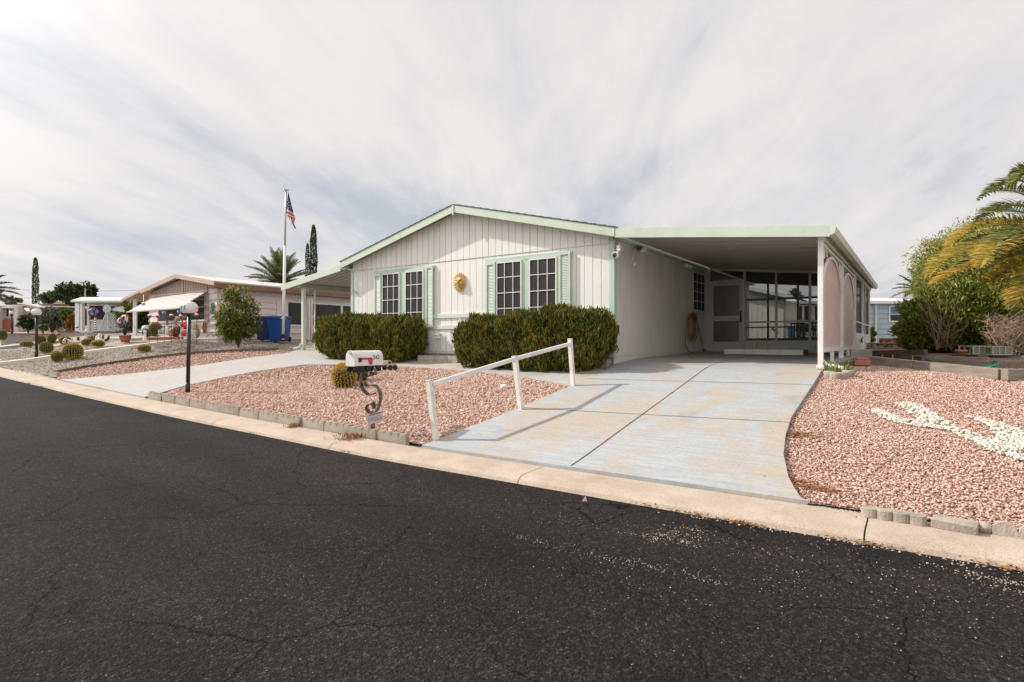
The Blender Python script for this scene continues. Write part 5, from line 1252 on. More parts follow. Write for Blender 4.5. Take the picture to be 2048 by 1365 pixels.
# ------------------------------------------------------------------ ornaments
def dep(u, v): return w2cam(*G(u, v)[:2])[1]
d = dep(173, 683)
b = gp(173, d); t = thing('birdbath', 'white stone birdbath on the grey gravel before the block wall', 'birdbath', b)
k = d / F
m = MB(); m.lathe([(4.6 * k, 0), (4 * k, 1.5 * k), (2.6 * k, 3 * k), (2.8 * k, 13 * k), (4 * k, 15 * k)], b, 16); wp(m, 'pedestal', m_white, t, smooth=True)
m = MB(); zt_ = at(173, 664, d).z; m.lathe([(3.5 * k, -3 * k), (11 * k, -1.2 * k), (13 * k, 1.2 * k), (12.4 * k, 1.4 * k), (8 * k, -.4 * k), (.2 * k, -.8 * k)], (b.x, b.y, zt_), 22); wp(m, 'bowl', m_white, t, smooth=True)
m = MB(); m.ball(Vector((b.x, b.y, zt_)) + Vector((.0, 0, .05)), .06, 8, 5, .7); m.tube([(b.x - .04, b.y, zt_ + .08), (b.x - .06, b.y, zt_ + .2), (b.x - .02, b.y, zt_ + .24)], .025, 6); wp(m, 'bird_figure', m_white, t, smooth=True)
# gazing balls
cols = {'blue': (.05, .22, .6), 'teal': (.03, .30, .42), 'red': (.5, .015, .03), 'sky': (.25, .42, .62), 'violet': (.2, .12, .55)}
gm = {n: M_('glazed ' + n, c, tuple(k * .7 for k in c), 3, .12, coat=.8) for n, c in cols.items()}
m_wcap = M_('milky glass', (.7, .66, .66), (.6, .5, .5), 4, .15, coat=.5)
def gball(label, u, v, r_px, d, col, stem=None, cap=True):
    p = at(u, v, d); r = r_px / F * d * ct(u); t = thing('glass_ball', label, 'garden ornament', p, group='coloured glass balls of the neighbouring yard')
    m = MB(); m.ball(p, r, 16, 10, .92); wp(m, 'ball', gm[col], t, smooth=True)
    if cap: m = MB(); m.lathe([(r * 1.0, .0), (r * .93, r * .42), (r * .66, r * .76), (r * .3, r * .93), (.003, r * .96)], p, 14); wp(m, 'cap', m_wcap, t, smooth=True)
    if stem:
        m = MB(); z1 = stem; m.tube([(p.x, p.y, p.z - r * .8), (p.x, p.y, z1)], .008, 6); m.lathe([(.02, 0), (r * .45, r * .3)], (p.x, p.y, p.z - r * 1.2), 8); wp(m, 'stake', m_metal, t)
g0 = H(-22, 10.3)
gball('blue and white glass ball on the block wall beside the orange shrub', 154, 654.5, 3.7, 27.3, 'blue')
gball('pale silver glass ball hanging under the neighbouring porch roof', 287, 608.5, 4.3, 20.0, 'sky', None)
m = MB(); p = at(287, 604, 20.0); m.tube([p, at(287, 590, 20.3)], .006, 4); solo(m, 'hanging_wire', m_metal, 'thin wire holding the pale glass ball under the porch roof', 'wire')
gball('leftmost red and white glass ball on a stake before the awning', 299, 632.5, 4.6, 19.4, 'red', g0)
gball('second red and white glass ball from the left under the awning', 315.5, 632.5, 4.4, 19.5, 'red', g0)
gball('teal glass ball under the left half of the awning', 328.5, 626.5, 4.4, 19.6, 'teal', g0, False)
gball('red and white glass ball under the middle of the awning', 343, 632, 4.6, 19.4, 'red', g0)
gball('blue glass ball left of the lamp globe under the awning edge', 357, 625, 3.8, 19.7, 'blue', g0, False)
gball('red and white glass ball just left of the numbered lamp post', 361.5, 633.5, 4.6, 19.4, 'red', g0)
gball('red and white glass ball right of the numbered lamp post', 393.5, 631, 4.6, 19.6, 'red', g0)
# potted metal tree of ornaments
d = dep(251, 684); b = gp(250.5, d); k = d / F; zr = at(250, 672, d).z
t = thing('potted_ornament', 'terracotta pot holding a dark metal plant with red and blue spinning hoops', 'garden ornament', b)
m = MB(); m.lathe([(7 * k, -.02), (9.5 * k, 6 * k), (10.3 * k, 11 * k), (11 * k, 11 * k), (11 * k, 13 * k), (9.5 * k, 13 * k), (9 * k, 11.5 * k)], b, 20); wp(m, 'pot', m_terra, t, smooth=True)
m = MB(); branches(m, at(250, 672, d), [at(247, 640, d), at(256, 645, d + .1), at(244, 655, d - .1), at(258, 655, d), at(252, 650, d + .2)], .03, .012); wp(m, 'stem', m_black, t, smooth=True)
for nm, col, us in (('red_hoop', 'red', ((243, 638, 5, .3), (250, 636, 6, 1.2), (246, 646, 5, 2.0))), ('blue_hoop', 'blue', ((246, 641, 5, .8), (251, 644, 5, 2.4))), ('white_hoop', None, ((248, 639, 6.5, .1), (241, 641, 5, 1.5), (254, 640, 5, 2.8)))):
    for (u, v, r, a) in us:
        c = at(u, v, d); m = MB(); rr = r * k; e1_ = Vector((math.cos(a), math.sin(a), .3)).normalized(); e2_ = Vector((-math.sin(a) * .3, .2, 1)).normalized()
        m.tube([c + e1_ * rr * math.cos(q) + e2_ * rr * math.sin(q) for q in [2 * math.pi * j / 14 for j in range(15)]], .028, 5); wp(m, nm, gm[col] if col else m_wcap, t, smooth=True)
for (u, v) in ((257, 643), (258, 651), (245, 651)): c = at(u, v, d); m = MB(); m.ball(c, 1.8 * k, 8, 6); wp(m, 'berry', gm['red'], t, smooth=True)
C = np.array([at(250, 655, d)[:]]) + RNG.normal(size=(90, 3)) * np.array([.14, .14, .16]); A = unit(RNG.normal(size=C.shape)); B = unit(np.cross(A, RNG.normal(size=A.shape))); wset(leafmesh('leaves', C, A, B, .12, .05, M_('dark metal leaf', (.02, .05, .025), None, 6, .5), t), t)
# striped pole with a spinner
d = 26.6; b = at(190.5, 663, d); k = d / F; t = thing('wind_spinner', 'red and white striped pole topped with blue and purple spinner balls', 'wind spinner', b)
z0, z1 = b.z, at(190, 635, d).z; ns = 12
for i in range(ns): m = MB(); m.tube([(b.x, b.y, z0 + (z1 - z0) * i / ns), (b.x, b.y, z0 + (z1 - z0) * (i + 1) / ns)], .05, 8); wp(m, 'pole_band', gm['red'] if i % 2 else m_white, t)
for (u, v, r, c) in ((183.5, 622, 4.5, 'blue'), (194, 624, 3.5, 'violet'), (185, 628, 3.2, 'sky'), (191, 629, 2.5, 'red')): m = MB(); m.ball(at(u, v, d), r * k, 12, 8); wp(m, 'ball', gm[c], t, smooth=True)
m = MB()
for a in range(3):
    c = at(186, 624, d); rr = 7.5 * k; e1_ = Vector((math.cos(a), math.sin(a), .2)); m.tube([c + e1_ * rr * math.cos(q) + Vector((.2 * math.sin(a), 0, 1)) * rr * math.sin(q) for q in [2 * math.pi * j / 16 for j in range(17)]], .018, 5)
m.tube([(b.x, b.y, z1), at(187, 620, d)], .02, 6); wp(m, 'hoops', m_metal, t)
# small windmill
d = 26.2; b = at(216, 663, d); k = d / F; t = thing('windmill', 'small galvanised garden windmill on a four legged tower', 'windmill', b); top = at(214.5, 622, d)
m_galv = M_('galvanised metal', (.55, .56, .57), (.42, .43, .44), 8, .45, metal=.5)
for (du, dy) in ((-9, -.3), (9, -.3), (-5, .5), (12, .5)):
    m = MB(); f = Vector((b.x, b.y, b.z)) + rx_ * (du * k) + vdir * dy; m.tube([f, top + (f - top) * .03], .025, 6); wp(m, 'leg', m_galv, t)
m = MB()
for fz_ in (.35, .65):
    for (a, c) in ((-9, 9), (-5, 12)): m.bar(top.lerp(Vector((b.x, b.y, b.z)) + rx_ * (a * k), fz_), top.lerp(Vector((b.x, b.y, b.z)) + rx_ * (c * k), fz_), .02, .02)
wp(m, 'brace', m_galv, t); hub = at(213, 618, d - .15)
m = MB()
for i in range(14):
    a = 2 * math.pi * i / 14; e = rx_ * math.cos(a) + Vector((0, 0, math.sin(a))); f = -rx_ * math.sin(a) + Vector((0, 0, math.cos(a))); r0, r1 = 2 * k, 8 * k
    m.prism([hub + e * r0 - f * .02, hub + e * r1 - f * .055, hub + e * r1 + f * .055 + vdir * .03, hub + e * r0 + f * .02], vdir * .008)
m.lathe([(.05, -.03), (.06, 0), (.04, .03)], hub, 10); wp(m, 'wheel', m_galv, t)
m = MB(); m.prism([hub + vdir * .1 + rx_ * .02, hub + rx_ * .55 + Vector((0, 0, .14)) + vdir * .3, hub + rx_ * .62 - Vector((0, 0, .14)) + vdir * .3, hub + vdir * .1 - Vector((0, 0, .05))], vdir * .012); wp(m, 'tail_vane', m_galv, t)
# figures and planters near the awning bed
d = 20.6
m_cream2 = M_('creamy glaze', (.62, .57, .52), (.5, .44, .4), 5, .4)
def lathe_thing(name, label, cat, u, v0, prof, d, mat, sx=1):
    b = at(u, v0, d); k = d / F; c_ = ct(u); m = MB(); m.lathe([(max(r, .05) * k * c_, z * k) for r, z in prof], (0, 0, 0), 18, sx=sx); o = m.build(name, mat, None, True); o.location = b; return tag(o, label, cat)
lathe_thing('clay_urn', 'tan clay urn standing against the neighbouring front wall', 'urn', 391.5, 676.5, [(5, 0), (8, 5), (9.3, 11), (8, 17), (4.5, 22), (4, 25), (5.8, 27), (5.2, 27.2), (3.4, 25)], 20.3, M_('tan clay', (.42, .28, .17), (.33, .21, .12), 5, .75, .2, 40))
m = MB(); b = at(383, 677, 19.9); m.box(-.07 - .1, .17, -.05, .05, 0, .27); m.ball((.05, -.05, .12), .045, 8, 5); m.ball((-.05, -.05, .17), .035, 8, 5); o = m.build('planter_box', m_cream2, None, bevel=.01); o.location = b; o.rotation_euler = (0, 0, YAW); tag(o, 'square cream planter with a painted motif before the clay urn', 'planter')
b = at(333, 672, 20.0); t = thing('planter_bench', 'white garden shelf with small pots and a white jug', 'plant stand', b); kk_ = 20.0 / F
Rz = rotz(YAW); 
def LB(mb, u0, u1, v0, v1, dy0, dy1, d):   # box facing the camera direction, in photo units
    p0 = at(u0, v1, d); p1 = at(u1, v0, d); c = (p0 + p1) / 2 + vdir * (dy0 + dy1) / 2; mb.obox(c, ((p1 - p0).dot(rx_), dy1 - dy0, p1.z - p0.z), Rz); return mb
m = MB(); LB(m, 312, 338, 668.5, 671.5, -.1, .2, 20); LB(m, 330, 346, 650.5, 652, 0, .3, 20); LB(m, 331, 332.5, 652, 668, 0, .2, 20); LB(m, 344, 345.5, 652, 668, 0, .2, 20); wp(m, 'shelf', m_white, t)
lathe_thing('flower_pot', 'pale green pot beside the yellow cup on the white shelf', 'pot', 326, 668.5, [(3.6, 0), (4.3, 7), (4.6, 11.5), (4, 11.5)], 19.95, m_cream2)
lathe_thing('cup', 'white cup with a yellow flower at the left end of the white shelf', 'pot', 318, 668.5, [(3.4, 0), (4.2, 4), (4.2, 8.5), (3.6, 8.5)], 19.95, m_wcap)
lathe_thing('jug', 'white jug standing at the right end of the white shelf', 'jug', 335, 668.5, [(3, 0), (3.8, 6), (2.8, 12), (3.4, 15), (2.8, 15)], 19.95, m_white)
lathe_thing('flower_pot', 'brown pot between the white shelf and the cactus', 'pot', 343, 671, [(3.5, 0), (4.6, 6), (4.8, 12), (4, 12)], 19.9, m_terra)
lathe_thing('flower_pot', 'pink pot in front of the brown pot near the cactus', 'pot', 341, 673.5, [(3, 0), (4, 4), (4, 7), (3, 7)], 19.6, M_('salmon glaze', (.5, .24, .18), None, 5, .5))
lathe_thing('garden_statue', 'white fluted pedestal statue on the gravel before the cactus bed', 'statue', 290, 682, [(6.5, 0), (5, 2), (3.5, 6), (3, 11), (2.3, 15), (3.4, 17), (3.2, 20), (1, 21)], 18.9, m_wcap)
b = at(293, 668, 20.9); t = thing('glass_dome', 'pale glass dome on a white shell base left of the tall cactus', 'garden ornament', b); k = 20.9 / F
m = MB(); m.lathe([(9 * k, 0), (10 * k, 3 * k), (9 * k, 8 * k), (6 * k, 12 * k), (.1 * k, 13.4 * k)], (b.x, b.y, b.z + 4 * k), 18); wp(m, 'dome', M_('pale blue glass', (.55, .62, .64), (.3, .36, .38), 3, .08, coat=.6), t, smooth=True)
m = MB(); m.lathe([(2 * k, -4 * k), (4 * k, 0), (13 * k, 4 * k), (12 * k, 5 * k), (9 * k, 4.5 * k)], b, 14); wp(m, 'base', m_cream2, t, smooth=True)
# weathered bench frame
t = thing('garden_bench', 'weathered grey wooden bench behind the glass balls under the awning', 'bench', at(345, 668, 20.7))
m = MB(); LB(m, 333, 353, 641, 643.5, 0, .06, 20.7); LB(m, 333, 353, 647, 649, 0, .06, 20.7); wp(m, 'backrest', m_wood, t)
for u in (334, 352): m = MB(); LB(m, u - 1, u + 1, 640, 669, -.04, .06, 20.7); wp(m, 'leg', m_wood, t)
m = MB(); LB(m, 333, 353, 653, 655, -.5, .0, 20.7); wp(m, 'seat', m_wood, t)
m = MB(); m.tube([at(348, 646, 20.3), at(354, 638, 20.3), at(362, 639, 20.3), at(371, 634, 20.3)], [.03, .09, .08, .03], 8); m.tube([at(354, 640, 20.3), at(353, 648, 20.3)], .03, 6); solo(m, 'driftwood', m_wood, 'grey driftwood branch behind the red and white glass balls', 'driftwood', smooth=True)
# red lantern stack
t = thing('lantern_stand', 'red lantern and round red plate on a wire stand left of the lamp post', 'garden ornament', at(367, 680, 19.2)); k = 19.2 / F
m = MB(); c = at(371, 650, 19.2); m.lathe([(3 * k, -9 * k), (4.2 * k, -4 * k), (4.2 * k, 4 * k), (2 * k, 8 * k)], c, 12); wp(m, 'lantern', gm['red'], t, smooth=True)
m = MB(); c = at(364, 648, 19.2); m.lathe([(1 * k, -7 * k), (3.6 * k, -2 * k), (3.4 * k, 3 * k), (1 * k, 6 * k)], c, 12); wp(m, 'lantern', gm['red'], t, smooth=True)
m = MB(); c = at(368, 667, 19.2); m.lathe([(.1 * k, -.03), (6 * k, -.02), (6.3 * k, 0), (5 * k, .03), (.1 * k, .03)], c, 18, M=rotz(YAW) @ Mf); wp(m, 'plate', gm['red'], t, smooth=True)
m = MB(); m.tube([at(362, 662, 19.2), at(374, 662, 19.2)], .015, 5)
for u in (362, 374): m.tube([at(u, 640, 19.2), at(u, 680, 19.2)], .014, 5)
wp(m, 'stand', m_chrome, t)
m = MB(); 
for k_ in range(9): m.obox(at(298 + k_ * 8, 677.8 - k_ * .15, 19.9), (.125, .1, .09), Rz)
t = thing('brick_edging', 'row of red bricks along the cactus bed under the awning', 'brick edging', at(330, 678, 19.9)); wp(m, 'bricks', m_wood_red, t)
# white cat figure, driftwood, chrome car ornament
d = dep(199, 684); k = d / F; t = thing('animal_statue', 'white seated cat figure on the gravel right of the birdbath', 'statue', at(200, 684, d))
m = MB(); c = at(200, 680, d); m.lathe([(4 * k, -4 * k), (5.2 * k, -1 * k), (4.2 * k, 3 * k), (2.2 * k, 6 * k)], c, 14); m.ball(at(199, 671.5, d - .05), 2.6 * k, 12, 8)
for s in (-1, 1): m.prism([at(199 + s * 1.6 - .9, 670, d - .05), at(199 + s * 1.6 + .9, 670, d - .05), at(199 + s * 1.9, 666.8, d - .05)], vdir * .03)
m.tube([at(204, 682, d), at(207, 683, d), at(208, 680, d)], .03, 6); wp(m, 'body', m_white, t, smooth=True)
o = lathe_thing('animal_statue', 'little pinkish white figure left of the seated cat', 'statue', 192.5, 683.5, [(3, 0), (3.4, 3), (2.6, 7), (2, 9), (.4, 11)], d, m_wcap)
d = dep(135, 690); m = MB(); m.tube([at(140, 683, d), at(148, 686, d), at(158, 685, d), at(165, 684, d)], [.05, .05, .04, .02], 7); m.tube([at(141, 688, d), at(143, 682, d), at(145, 678, d)], [.04, .03, .01], 6); m.tube([at(108, 693, d), at(120, 692, d), at(126, 690, d)], [.03, .06, .03], 6); solo(m, 'driftwood', M_('bleached driftwood', (.5, .43, .37), (.4, .34, .28), 5, .8, .3, 30), 'bleached driftwood lying on the gravel behind the large barrel cactus', 'driftwood', smooth=True)
t = thing('toy_bicycle', 'small chrome metal bicycle ornament on the gravel by the driftwood', 'garden ornament', at(129, 687, d)); k = d / F
for u in (128, 139):
    c = at(u, 684, d); m = MB(); m.tube([c + rx_ * 3 * k * math.cos(q) + Vector((0, 0, 1)) * 3 * k * math.sin(q) for q in [2 * math.pi * j / 14 for j in range(15)]], .022, 5); wp(m, 'wheel', m_chrome, t, smooth=True)
m = MB(); m.tube([at(128, 684, d), at(132, 680, d), at(138, 680, d), at(139, 684, d)], .02, 5); m.ball(at(131, 679, d), .06, 8, 5); wp(m, 'frame', m_chrome, t)
m = MB(); m.tube([at(412, 675, 20.6), at(419, 668, 20.6), at(424, 668, 20.6), at(428, 673, 20.6)], .015, 5); solo(m, 'bent_hoop', m_metal, 'bent metal hoop on the ground by the neighbouring home corner', 'hoop')
# flag pole
D2 = 20.2; b = at(566.2, 674, D2); top = at(572.2, 381, D2); t = thing('flagpole', 'tall white flagpole standing before the blue bins', 'flagpole', b)
mid = b.lerp(top, .62); m = MB(); m.tube([b - Vector((0, 0, .1)), mid], .048, 12); wp(m, 'lower_pole', m_white, t, smooth=True); m = MB(); m.tube([mid - (top - b) * .004, top], .03, 10); wp(m, 'upper_pole', M_('grey pole', (.42, .41, .40), None, 5, .4, metal=.3), t, smooth=True)
m = MB(); m.lathe([(.02, -.09), (.035, -.06), (.04, -.01), (.10, .0), (.105, .02), (.02, .035)], top, 16); wp(m, 'finial', m_chrome, t, smooth=True)
m = MB(); c = b.lerp(top, .125); m.bar(c - rx_ * .09, c + rx_ * .09, .02, .02); m.bar(c - vdir * .06 + Vector((0, 0, .03)) - rx_ * .06, c - vdir * .06 + Vector((0, 0, .03)) + rx_ * .06, .015, .015); wp(m, 'cleat', m_white, t)
m = MB(); m.tube([b - Vector((0, 0, .06)), b + Vector((0, 0, .09))], .07, 10); wp(m, 'sleeve', m_black, t)
# the flag hangs limp from one corner: a folded cloth grid
fl_ = thing('flag', 'limp american flag with red and white stripes hanging from the flagpole', 'flag', top)
rows = [(576.5, 385, 577.2, 385), (574.8, 398, 579.5, 396), (573.4, 408, 583, 411), (573.0, 414, 584, 415), (573, 421, 586, 421), (573, 428, 588, 430), (576, 434, 591, 436), (579.5, 440, 590.5, 441), (582.5, 447, 588, 447), (586, 452, 590.5, 453), (590.2, 459.5, 593, 457)]
gx_, gy_ = 26, 60
rr_ = np.array(rows); tt_ = np.linspace(0, 1, len(rows)); TT = np.linspace(0, 1, gy_ + 1)
R_ = np.stack([np.interp(TT, tt_, rr_[:, k]) for k in range(4)], 1)
Vg = []
for j in range(gy_ + 1):
    for i in range(gx_ + 1):
        s = i / gx_; u = R_[j, 0] + (R_[j, 2] - R_[j, 0]) * s; v = R_[j, 1] + (R_[j, 3] - R_[j, 1]) * s
        fold = .045 * math.sin(s * 9 + TT[j] * 3) * min(1, TT[j] * 4)
        Vg.append(at(u, v, D2 + .03 + fold))
m_fr = M_('flag red', (.42, .012, .025), (.34, .01, .02), 5, .8); m_fw = M_('flag white', (.68, .64, .62), (.6, .56, .55), 5, .8); m_fb = M_('flag blue', (.022, .022, .10), (.016, .016, .075), 5, .8)
SB = {'stripe_red': MB(), 'stripe_white': MB(), 'canton': MB()}
for j in range(gy_):
    for i in range(gx_):
        s = (i + .5) / gx_; q = (j + .5) / gy_
        # stripes run down the cloth obliquely; the canton is the upper part
        if q < .36 + .10 * s and not (q > .2 and s < .12 and q > .34): part = 'canton'
        elif q < .62: part = 'stripe_red' if int((q - .1 * s) * 17) % 2 else 'stripe_white'
        else: part = 'stripe_red' if int(s * 5 + q * 2.2) % 2 else 'stripe_white'
        a = j * (gx_ + 1) + i; SB[part].add([Vg[a], Vg[a + 1], Vg[a + gx_ + 2], Vg[a + gx_ + 1]], [(0, 1, 2, 3)])
for nme, mt in (('stripe_red', m_fr), ('stripe_white', m_fw), ('canton', m_fb)): wp(SB[nme], nme, mt, fl_, smooth=False)
m = MB()
for (s, q) in ((.3, .14), (.65, .17), (.3, .21), (.62, .24), (.35, .28), (.75, .31), (.45, .34), (.8, .38), (.25, .36)):
    j, i = int(q * gy_), int(s * gx_); c = Vg[j * (gx_ + 1) + i] - vdir * .03; pts = []
    for kk2 in range(10): a = math.pi / 2 + kk2 * math.pi / 5; r = .026 if kk2 % 2 == 0 else .011; pts.append(c + rx_ * r * math.cos(a) + Vector((0, 0, r * math.sin(a))))
    m.prism(pts, vdir * .004)
o = wp(m, 'stars', m_fw, fl_); 
# wheeled bins
def bin_(label, u0, u1, v0, v1, d, mat, lidmat):
    c = gp((u0 + u1) / 2, d); w_ = (u1 - u0) / F * d; zt = at(u0, v0, d).z; zb = min(c.z, at(u0, v1, d).z); t = thing('wheeled_bin', label, 'wheeled bin', (c.x, c.y, zb), group='wheeled bins by the neighbouring home')
    hh = zt - zb; m = MB()
    for (za, zb_, s0, s1) in ((0, .92, .80, .98),):
        a = w_ / 2 * s0; b_ = w_ / 2 * s1; vs = [Rz @ Vector((sx1 * a, sy1 * a, .03)) for sx1, sy1 in ((-1, -1), (1, -1), (1, 1), (-1, 1))] + [Rz @ Vector((sx1 * b_, sy1 * b_, hh * .9)) for sx1, sy1 in ((-1, -1), (1, -1), (1, 1), (-1, 1))]
        m.add(vs, [(3, 2, 1, 0), (4, 5, 6, 7)] + [(i, (i + 1) % 4, 4 + (i + 1) % 4, 4 + i) for i in range(4)])
    m.build('body', mat, t, bevel=.03)
    m = MB(); m.obox((0, 0, hh * .925), (w_ * 1.04, w_ * 1.04, .05), Rz); m.obox((0, 0, hh * .965), (w_ * .94, w_ * .96, .05), Rz); m.build('lid', lidmat, t, bevel=.02)
    m = MB(); m.tube([Rz @ Vector((-w_ * .4, w_ * .56, hh * .86)), Rz @ Vector((w_ * .4, w_ * .56, hh * .86))], .018, 6); m.build('handle', lidmat, t)
    for s in (-1, 1): m = MB(); m.lathe([(.02, -.03), (.1, -.03), (.1, .03), (.02, .03)], Rz @ Vector((s * w_ * .4, w_ * .42, .1)), 14, M=Rz @ Mw); m.build('wheel', m_rubber, t)
bin_('bright blue wheeled bin right of the darker one by the neighbouring home', 541, 577, 632.5, 675, 21.2, m_blue, m_blue)
bin_('dark navy wheeled bin standing left of the bright blue one', 516, 544, 633, 675, 21.6, m_navy, m_navy)
# flowering shrub at the corner
m_lv = ISL('shrub leaf', [(.025, .05, .008), (.06, .10, .012), (.11, .16, .02), (.17, .2, .03), (.33, .28, .04)], .6, trans=.3, noise=.3)
m_yl = ISL('yellow bloom', [(.45, .3, .03), (.6, .42, .05), (.5, .18, .03)], .6, trans=.3)
d = 19.6; c = at(474, 626, d); k = d / F
t = thing('shrub', 'tall leafy green shrub with yellow tips at the neighbouring home corner', 'shrub', gp(476, d))
wset(crown('foliage', at(476, 658, d), (33 * k, .75, 26 * k), 150, 34, .085, m_lv, t, shell=.35, clump=.22), t)
m = MB(); branches(m, gp(477, d), [at(u, v, d + random.uniform(-.4, .4)) for u, v in ((450, 590), (462, 578), (475, 572), (488, 590), (500, 610), (455, 620), (495, 635), (470, 600))], .022, .008); wp(m, 'stems', m_bark, t)
wset(crown('foliage', c, (34 * k, .75, 50 * k), 190, 34, .085, m_lv, t, shell=.35, clump=.20), t)
fo_ = crown('flowers', at(468, 600, d), (32 * k, .7, 34 * k), 40, 7, .075, m_yl, t, shell=.75, clump=.12); wset(fo_, t); fo_['kind'] = 'stuff'
for (u, v) in ((437, 592), (446, 586)): pass
# ------------------------------------------------------------------ trees and homes beyond
m_cyp = ISL('cypress foliage', [(.010, .018, .006), (.022, .038, .011), (.04, .06, .016), (.06, .08, .02)], .8, trans=.1, noise=.3, nscale=.8)
def cypress(label, u, vt, vb, hw, d, hide=0):
    b = at(u, vb, d); b.z = min(b.z, H(b.x, b.y)); top = at(u, vt, d).z; hh = top - b.z; r = hw / F * d * ct(u) * 1.1; t = thing('cypress_tree', label, 'tree', b)
    m = MB(); m.tube([b - Vector((0, 0, .1)), b + Vector((0, 0, hh * .9))], [r * .25, r * .05], 8); wp(m, 'trunk', m_bark, t)
    n = int(5200 * max(.6, hh / 8)); q = RNG.random(n) ** .9; th = RNG.uniform(0, 2 * np.pi, n); prof = np.interp(q, [0, .06, .25, .7, .9, .97, 1], [.7, .9, 1, .88, .7, .45, .12])
    rad = r * prof * (.72 + .28 * np.sqrt(RNG.random(n))) * (1 + .12 * np.sin(th * 3 + q * 25) + .08 * np.sin(q * 60 + th * 5))
    C = np.stack([b.x + rad * np.cos(th), b.y + rad * np.sin(th), b.z + hh * q], 1); A = unit(np.stack([np.cos(th) * .35, np.sin(th) * .35, np.ones(n)], 1) + RNG.normal(size=(n, 3)) * .25); B = unit(np.cross(A, RNG.normal(size=A.shape))); l = r * RNG.uniform(.35, .7, n)
    wset(leafmesh('crown', C, A, B, l, l * .32, m_cyp, t), t)
cypress('slim dark cypress standing alone at the far left against the sky', 71, 516, 640, 7.0, 45)
cypress('taller of the two dark cypresses rising behind the left carport', 627, 451, 640, 7.5, 40)
cypress('shorter cypress hugging the left side of the taller one', 615, 487, 640, 5.0, 39.5)
def palm(label, u, v, d, nf, L_, mat, dmat, trunk_r=.22, seed=1, ll=.5, lw=.05, n=34, fan=1.0):
    random.seed(seed); c = at(u, v, d); b = Vector((c.x, c.y, H(c.x, c.y))); t = thing('palm_tree', label, 'palm', b)
    m = MB(); hh = c.z - b.z; m.tube([b + Vector((0, 0, hh * i / 12 - .1 * (i == 0))) for i in range(13)], [trunk_r * (1.15 - .15 * i / 12 + .06 * (i % 2)) for i in range(13)], 12); wp(m, 'trunk', m_bark, t)
    for i in range(nf):
        a = 2 * math.pi * (i * .382 + random.uniform(-.03, .03)); el = math.radians(82 - 95 * (i / nf) + random.uniform(-8, 8)); l = L_ * random.uniform(.85, 1.1)
        dv = Vector((math.cos(a) * math.cos(el), math.sin(a) * math.cos(el), math.sin(el))); p1 = c + dv * l * .5 + Vector((0, 0, .05)); p2 = c + dv * l * .98 + Vector((math.cos(a), math.sin(a), 0)) * l * .08 - Vector((0, 0, l * .22 * math.cos(el)))
        o = frond('frond', [c, p1, p2], ll, lw, dmat if i > nf * .86 else mat, t, n=n, vee=.35, hang=.1); wset(o, t)
    return t
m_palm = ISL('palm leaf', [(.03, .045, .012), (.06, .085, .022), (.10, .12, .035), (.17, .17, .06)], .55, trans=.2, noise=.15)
m_palmf = ISL('light olive palm leaf', [(.06, .085, .03), (.11, .14, .05), (.18, .2, .08), (.28, .27, .13)], .6, trans=.3, noise=.15)  # lighter olive version of the palm leaf colour for far palms
m_palmd = ISL('dry palm leaf', [(.18, .07, .02), (.30, .13, .03), (.38, .2, .06)], .8)
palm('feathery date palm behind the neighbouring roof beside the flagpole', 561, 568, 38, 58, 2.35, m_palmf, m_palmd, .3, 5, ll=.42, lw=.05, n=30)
palm('palm whose frond tips show at the left edge of the photo', -42, 582, 30, 30, 1.6, m_palm, m_palm, .25, 9, ll=.4, lw=.05, n=24)
m_dk = ISL('broad tree leaf', [(.014, .024, .007), (.03, .05, .012), (.055, .085, .018), (.085, .115, .025)], .65, trans=.2, noise=.35, nscale=.4)
m_gy = ISL('grey green leaf', [(.06, .065, .04), (.11, .115, .075), (.16, .16, .11), (.2, .19, .14)], .7, trans=.2, noise=.3)
m_br_ = None
m_or = ISL('rusty leaf', [(.10, .035, .01), (.22, .085, .018), (.32, .14, .03), (.2, .15, .04)], .7, trans=.25, noise=.3)
m_br = ISL('bright leaf', [(.03, .06, .01), (.07, .13, .018), (.13, .2, .03)], .6, trans=.3)
def tree(label, u, v, d, ru, rv, mat, ncl=60, per=40, leaf=.3, name='tree', dep_=None, shell=.45, trunkv=None, cat='tree', clump=.28):
    c = at(u, v, d); k = d / F; b = Vector((c.x, c.y, H(c.x, c.y))); b.z = min(b.z, c.z - rv * k * .8); t = thing(name, label, cat, b)
    m = MB(); branches(m, b - Vector((0, 0, .1)), [c + Vector((random.uniform(-.6, .6) * ru * k, random.uniform(-.5, .5) * ru * k, random.uniform(-.2, .6) * rv * k)) for _ in range(7)], max(.02, ru * k * .05), .02, fork=.5); wp(m, 'trunk' if cat == 'tree' else 'stems', m_bark, t)
    wset(crown('crown' if cat == 'tree' else 'foliage', c, (ru * k, (dep_ or ru * k * .8), rv * k), ncl, per, leaf, mat, t, shell=shell, clump=clump), t); return t
tree('broad dark green tree beyond the white roofed home at far left', 153, 589, 62, 43, 18, m_dk, 90, 70, .42)
tree('small grey tree left of the broad dark green tree', 97, 597, 70, 17, 12, m_gy, 40, 40, .4)
tree('sparse far tree behind the tan home at the left edge', 24, 603, 75, 17, 7, m_gy, 26, 26, .4)
tree('dark rounded bush in front of the tan home at far left', 57, 643, 34, 20, 14, m_dk, 60, 60, .13, 'shrub', cat='shrub')
tree('wide grey green shrub right of the white lamp globe', 104, 636, 33, 33, 19, m_gy, 110, 60, .14, 'shrub', cat='shrub')
tree('low green bush under the grey green shrub', 86, 656, 31, 9, 6, m_lv, 30, 40, .1, 'shrub', cat='shrub')
tree('rust coloured shrub beside the white porch post', 146, 645, 31, 14, 16, m_or, 60, 50, .12, 'shrub', cat='shrub')
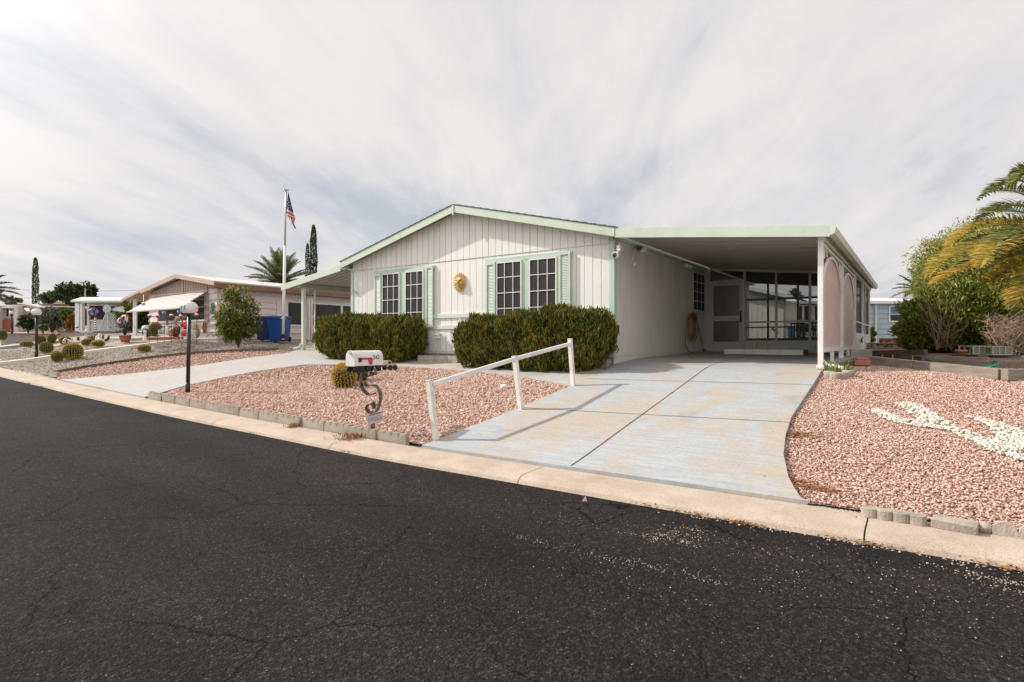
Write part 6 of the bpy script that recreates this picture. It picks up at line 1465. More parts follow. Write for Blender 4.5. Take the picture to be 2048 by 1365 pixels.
tree('rust coloured bush between the two white porch posts', 174, 636, 34, 8, 20, m_or, 40, 50, .12, 'shrub', cat='shrub')
tree('bright green bush behind the rust coloured shrub', 134, 630, 32, 13, 11, m_br, 50, 45, .13, 'shrub', cat='shrub')
tree('large green shrub behind the potted ornament beside the neighbouring porch', 258, 632, 28, 26, 30, m_lv, 130, 60, .14, 'shrub', cat='shrub')
tree('dark green shrub behind the porch post of the pink home', 287, 632, 27, 18, 28, m_dk, 110, 60, .13, 'shrub', cat='shrub')
# camera-facing homes further off
m_wroof = M_('white metal roof', (.72, .71, .70), (.64, .63, .62), 2, .5)
m_wht = M_('white siding', (.62, .64, .66), (.55, .57, .6), 2, .6)
def home(name, label, u0, u1, v_eave, v_ridge, d, depth, wallmat, roofmat, over=.5, fasc=.16, low=None):
    c = at((u0 + u1) / 2, 686, d); k = d / F; gz = min(H(c.x, c.y), 1.9) - .3; t = thing(name, label, 'house', (c.x, c.y, gz)); t.rotation_euler = (0, 0, YAW)
    W = (u1 - u0) * k; ze = at(0, v_eave, d).z - gz; zr_ = ze + max(.05, (v_eave - v_ridge) * k * 1.0)
    m = MB(); m.box(-W / 2 + over, W / 2 - over, 0, depth, 0, ze - .02); lap(m, -W / 2 + over, W / 2 - over, -.001, .4, ze - .05, .25); m.build('wall', wallmat, t)
    m = MB(); yr = depth / 2
    m.prism([(-W / 2, -over, ze), (-W / 2, yr, zr_), (-W / 2, depth + over, ze), (-W / 2, depth + over, ze + .07), (-W / 2, yr, zr_ + .07), (-W / 2, -over, ze + .07)], (W, 0, 0)); m.build('roof', roofmat, t)
    m = MB(); m.box(-W / 2, W / 2, -over - .025, -over - .002, ze - fasc + .06, ze + .068); m.build('fascia', m_white if roofmat is not m_broof else m_brown, t)
    def lx(u, y=0.0): return (u - CU) / F * (d + y) - ((u0 + u1) / 2 - CU) * k
    def lz_(v, y=0.0): return CAMZ - (v - CV) / F * (d + y) - gz
    return t, lx, lz_
m_broof = M_('brown shingle roof', (.19, .105, .07), (.15, .085, .055), 6, .9)
m_gb = M_('pale mint roof', (.58, .62, .56), (.5, .55, .5), 2, .5)
def hwin(t, lx, lz_, u0, u1, v0, v1, y=-.06, mat=None, fr=.06):
    m = MB(); a, b, z0, z1 = lx(u0), lx(u1), lz_(v1), lz_(v0); m.box(a - fr, a, y, -.022, z0 - fr, z1 + fr); m.box(b, b + fr, y, -.022, z0 - fr, z1 + fr); m.box(a, b, y, -.022, z1, z1 + fr); m.box(a, b, y, -.022, z0 - fr, z0); o = m.build('window', m_white, t); m = MB(); m.box(a, b, y + .01, -.024, z0, z1); m.build('pane', mat or m_glass, o); return o
t, lx, lz_ = home('mobile_home', 'white home with a pale low roof and dark window behind the windmill', 172, 300, 605, 597, 31, 8, m_wht, m_gb, .3, .12)
hwin(t, lx, lz_, 182, 212, 612, 640); hwin(t, lx, lz_, 222, 232, 613, 626)
pm = MB(); y0 = -2.6
pm.prism([(lx(141, y0), y0, lz_(605, y0)), (lx(292, y0), y0, lz_(605, y0)), (lx(300), -.31, lz_(599)), (lx(172), -.31, lz_(599))], (0, 0, .09)); pm.build('porch_roof', m_gb, t)
for u, w_ in ((157, .10), (165, .045)): m = MB(); m.box(lx(u, y0 + .2) - w_, lx(u, y0 + .2) + w_, y0 + .1, y0 + .3, 0, lz_(606.5, y0 + .2)); m.build('porch_post', m_white, t)
m = MB(); m.box(lx(177), lx(181), -.12, -.03, 0, lz_(606)); m.build('pilaster', m_white, t)
t, lx, lz_ = home('mobile_home', 'long white roofed home behind the grey green shrub at far left', 72, 168, 617, 609, 44, 9, m_wht, m_wroof, .4, .3)
hwin(t, lx, lz_, 104, 110, 620, 630)
t, lx, lz_ = home('mobile_home', 'tan home with a carport and brick base at the left edge', -60, 46, 613, 607, 38, 9, M_('tan siding', (.50, .39, .27), (.44, .34, .235), 2, .6), m_wroof, .3, .2)
hwin(t, lx, lz_, -5, 6, 618, 634); hwin(t, lx, lz_, 14, 19, 617, 634)
m = MB(); m.box(lx(6.5), lx(13), -.5, -.05, 0, lz_(613)); m.build('pilaster', m_cream2, t); m = MB(); m.box(lx(38), lx(46), -.4, -.03, 0, lz_(612)); m.build('pilaster', m_cream2, t)
m = MB(); m.box(lx(-50), lx(44), -.3, -.05, -.2, lz_(640)); m.build('brick_base', m_cap, t)
m = MB(); m.prism([(lx(44, -2), -2, lz_(612, -2)), (lx(80, -2), -2, lz_(619, -2)), (lx(82), .5, lz_(618)), (lx(63), .5, lz_(611)), (lx(44), .5, lz_(611))], (0, 0, .12)); m.build('porch_roof', M_('dull tan roof', (.42, .36, .30), (.36, .31, .26), 3, .7), t)
m = MB(); m.prism([(lx(48, -.1), -.1, lz_(618)), (lx(64, -.1), -.1, lz_(618)), (lx(66, -1), -1, lz_(624, -1)), (lx(54, -1), -1, lz_(624, -1))], (0, .0, .05)); m.build('awning', m_wht, t)
t, lx, lz_ = home('mobile_home', 'brown roofed home showing above the long white roof', 28, 160, 610, 603.5, 66, 10, m_tan, m_broof, .3, .2)
m = MB(); m.prism([(lx(111), -.5, lz_(609)), (lx(138), -.5, lz_(609)), (lx(126), -.5, lz_(602.5))], (0, 5, 0)); m.build('gable', m_tan, t)
# power lines and mast far away
m = MB(); pa, pb_ = at(-80, 573, 90), at(330, 579, 95); m.tube([pa.lerp(pb_, i / 12) - Vector((0, 0, 4 * (i / 12) * (1 - i / 12) * .5)) for i in range(13)], .022, 4); solo(m, 'power_line', m_black, 'upper thin power line crossing the sky at far left', 'power line')
m = MB(); pa, pb_ = at(-80, 590, 90), at(330, 594, 95); m.tube([pa.lerp(pb_, i / 12) - Vector((0, 0, 4 * (i / 12) * (1 - i / 12) * .5)) for i in range(13)], .02, 4); solo(m, 'power_line', m_black, 'lower thin power line crossing the sky at far left', 'power line')
m = MB(); p = at(170, 600, 33); m.tube([p, at(170, 577, 33)], .03, 6); solo(m, 'vent_pipe', m_galv, 'thin pale pipe rising from the roof behind the birdbath', 'pipe')
# ================================================================== right: planting bed, bushes, palm, blue home
def gbar(mb, a, b, w_, h_, z0=0.0): mb.bar(Vector(a) + Vector((0, 0, z0 + h_ / 2)), Vector(b) + Vector((0, 0, z0 + h_ / 2)), w_, h_); return mb
TL_, TR_ = G(1742, 728), G(2004, 758); TM = TL_.lerp(TR_, .40)
tb = thing('timber_edging', 'long low weathered timber edging along the right gravel bed', 'timber edging', TL_)
m = MB(); gbar(m, TL_, TM, .14, .16, -.02); wp(m, 'timber', m_wood, tb, bevel=.008)
m = MB(); gbar(m, TM + (TR_ - TM).normalized() * .01, TR_, .14, .16, -.02); wp(m, 'timber', m_wood, tb, bevel=.008)
e = (TR_ - TL_).normalized(); n_ = Vector((-e.y, e.x, 0)); n_ = n_ if n_.dot(vdir) > 0 else -n_
m = MB(); gbar(m, TR_ + e * .09 - n_ * .07, TR_ + e * .09 + n_ * .9, .11, .17, -.02); wp(m, 'timber', m_wood, tb, bevel=.008)
p0, p1 = at(1846, 730, 10.9), at(1977, 735, 9.6)
pw = thing('plank_wall', 'stacked weathered planks holding back the soil under the oleander', 'retaining wall', p0)
for k in range(2): m = MB(); gbar(m, p0, p1, .05, .094, -.02 + k * .097); wp(m, 'plank', m_wood, pw, bevel=.006)
p2, p3 = at(1738, 719, 14.2), at(1852, 722, 11.2)
m = MB(); gbar(m, p2, p3, .06, .16, 0); gbar(m, p2, p3, .06, .05, .165); m.bar(p3, p0, .05, .2)
solo(m, 'bed_board', M_('dark rotten board', (.13, .10, .075), (.08, .06, .045), 5, .9, .5, 30), 'dark rotten boards edging the bare bed behind the low timber', 'garden edging')
bedp = [(p2 + n_ * .03), p3, p0, p1, TR_ + e * .2 + n_ * 1.0]
bp = [(q.x, q.y) for q in (p2, p3, p0, p1)] + [(6, 11.5), (12, 14), (10, 24), (-.6, 22), (-.4, 17)]
m_soil = M_('dry garden soil', (.22, .165, .115), (.14, .10, .07), 3, .95, .7, 30, dirt=(.3, .22, .15), dscale=4)
tag(drape('ground', bp, .10, m_soil, thick=.2), kind='structure')
m = MB(); c = at(1722, 716, 12.7); c.z = H(c.x, c.y); m.obox(c + Vector((0, 0, .1)), (.40, .45, .2), rotz(.1)); solo(m, 'concrete_step', m_blockgrey, 'grey concrete step at the far end of the carport side', 'step', bevel=.015)
c = G(1723, 731); m = MB(); m.obox(c + Vector((0, 0, .05)), (.26, .2, .1), rotz(.3)); m.obox(c + Vector((.02, .02, .115)), (.2, .16, .03), rotz(.3)); solo(m, 'brick', m_wood_red, 'rough red brick block lying on the pink gravel by the concrete step', 'brick', bevel=.01)
c = at(1757, 708, 14.0); m = MB(); m.obox(c, (.34, .2, .06), rotz(.9)); solo(m, 'brick', m_wood_red, 'flat orange red brick on the soil before the lattice block wall', 'brick', bevel=.008)
m_yel = M_('yellow paint', (.62, .38, .03), (.5, .3, .03), 6, .5)
for k, (u, v, d, lb) in enumerate(((1764, 720, 12.9, 'leftmost yellow stake standing against the dark bed boards'), (1784.5, 721, 12.3, 'middle yellow stake standing against the dark bed boards'), (1824.5, 724, 11.3, 'tallest yellow stake, rightmost one behind the green hose'))):
    a = at(u, v, d); m = MB(); m.bar(a - Vector((0, 0, .05)), a + Vector((.01, 0, .12)), .03, .02); solo(m, 'stake', m_yel, lb, 'stake', group='yellow stakes in the garden bed')
m_gh = M_('green hose', (.0, .16, .10), (.0, .12, .075), 6, .4)
hp = [(1770, 722, 12.4), (1786, 720, 12.0), (1803, 718, 11.8), (1822, 713, 11.4), (1842, 712, 11.0), (1862, 722, 10.6), (1884, 729, 10.2), (1930, 734.5, 9.6), (1962, 736, 9.2), (1983, 734, 9.0), (1996, 730, 9.0), (1998, 725, 9.1), (1990, 722.5, 9.3), (1984, 725, 9.3)]
q = [at(*k) for k in hp]
for _ in range(2): q = [q[0]] + [p for a, b in zip(q, q[1:]) for p in (a.lerp(b, .25), a.lerp(b, .75))] + [q[-1]]
m = MB(); m.tube(q, .017, 7); solo(m, 'garden_hose', m_gh, 'green garden hose draped over the boards and timbers of the right bed', 'hose', smooth=True)
def potl(label, u, v0, d, r0, r1, h, mat, name='flower_pot', tilt=0, cat='pot'):
    b = at(u, v0, d); k = d / F; r0 *= ct(u); r1 *= ct(u); m = MB(); m.lathe([(r0 * k, 0), (r1 * .93 * k, h * .72 * k), (r1 * k, h * .73 * k), (r1 * 1.02 * k, h * k), (r1 * .86 * k, h * k), (r1 * .8 * k, h * .7 * k)], (0, 0, 0), 22); o = m.build(name, mat, None, True); o.location = b; o.rotation_euler = (0, tilt, 0); tag(o, label, cat)
potl('terracotta pot on the plank wall in front of the oleander', 1922.5, 712.5, 10.6, 8.5, 13.5, 12.5, m_terra)
potl('rounded terracotta pot lying on its side near the right edge', 2019, 729, 9.8, 8, 12.5, 13, m_terra, tilt=1.25)
potl('terracotta saucer beside the stand of the wooden cages', 1965, 715.5, 10.0, 9, 10, 4, m_terra)
potl('white pot standing beyond the red lattice block wall', 1806.5, 679, 17.5, 4.6, 5.6, 13, m_white)
m_cage = M_('pale green wood', (.40, .42, .30), (.33, .35, .25), 5, .75, .2, 40); m_mesh = MESHSCREEN('wire mesh', (.25, .26, .22), .5)
for nm, (u0, u1, v0, v1, d) in (('left pale green wooden mesh cage on the dark stand by the bare bush', (1947, 1982, 692, 709, 10.6)), ('right pale green wooden mesh cage on the dark stand by the bare bush', (1986, 2025, 693.5, 710.5, 10.4))):
    t = thing('mesh_cage', nm, 'cage', at((u0 + u1) / 2, v1, d), group='wooden mesh cages'); fr = MB(); k = d / F
    for (a, b, c, e_) in ((u0, u1, v0, v0 + 1.6), (u0, u1, v1 - 1.6, v1)): LB(fr, a, b, c, e_, 0, .03, d); LB(fr, a, b, c, e_, .33, .36, d)
    for i in range(4):
        uu = u0 + (u1 - u0 - 1.5) * i / 3; LB(fr, uu, uu + 1.5, v0 + 1.6, v1 - 1.6, .001, .029, d); LB(fr, uu, uu + 1.5, v0 + 1.6, v1 - 1.6, .331, .359, d)
    for uu in (u0 + .8, u1 - .8): fr.bar(at(uu, v0 + .8, d) + vdir * .031, at(uu, v0 + .8, d) + vdir * .329, .014, .014); fr.bar(at(uu, v1 - .8, d) + vdir * .031, at(uu, v1 - .8, d) + vdir * .329, .014, .014)
    wp(fr, 'frame', m_cage, t); mm = MB(); LB(mm, u0 + 1, u1 - 1, v0 + 1.5, v1 - 1.5, .012, .014, d); LB(mm, u0 + 1, u1 - 1, v0 + .6, v0 + .7, .03, .33, d); wp(mm, 'mesh', m_mesh, t)
t = thing('plant_stand', 'dark low stand under the wooden mesh cages', 'stand', at(1985, 722, 10.6)); m = MB(); LB(m, 1944, 2028, 711.2, 713, -.15, .5, 10.6); wp(m, 'top', m_black, t)
for u in (1950, 1985, 2022): m = MB(); LB(m, u - 1.5, u + 1.5, 713, 726, .1, .14, 10.6); wp(m, 'leg', m_black, t)
# decorative block wall
t = thing('block_wall', 'tan block wall topped with red lattice blocks before the blue home', 'garden wall', at(1780, 711, 15.5)); d = 15.5
m = MB()
for k in range(6): LB(m, 1738 + k * 14.7, 1738 + (k + 1) * 14.7 - .4, 698.5, 712, 0, .15, d)
wp(m, 'base_course', m_concrete, t, bevel=.006)
m = MB(); LB(m, 1738, 1826, 695.5, 698.3, -.01, .16, d); LB(m, 1738, 1826, 686, 687.6, -.01, .16, d); wp(m, 'red_course', m_wood_red, t, bevel=.004)
m = MB()
for k in range(9): LB(m, 1738 + k * 9.8, 1738 + (k + 1) * 9.8 - .5, 687.8, 695.2, .03, .13, d)
wp(m, 'stone_course', M_('pebble faced block', (.46, .38, .30), (.08, .06, .05), 16, .9, .8, 16, lo=.42, hi=.58), t, bevel=.01)
m = MB(); LB(m, 1764, 1826, 677, 678.4, 0, .12, d); LB(m, 1764, 1826, 684.4, 685.8, 0, .12, d)
for k in range(4):
    u0 = 1764 + k * 15.5; c = d
    for (a, b) in (((u0, 678.4), (u0 + 15.5, 684.4)), ((u0, 684.4), (u0 + 15.5, 678.4))): m.bar(at(a[0], a[1], d) + vdir * .06, at(b[0], b[1], d) + vdir * .06, .10, .025)
    LB(m, u0 - .5, u0 + .5, 678.4, 684.4, .01, .11, d)
wp(m, 'lattice_course', m_wood_red, t)
m = MB(); LB(m, 1826.4, 1838, 679, 711, -.05, .2, d); wp(m, 'pillar', M_('pebbled pillar', (.36, .28, .21), (.09, .06, .045), 22, .9, .8, 22, lo=.42, hi=.58), t, bevel=.01)
t = thing('gate_post', 'pale green round topped post left of the oleander', 'post', at(1844, 708, 14.5)); m = MB(); b = at(1844, 709, 14.5); m.lathe([(.075, -.1), (.07, .52), (.06, .57), (.02, .60)], b, 12); wp(m, 'post', m_cage, t, smooth=True)
m = MB(); m.tube([at(1844, 664, 14.5), at(1844, 659.5, 14.5)], .08, 12); wp(m, 'cap', m_cream2, t, smooth=True)
# blue grey home, facing the viewer
t, lx, lz_ = home('mobile_home', 'blue grey home with a white metal roof beyond the carport', 1440, 1890, 606, 585, 28, 9, m_sage, m_wroof, .25, .12)
hwin(t, lx, lz_, 1779, 1805, 614, 628, mat=M_('sky lit glass', (.03, .10, .2), None, 3, .05, spec=.8)); hwin(t, lx, lz_, 1779, 1805, 630.5, 642)
for k, (a, b) in enumerate(((1571, 1580), (1586, 1603), (1607, 1622), (1628, 1634), (1638, 1645), (1680, 1700))): hwin(t, lx, lz_, a, b, 613, 641, fr=.05)
m = MB(); m.tube([(lx(1749.5), -.08, lz_(608)), (lx(1749.5), -.08, lz_(690))], .045, 8); m.build('downspout', m_wht, t)
m = MB(); m.box(lx(1858), lx(1862), -.05, -.002, 0, lz_(608)); m.build('corner_trim', m_wht, t)
# bushes, trees
m_ole = ISL('oleander leaf', [(.032, .05, .008), (.08, .12, .015), (.16, .21, .03), (.27, .30, .05), (.38, .32, .09)], .5, trans=.2, noise=.32, nscale=1.2)
m_twig = ISL('dry twig', [(.24, .165, .11), (.36, .265, .185), (.48, .38, .28)], .9)
d = 13.2; k = d / F; b = gp(1925, d); ol = thing('shrub', 'large oleander with narrow green leaves and dry stems behind the terracotta pot', 'shrub', b)
m = MB(); random.seed(11); branches(m, b, [at(1925 + random.uniform(-95, 85), 640 + random.uniform(-75, 25), d + random.uniform(-1, 1)) for _ in range(60)], .022, .005, n=5); wp(m, 'stems', m_bark, ol)
def bladecrown(name, c, R, n, l, w_, mat, parent, base, seed=1, shell=.2, spread=.5):
    rng = np.random.default_rng(seed); dd = unit(rng.normal(size=(n, 3))); r = shell + (1 - shell) * rng.random((n, 1)) ** .55; r *= 1 + .13 * np.sin(dd[:, :1] * 9 + dd[:, 2:] * 7)
    C = np.repeat(dd * r * np.array(R) + np.array(c), 7, 0); out = unit(C - np.array(base)); A = unit(out + rng.normal(size=C.shape) * spread); B = unit(np.cross(A, rng.normal(size=A.shape))); L_ = l * rng.uniform(.6, 1.25, len(C)); C = C + A * L_[:, None] * .5 + rng.normal(size=C.shape) * .03
    return wset(leafmesh(name, C, A, B, L_, w_, mat, parent), parent)
bladecrown('foliage', at(1915, 645, d), (98 * k, 1.0, 72 * k), 5600, .14, .03, m_ole, ol, at(1930, 720, d)[:], 3, spread=.55)
bladecrown('foliage', at(1850, 668, d - .2), (42 * k, .5, 40 * k), 800, .12, .03, m_lv, ol, at(1870, 720, d)[:], 5, spread=.6)
# dry fans of stems at its left
m = MB(); random.seed(5)
for _ in range(70):
    a = at(1890 + random.uniform(-18, 25), 695 + random.uniform(-12, 6), d - .6); e_ = at(1862 + random.uniform(-30, 75), 605 + random.uniform(-12, 55), d - .9 + random.uniform(-.3, .4)); mid = a.lerp(e_, .5) + Vector((random.uniform(-.08, .08), random.uniform(-.08, .08), .08)); m.tube([a, mid, e_], [.007, .005, .002], 4)
wp(m, 'dry_stems', m_twig, ol)
d = 11.6; k = d / F; b = gp(2030, d); bb = thing('shrub', 'bare brown twiggy bush behind the wooden mesh cages', 'shrub', b); m = MB(); random.seed(6)
for _ in range(260):
    a = b + Vector((random.uniform(-.3, .3), random.uniform(-.3, .3), .1)); e_ = at(2030 + random.uniform(-62, 70), 662 + random.uniform(-36, 30), d + random.uniform(-.7, .7)); mid = a.lerp(e_, .55) + Vector((random.uniform(-.15, .15), random.uniform(-.15, .15), random.uniform(.0, .22))); m.tube([a, mid, e_], [.010, .006, .003], 4)
    for _ in range(3): f = mid.lerp(e_, random.uniform(.1, .9)); m.tube([f, f + Vector((random.uniform(-.2, .2), random.uniform(-.2, .2), random.uniform(-.08, .18)))], [.004, .002], 3)
wp(m, 'twigs', m_twig, bb)
m_wil = ISL('feathery olive leaf', [(.12, .14, .025), (.22, .23, .04), (.32, .31, .065), (.42, .37, .10)], .65, trans=.3, noise=.3, nscale=.7)
d = 20; k = d / F; c = at(1972, 545, d); b = gp(1985, d); wt = thing('tree', 'tall feathery olive tree behind the oleander and the palm', 'tree', b)
m = MB(); random.seed(8); branches(m, b, [at(1960 + random.uniform(-90, 90), 530 + random.uniform(-70, 40), d + random.uniform(-1.5, 1.5)) for _ in range(26)], .09, .01, n=6); wp(m, 'trunk', m_bark, wt)
wset(crown('crown', c, (122 * k, 1.9, 96 * k), 900, 60, .12, m_wil, wt, shell=.42, clump=.2, asp=.30, up=-.1), wt)
wset(crown('outer_sprays', c, (126 * k, 2.0, 101 * k), 200, 18, .11, m_wil, wt, shell=.9, clump=.12, asp=.25, up=.3), wt)
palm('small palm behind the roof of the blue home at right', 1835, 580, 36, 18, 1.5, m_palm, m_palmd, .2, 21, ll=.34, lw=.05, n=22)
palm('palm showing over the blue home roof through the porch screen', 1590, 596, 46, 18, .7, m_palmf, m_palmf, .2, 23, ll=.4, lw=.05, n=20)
tree('small green bush between the last carport posts and the blue home', 1741, 670, 21, 9, 16, m_lv, 40, 40, .1, 'shrub', cat='shrub')
tree('low yellow flowering bush before the blue home seen through the porch', 1600, 657, 25, 26, 8, m_lv, 50, 40, .1, 'shrub', cat='shrub')
# date palm at the right edge
m_pf = ISL('green date frond', [(.055, .075, .014), (.105, .13, .024), (.16, .175, .035), (.25, .23, .07)], .5, trans=.25, noise=.12)
m_py = ISL('yellowing date frond', [(.10, .12, .02), (.20, .18, .03), (.40, .25, .03), (.50, .30, .05)], .55, trans=.25, noise=.25, nscale=2.5)
DP = 11.2; pc = at(2135, 468, DP); pg = Vector((pc.x, pc.y, H(pc.x, pc.y))); pt = thing('palm_tree', 'large date palm with arching green and orange fronds reaching in from the right edge', 'palm', pg)
m = MB(); m.tube([pg + Vector((0, 0, (pc.z - pg.z + .1) * i / 14 - .1)) for i in range(15)], [.30 + .03 * (i % 2) for i in range(15)], 14); wp(m, 'trunk', m_bark, pt)
random.seed(4)
def fr3(peak, tip, mat, d1=-.5, d2=-.9, ll=.42, org=None, vee=.45):
    o_ = org or pc; P1 = at(peak[0], peak[1], DP + d1); P2 = at(tip[0], tip[1], DP + d2); ctl = P1 * 2 - (o_ + P2) * .5
    o = frond('frond', [o_, ctl, P2], ll, .03, mat, pt, n=60, stem=.026, vee=vee, hang=.25, start=.18); wset(o, pt)
for pk, tp, mt, d1, d2 in (
    ((2060, 395), (1974, 386), m_pf, -.2, -.4), ((2055, 428), (1967, 421), m_pf, -.5, -.9), ((2085, 350), (2023, 372), m_pf, -.1, -.1), ((2080, 360), (2020, 352), m_pf, .4, .7),
    ((1986, 452), (1896, 500), m_py, -.3, -.5), ((2000, 445), (1900, 488), m_py, .2, .1), ((2015, 470), (1912, 492), m_pf, .4, .6),
    ((1960, 490), (1858, 553), m_py, -.8, -1.3), ((1975, 522), (1862, 571), m_py, -.2, -.3), ((1990, 505), (1905, 540), m_pf, .6, .9), ((1985, 530), (1890, 560), m_pf, .3, .4),
    ((2020, 480), (1961, 534), m_py, -1.2, -1.9), ((2040, 460), (1985, 500), m_pf, -.9, -1.4), ((2050, 520), (1968, 568), m_py, -.4, -.5), ((2075, 545), (2028, 617), m_py, -.9, -1.1), ((2080, 540), (2032, 600), m_pf, .2, .3)): fr3(pk, tp, mt, d1, d2)
for i in range(22):                                    # the fronds on its far sides
    a = YAW + math.radians(random.uniform(-75, 100)); el = math.radians(random.uniform(-15, 75)); l = random.uniform(2.3, 2.9); h_ = Vector((math.cos(a), math.sin(a), 0)); p1 = pc + (h_ * math.cos(el) + Vector((0, 0, math.sin(el)))) * l * .6 + Vector((0, 0, .25)); p2 = pc + h_ * l * (.55 + .45 * math.cos(el)) + Vector((0, 0, l * (math.sin(el) * .8 - .35)))
    wset(frond('frond', [pc, p1, p2], .42, .034, m_pf if el > .1 else m_py, pt, n=40, stem=.026, vee=.45, hang=.25, start=.18), pt)
# shed behind the porch, storage bin, patio set
sh = thing('shed', 'white garden shed with a mint green roof edge behind the screened porch', 'shed', (-6.5, 25, 1.1))
SX0, SX1, SY = -8.6, -4.33, 25.0
def sroof(x): return 3.30 + (SX1 + .3 - x) * .27 if x > -6.6 else 3.30 + (SX1 + .3 + 6.6) * .27 - (-6.6 - x) * .27
w = MB(); x = SX0
while x < SX1 - .01:
    b_ = min(x + .2, SX1); w.prism([(x, SY, 1.1), (b_ - .008, SY, 1.1), (b_ - .008, SY, sroof(b_) - .06), (x, SY, sroof(x) - .06)], (0, .05, 0)); x += .2
w.box(SX0, SX1 - .001, SY + .051, SY + 3, 1.1, 3.15); wp(w, 'wall', m_cream, sh)
r = MB()
for a, b_ in ((SX0 - .2, -6.6), (-6.6, SX1 + .3)): r.prism([(a, SY - .3, sroof(a)), (b_, SY - .3, sroof(b_)), (b_, SY - .3, sroof(b_) - .05), (a, SY - .3, sroof(a) - .05)], (0, 3.6, 0))
wp(r, 'roof', m_shingle, sh); r = MB()
for a, b_ in ((SX0 - .2, -6.6), (-6.6, SX1 + .3)): r.prism([(a, SY - .325, sroof(a) + .005), (b_, SY - .325, sroof(b_) + .005), (b_, SY - .325, sroof(b_) - .14), (a, SY - .325, sroof(a) - .14)], (0, .024, 0))
wp(r, 'fascia', m_mint, sh)
dr = MB(); xa_, xb_ = at_y(1533, 640, SY - .03).x, at_y(1551, 640, SY - .03).x; dr.box(xa_, xb_ + .3, SY - .03, SY - .005, 1.2, at_y(1540, 601, SY).z); dd_o = wp(dr, 'door', m_cream, sh, bevel=.006)
m = MB(); m.ball((xb_ - .1, SY - .06, 2.0), .05, 8, 6); m.build('handle', m_black, dd_o)
t = thing('mailbox_sign', 'small framed picture on the shed wall seen through the porch screen', 'wall picture', at_y(1566, 600, SY - .04)); m = MB(); c = at_y(1564.5, 602, SY - .04); m.box(c.x - .1, c.x + .1, SY - .05, SY - .01, c.z - .14, c.z + .14); wp(m, 'frame', m_tan, t); m = MB(); m.box(c.x - .07, c.x + .07, SY - .055, SY - .051, c.z - .11, c.z + .11); wp(m, 'picture', m_white, t); t.name = 'wall_picture'
c = gp(1577, 23.5); m = MB(); m.obox(c + Vector((0, 0, .42)), (.34, .45, .85), Rz); m.obox(c + Vector((0, 0, .87)), (.37, .48, .05), Rz); solo(m, 'storage_bin', M_('turquoise plastic', (.03, .20, .30), (.025, .16, .24), 4, .5), 'turquoise storage bin behind the porch beside the shed', 'bin', bevel=.015)
c = gp(1618, 21.2); t = thing('patio_table', 'dark round patio table on the screened porch', 'table', c); m = MB(); m.lathe([(.5, .70), (.52, .72), (.5, .74), (.01, .745)], c, 24); wp(m, 'tabletop', m_black, t)
for a in range(4): m = MB(); v_ = Vector((math.cos(a * 1.57 + .6), math.sin(a * 1.57 + .6), 0)); m.tube([c + v_ * .42, c + v_ * .3 + Vector((0, 0, .4)), c + v_ * .4 + Vector((0, 0, .7))], .018, 6); wp(m, 'leg', m_black, t)
for k, (u, dd, lb, a0) in enumerate(((1598, 21.0, 'dark patio chair left of the round porch table', .4), (1640, 20.6, 'dark patio chair right of the round porch table', 2.6))):
    c = gp(u, dd); M3 = rotz(a0); t = thing('patio_chair', lb, 'chair', c, group='patio chairs on the porch'); m = MB(); m.obox(c + Vector((0, 0, .43)), (.48, .48, .04), M3); wp(m, 'seat', m_black, t); m = MB()
    for j in range(5): m.obox(c + M3 @ Vector((-.2 + j * .1, .23, .70)), (.03, .02, .5), M3)
    m.obox(c + M3 @ Vector((0, .23, .96)), (.5, .03, .05), M3); wp(m, 'backrest', m_black, t)
    for sx1 in (-1, 1):
        for sy1 in (-1, 1): m = MB(); m.tube([c + M3 @ Vector((sx1 * .22, sy1 * .22, 0)), c + M3 @ Vector((sx1 * .2, sy1 * .2, .42))], .016, 6); wp(m, 'leg', m_black, t)
m = MB(); c = at_x(1721, 682, PXX + .03); m.obox(c, (.03, .16, .03)); m.tube([c + Vector((.03, -.1, .06)), c + Vector((.03, 0, 0)), c + Vector((.03, .12, -.05))], .02, 6); m.tube([c + Vector((.03, 0, 0)), c + Vector((.05, .02, .12))], .014, 6); solo(m, 'hose_bracket', m_black, 'black bracket on the outer side wall of the screened porch', 'bracket')
# ================================================================== camera, sun, sky
cam = bpy.data.cameras.new('camera'); co = bpy.data.objects.new('camera', cam); COL.objects.link(co)
cam.sensor_width = 36; cam.lens = F / 2048 * 36; cam.clip_end = 3000; cam.clip_start = .05
cam.shift_y = (CV - 682.5) / 2048
co.location = (0, 0, CAMZ); co.rotation_euler = (math.pi / 2, 0, YAW)
SC.camera = co
EL = math.radians(38.5)
sd = Vector((-.957 * math.cos(EL), -.335 * math.cos(EL) / math.hypot(.957, .335) , math.sin(EL))).normalized()
su = bpy.data.lights.new('sun', 'SUN'); so = bpy.data.objects.new('sun', su); COL.objects.link(so)
su.energy = 4.2; su.angle = math.radians(.9); su.color = (1, .945, .86)
so.rotation_euler = sd.to_track_quat('Z', 'Y').to_euler(); so.location = (0, 0, 30)
w = bpy.data.worlds.new('World'); SC.world = w; w.use_nodes = True
nt = w.node_tree; bg = nt.nodes['Background']; L = nt.links.new
def WN(t, **k):
    n = nt.nodes.new(t)
    for a, v in k.items():
        if a.startswith('i_'): n.inputs[a[2:].replace('_', ' ')].default_value = v
        else: setattr(n, a, v)
    return n
sky = WN('ShaderNodeTexSky', sky_type='NISHITA', sun_disc=False, sun_elevation=EL, sun_rotation=math.atan2(sd.x, sd.y))
sky.dust_density = 2.0; sky.altitude = 700
tc = WN('ShaderNodeTexCoord')
sx = WN('ShaderNodeSeparateXYZ'); L(tc.outputs['Generated'], sx.inputs[0])
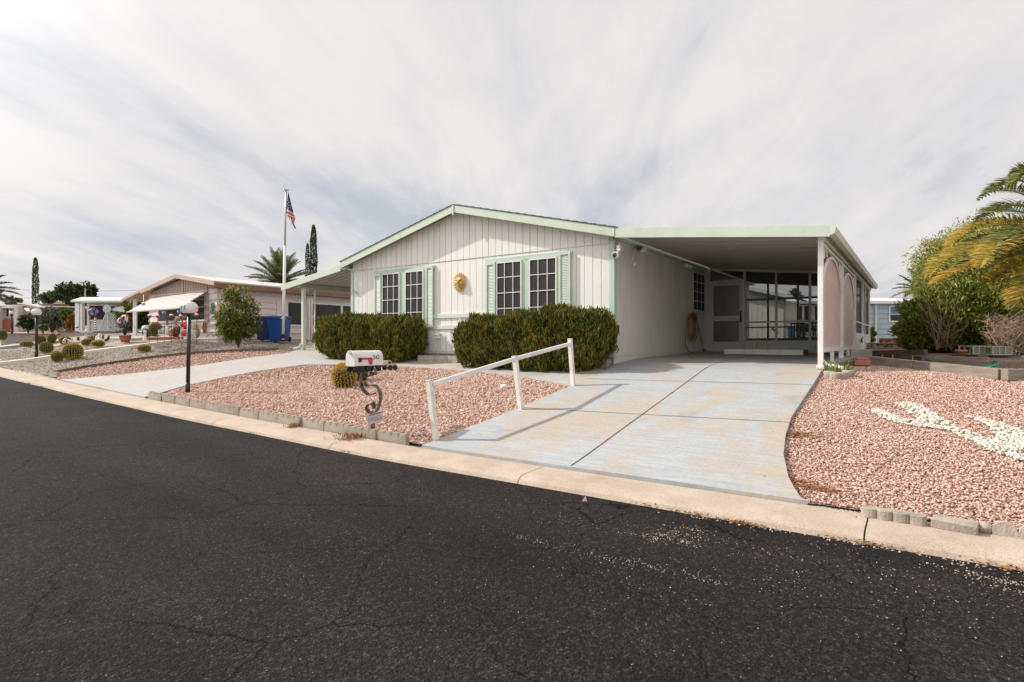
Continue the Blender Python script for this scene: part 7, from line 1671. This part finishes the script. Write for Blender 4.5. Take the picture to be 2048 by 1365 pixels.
def MT(op, a, b=None, c=None):
    n = WN('ShaderNodeMath', operation=op)
    for i, q in enumerate((a, b, c)):
        if q is None: continue
        if isinstance(q, (int, float)): n.inputs[i].default_value = q
        else: L(q, n.inputs[i])
    return n.outputs[0]
zz = MT('ADD', MT('MAXIMUM', sx.outputs['Z'], 0.0), .16)
px_ = MT('DIVIDE', sx.outputs['X'], zz); py_ = MT('DIVIDE', sx.outputs['Y'], zz)
cb = WN('ShaderNodeCombineXYZ'); L(px_, cb.inputs[0]); L(py_, cb.inputs[1])
# streaks run away towards a point a little right of the view axis
mp = WN('ShaderNodeMapping'); mp.inputs['Rotation'].default_value = (0, 0, -(YAW + math.pi / 2 - .12)); L(cb.outputs[0], mp.inputs[0])
def layer(scale, sc, loc, det=8.0, rough=.6, dist=.0):
    m2 = WN('ShaderNodeMapping'); m2.inputs['Scale'].default_value = sc; m2.inputs['Location'].default_value = loc; L(mp.outputs[0], m2.inputs[0])
    n = WN('ShaderNodeTexNoise', i_Scale=scale, i_Detail=det, i_Roughness=rough, i_Distortion=dist); L(m2.outputs[0], n.inputs['Vector']); return n.outputs['Fac']
f1 = layer(.9, (.55, 1.1, 1), (3.1, 1.7, 0), 7, .55, .4)       # broad veils
f2 = layer(2.2, (.4, 1.7, 1), (7.3, 2.2, 0), 9, .62, .5)        # long combed streaks
f3 = layer(5.0, (.7, 1.6, 1), (1.0, 5.0, 0), 6, .65, .3)
s = MT('ADD', MT('MULTIPLY', f1, .66), MT('ADD', MT('MULTIPLY', f2, .24), MT('MULTIPLY', f3, .10)))
cr = WN('ShaderNodeValToRGB'); e = cr.color_ramp.elements
K = 1.0
e[0].position = .385; e[0].color = (5.8, 6.05, 6.55, 1)
e[1].position = .575; e[1].color = (8.7, 8.35, 8.15, 1)
e2 = e.new(.47); e2.color = (7.35, 7.25, 7.4, 1)
L(s, cr.inputs[0])
mx = WN('ShaderNodeMix', data_type='RGBA')
# thin where the veil is thin: the blue of the sky shows faintly through
fa = MT('MINIMUM', MT('MAXIMUM', MT('MULTIPLY_ADD', s, 1.2, .38), .82), .96)
L(fa, mx.inputs[0]); L(sky.outputs[0], mx.inputs[6]); L(cr.outputs[0], mx.inputs[7])
# bright veil round the sun, and brightness added behind the camera for facing walls
def DOT(v):
    n = WN('ShaderNodeVectorMath', operation='DOT_PRODUCT'); L(tc.outputs['Generated'], n.inputs[0]); n.inputs[1].default_value = v; return n.outputs['Value']
gl = MT('MULTIPLY', MT('POWER', MT('MAXIMUM', DOT(sd[:]), 0.0), 14.0), 3.2)
bk = MT('MULTIPLY', MT('MAXIMUM', DOT((SA, -CA, .12)), 0.0), .75)
gain = MT('ADD', MT('ADD', gl, bk), 1.0)
vm = WN('ShaderNodeVectorMath', operation='SCALE'); L(mx.outputs[2], vm.inputs[0]); L(gain, vm.inputs['Scale'])
L(vm.outputs[0], bg.inputs['Color']); bg.inputs['Strength'].default_value = .085
SC.view_settings.view_transform = 'Standard'; SC.view_settings.look = 'None'; SC.view_settings.gamma = 1; SC.view_settings.exposure = .25
SC.cycles.use_denoising = True
SC.cycles.max_bounces = 8; SC.cycles.transparent_max_bounces = 16
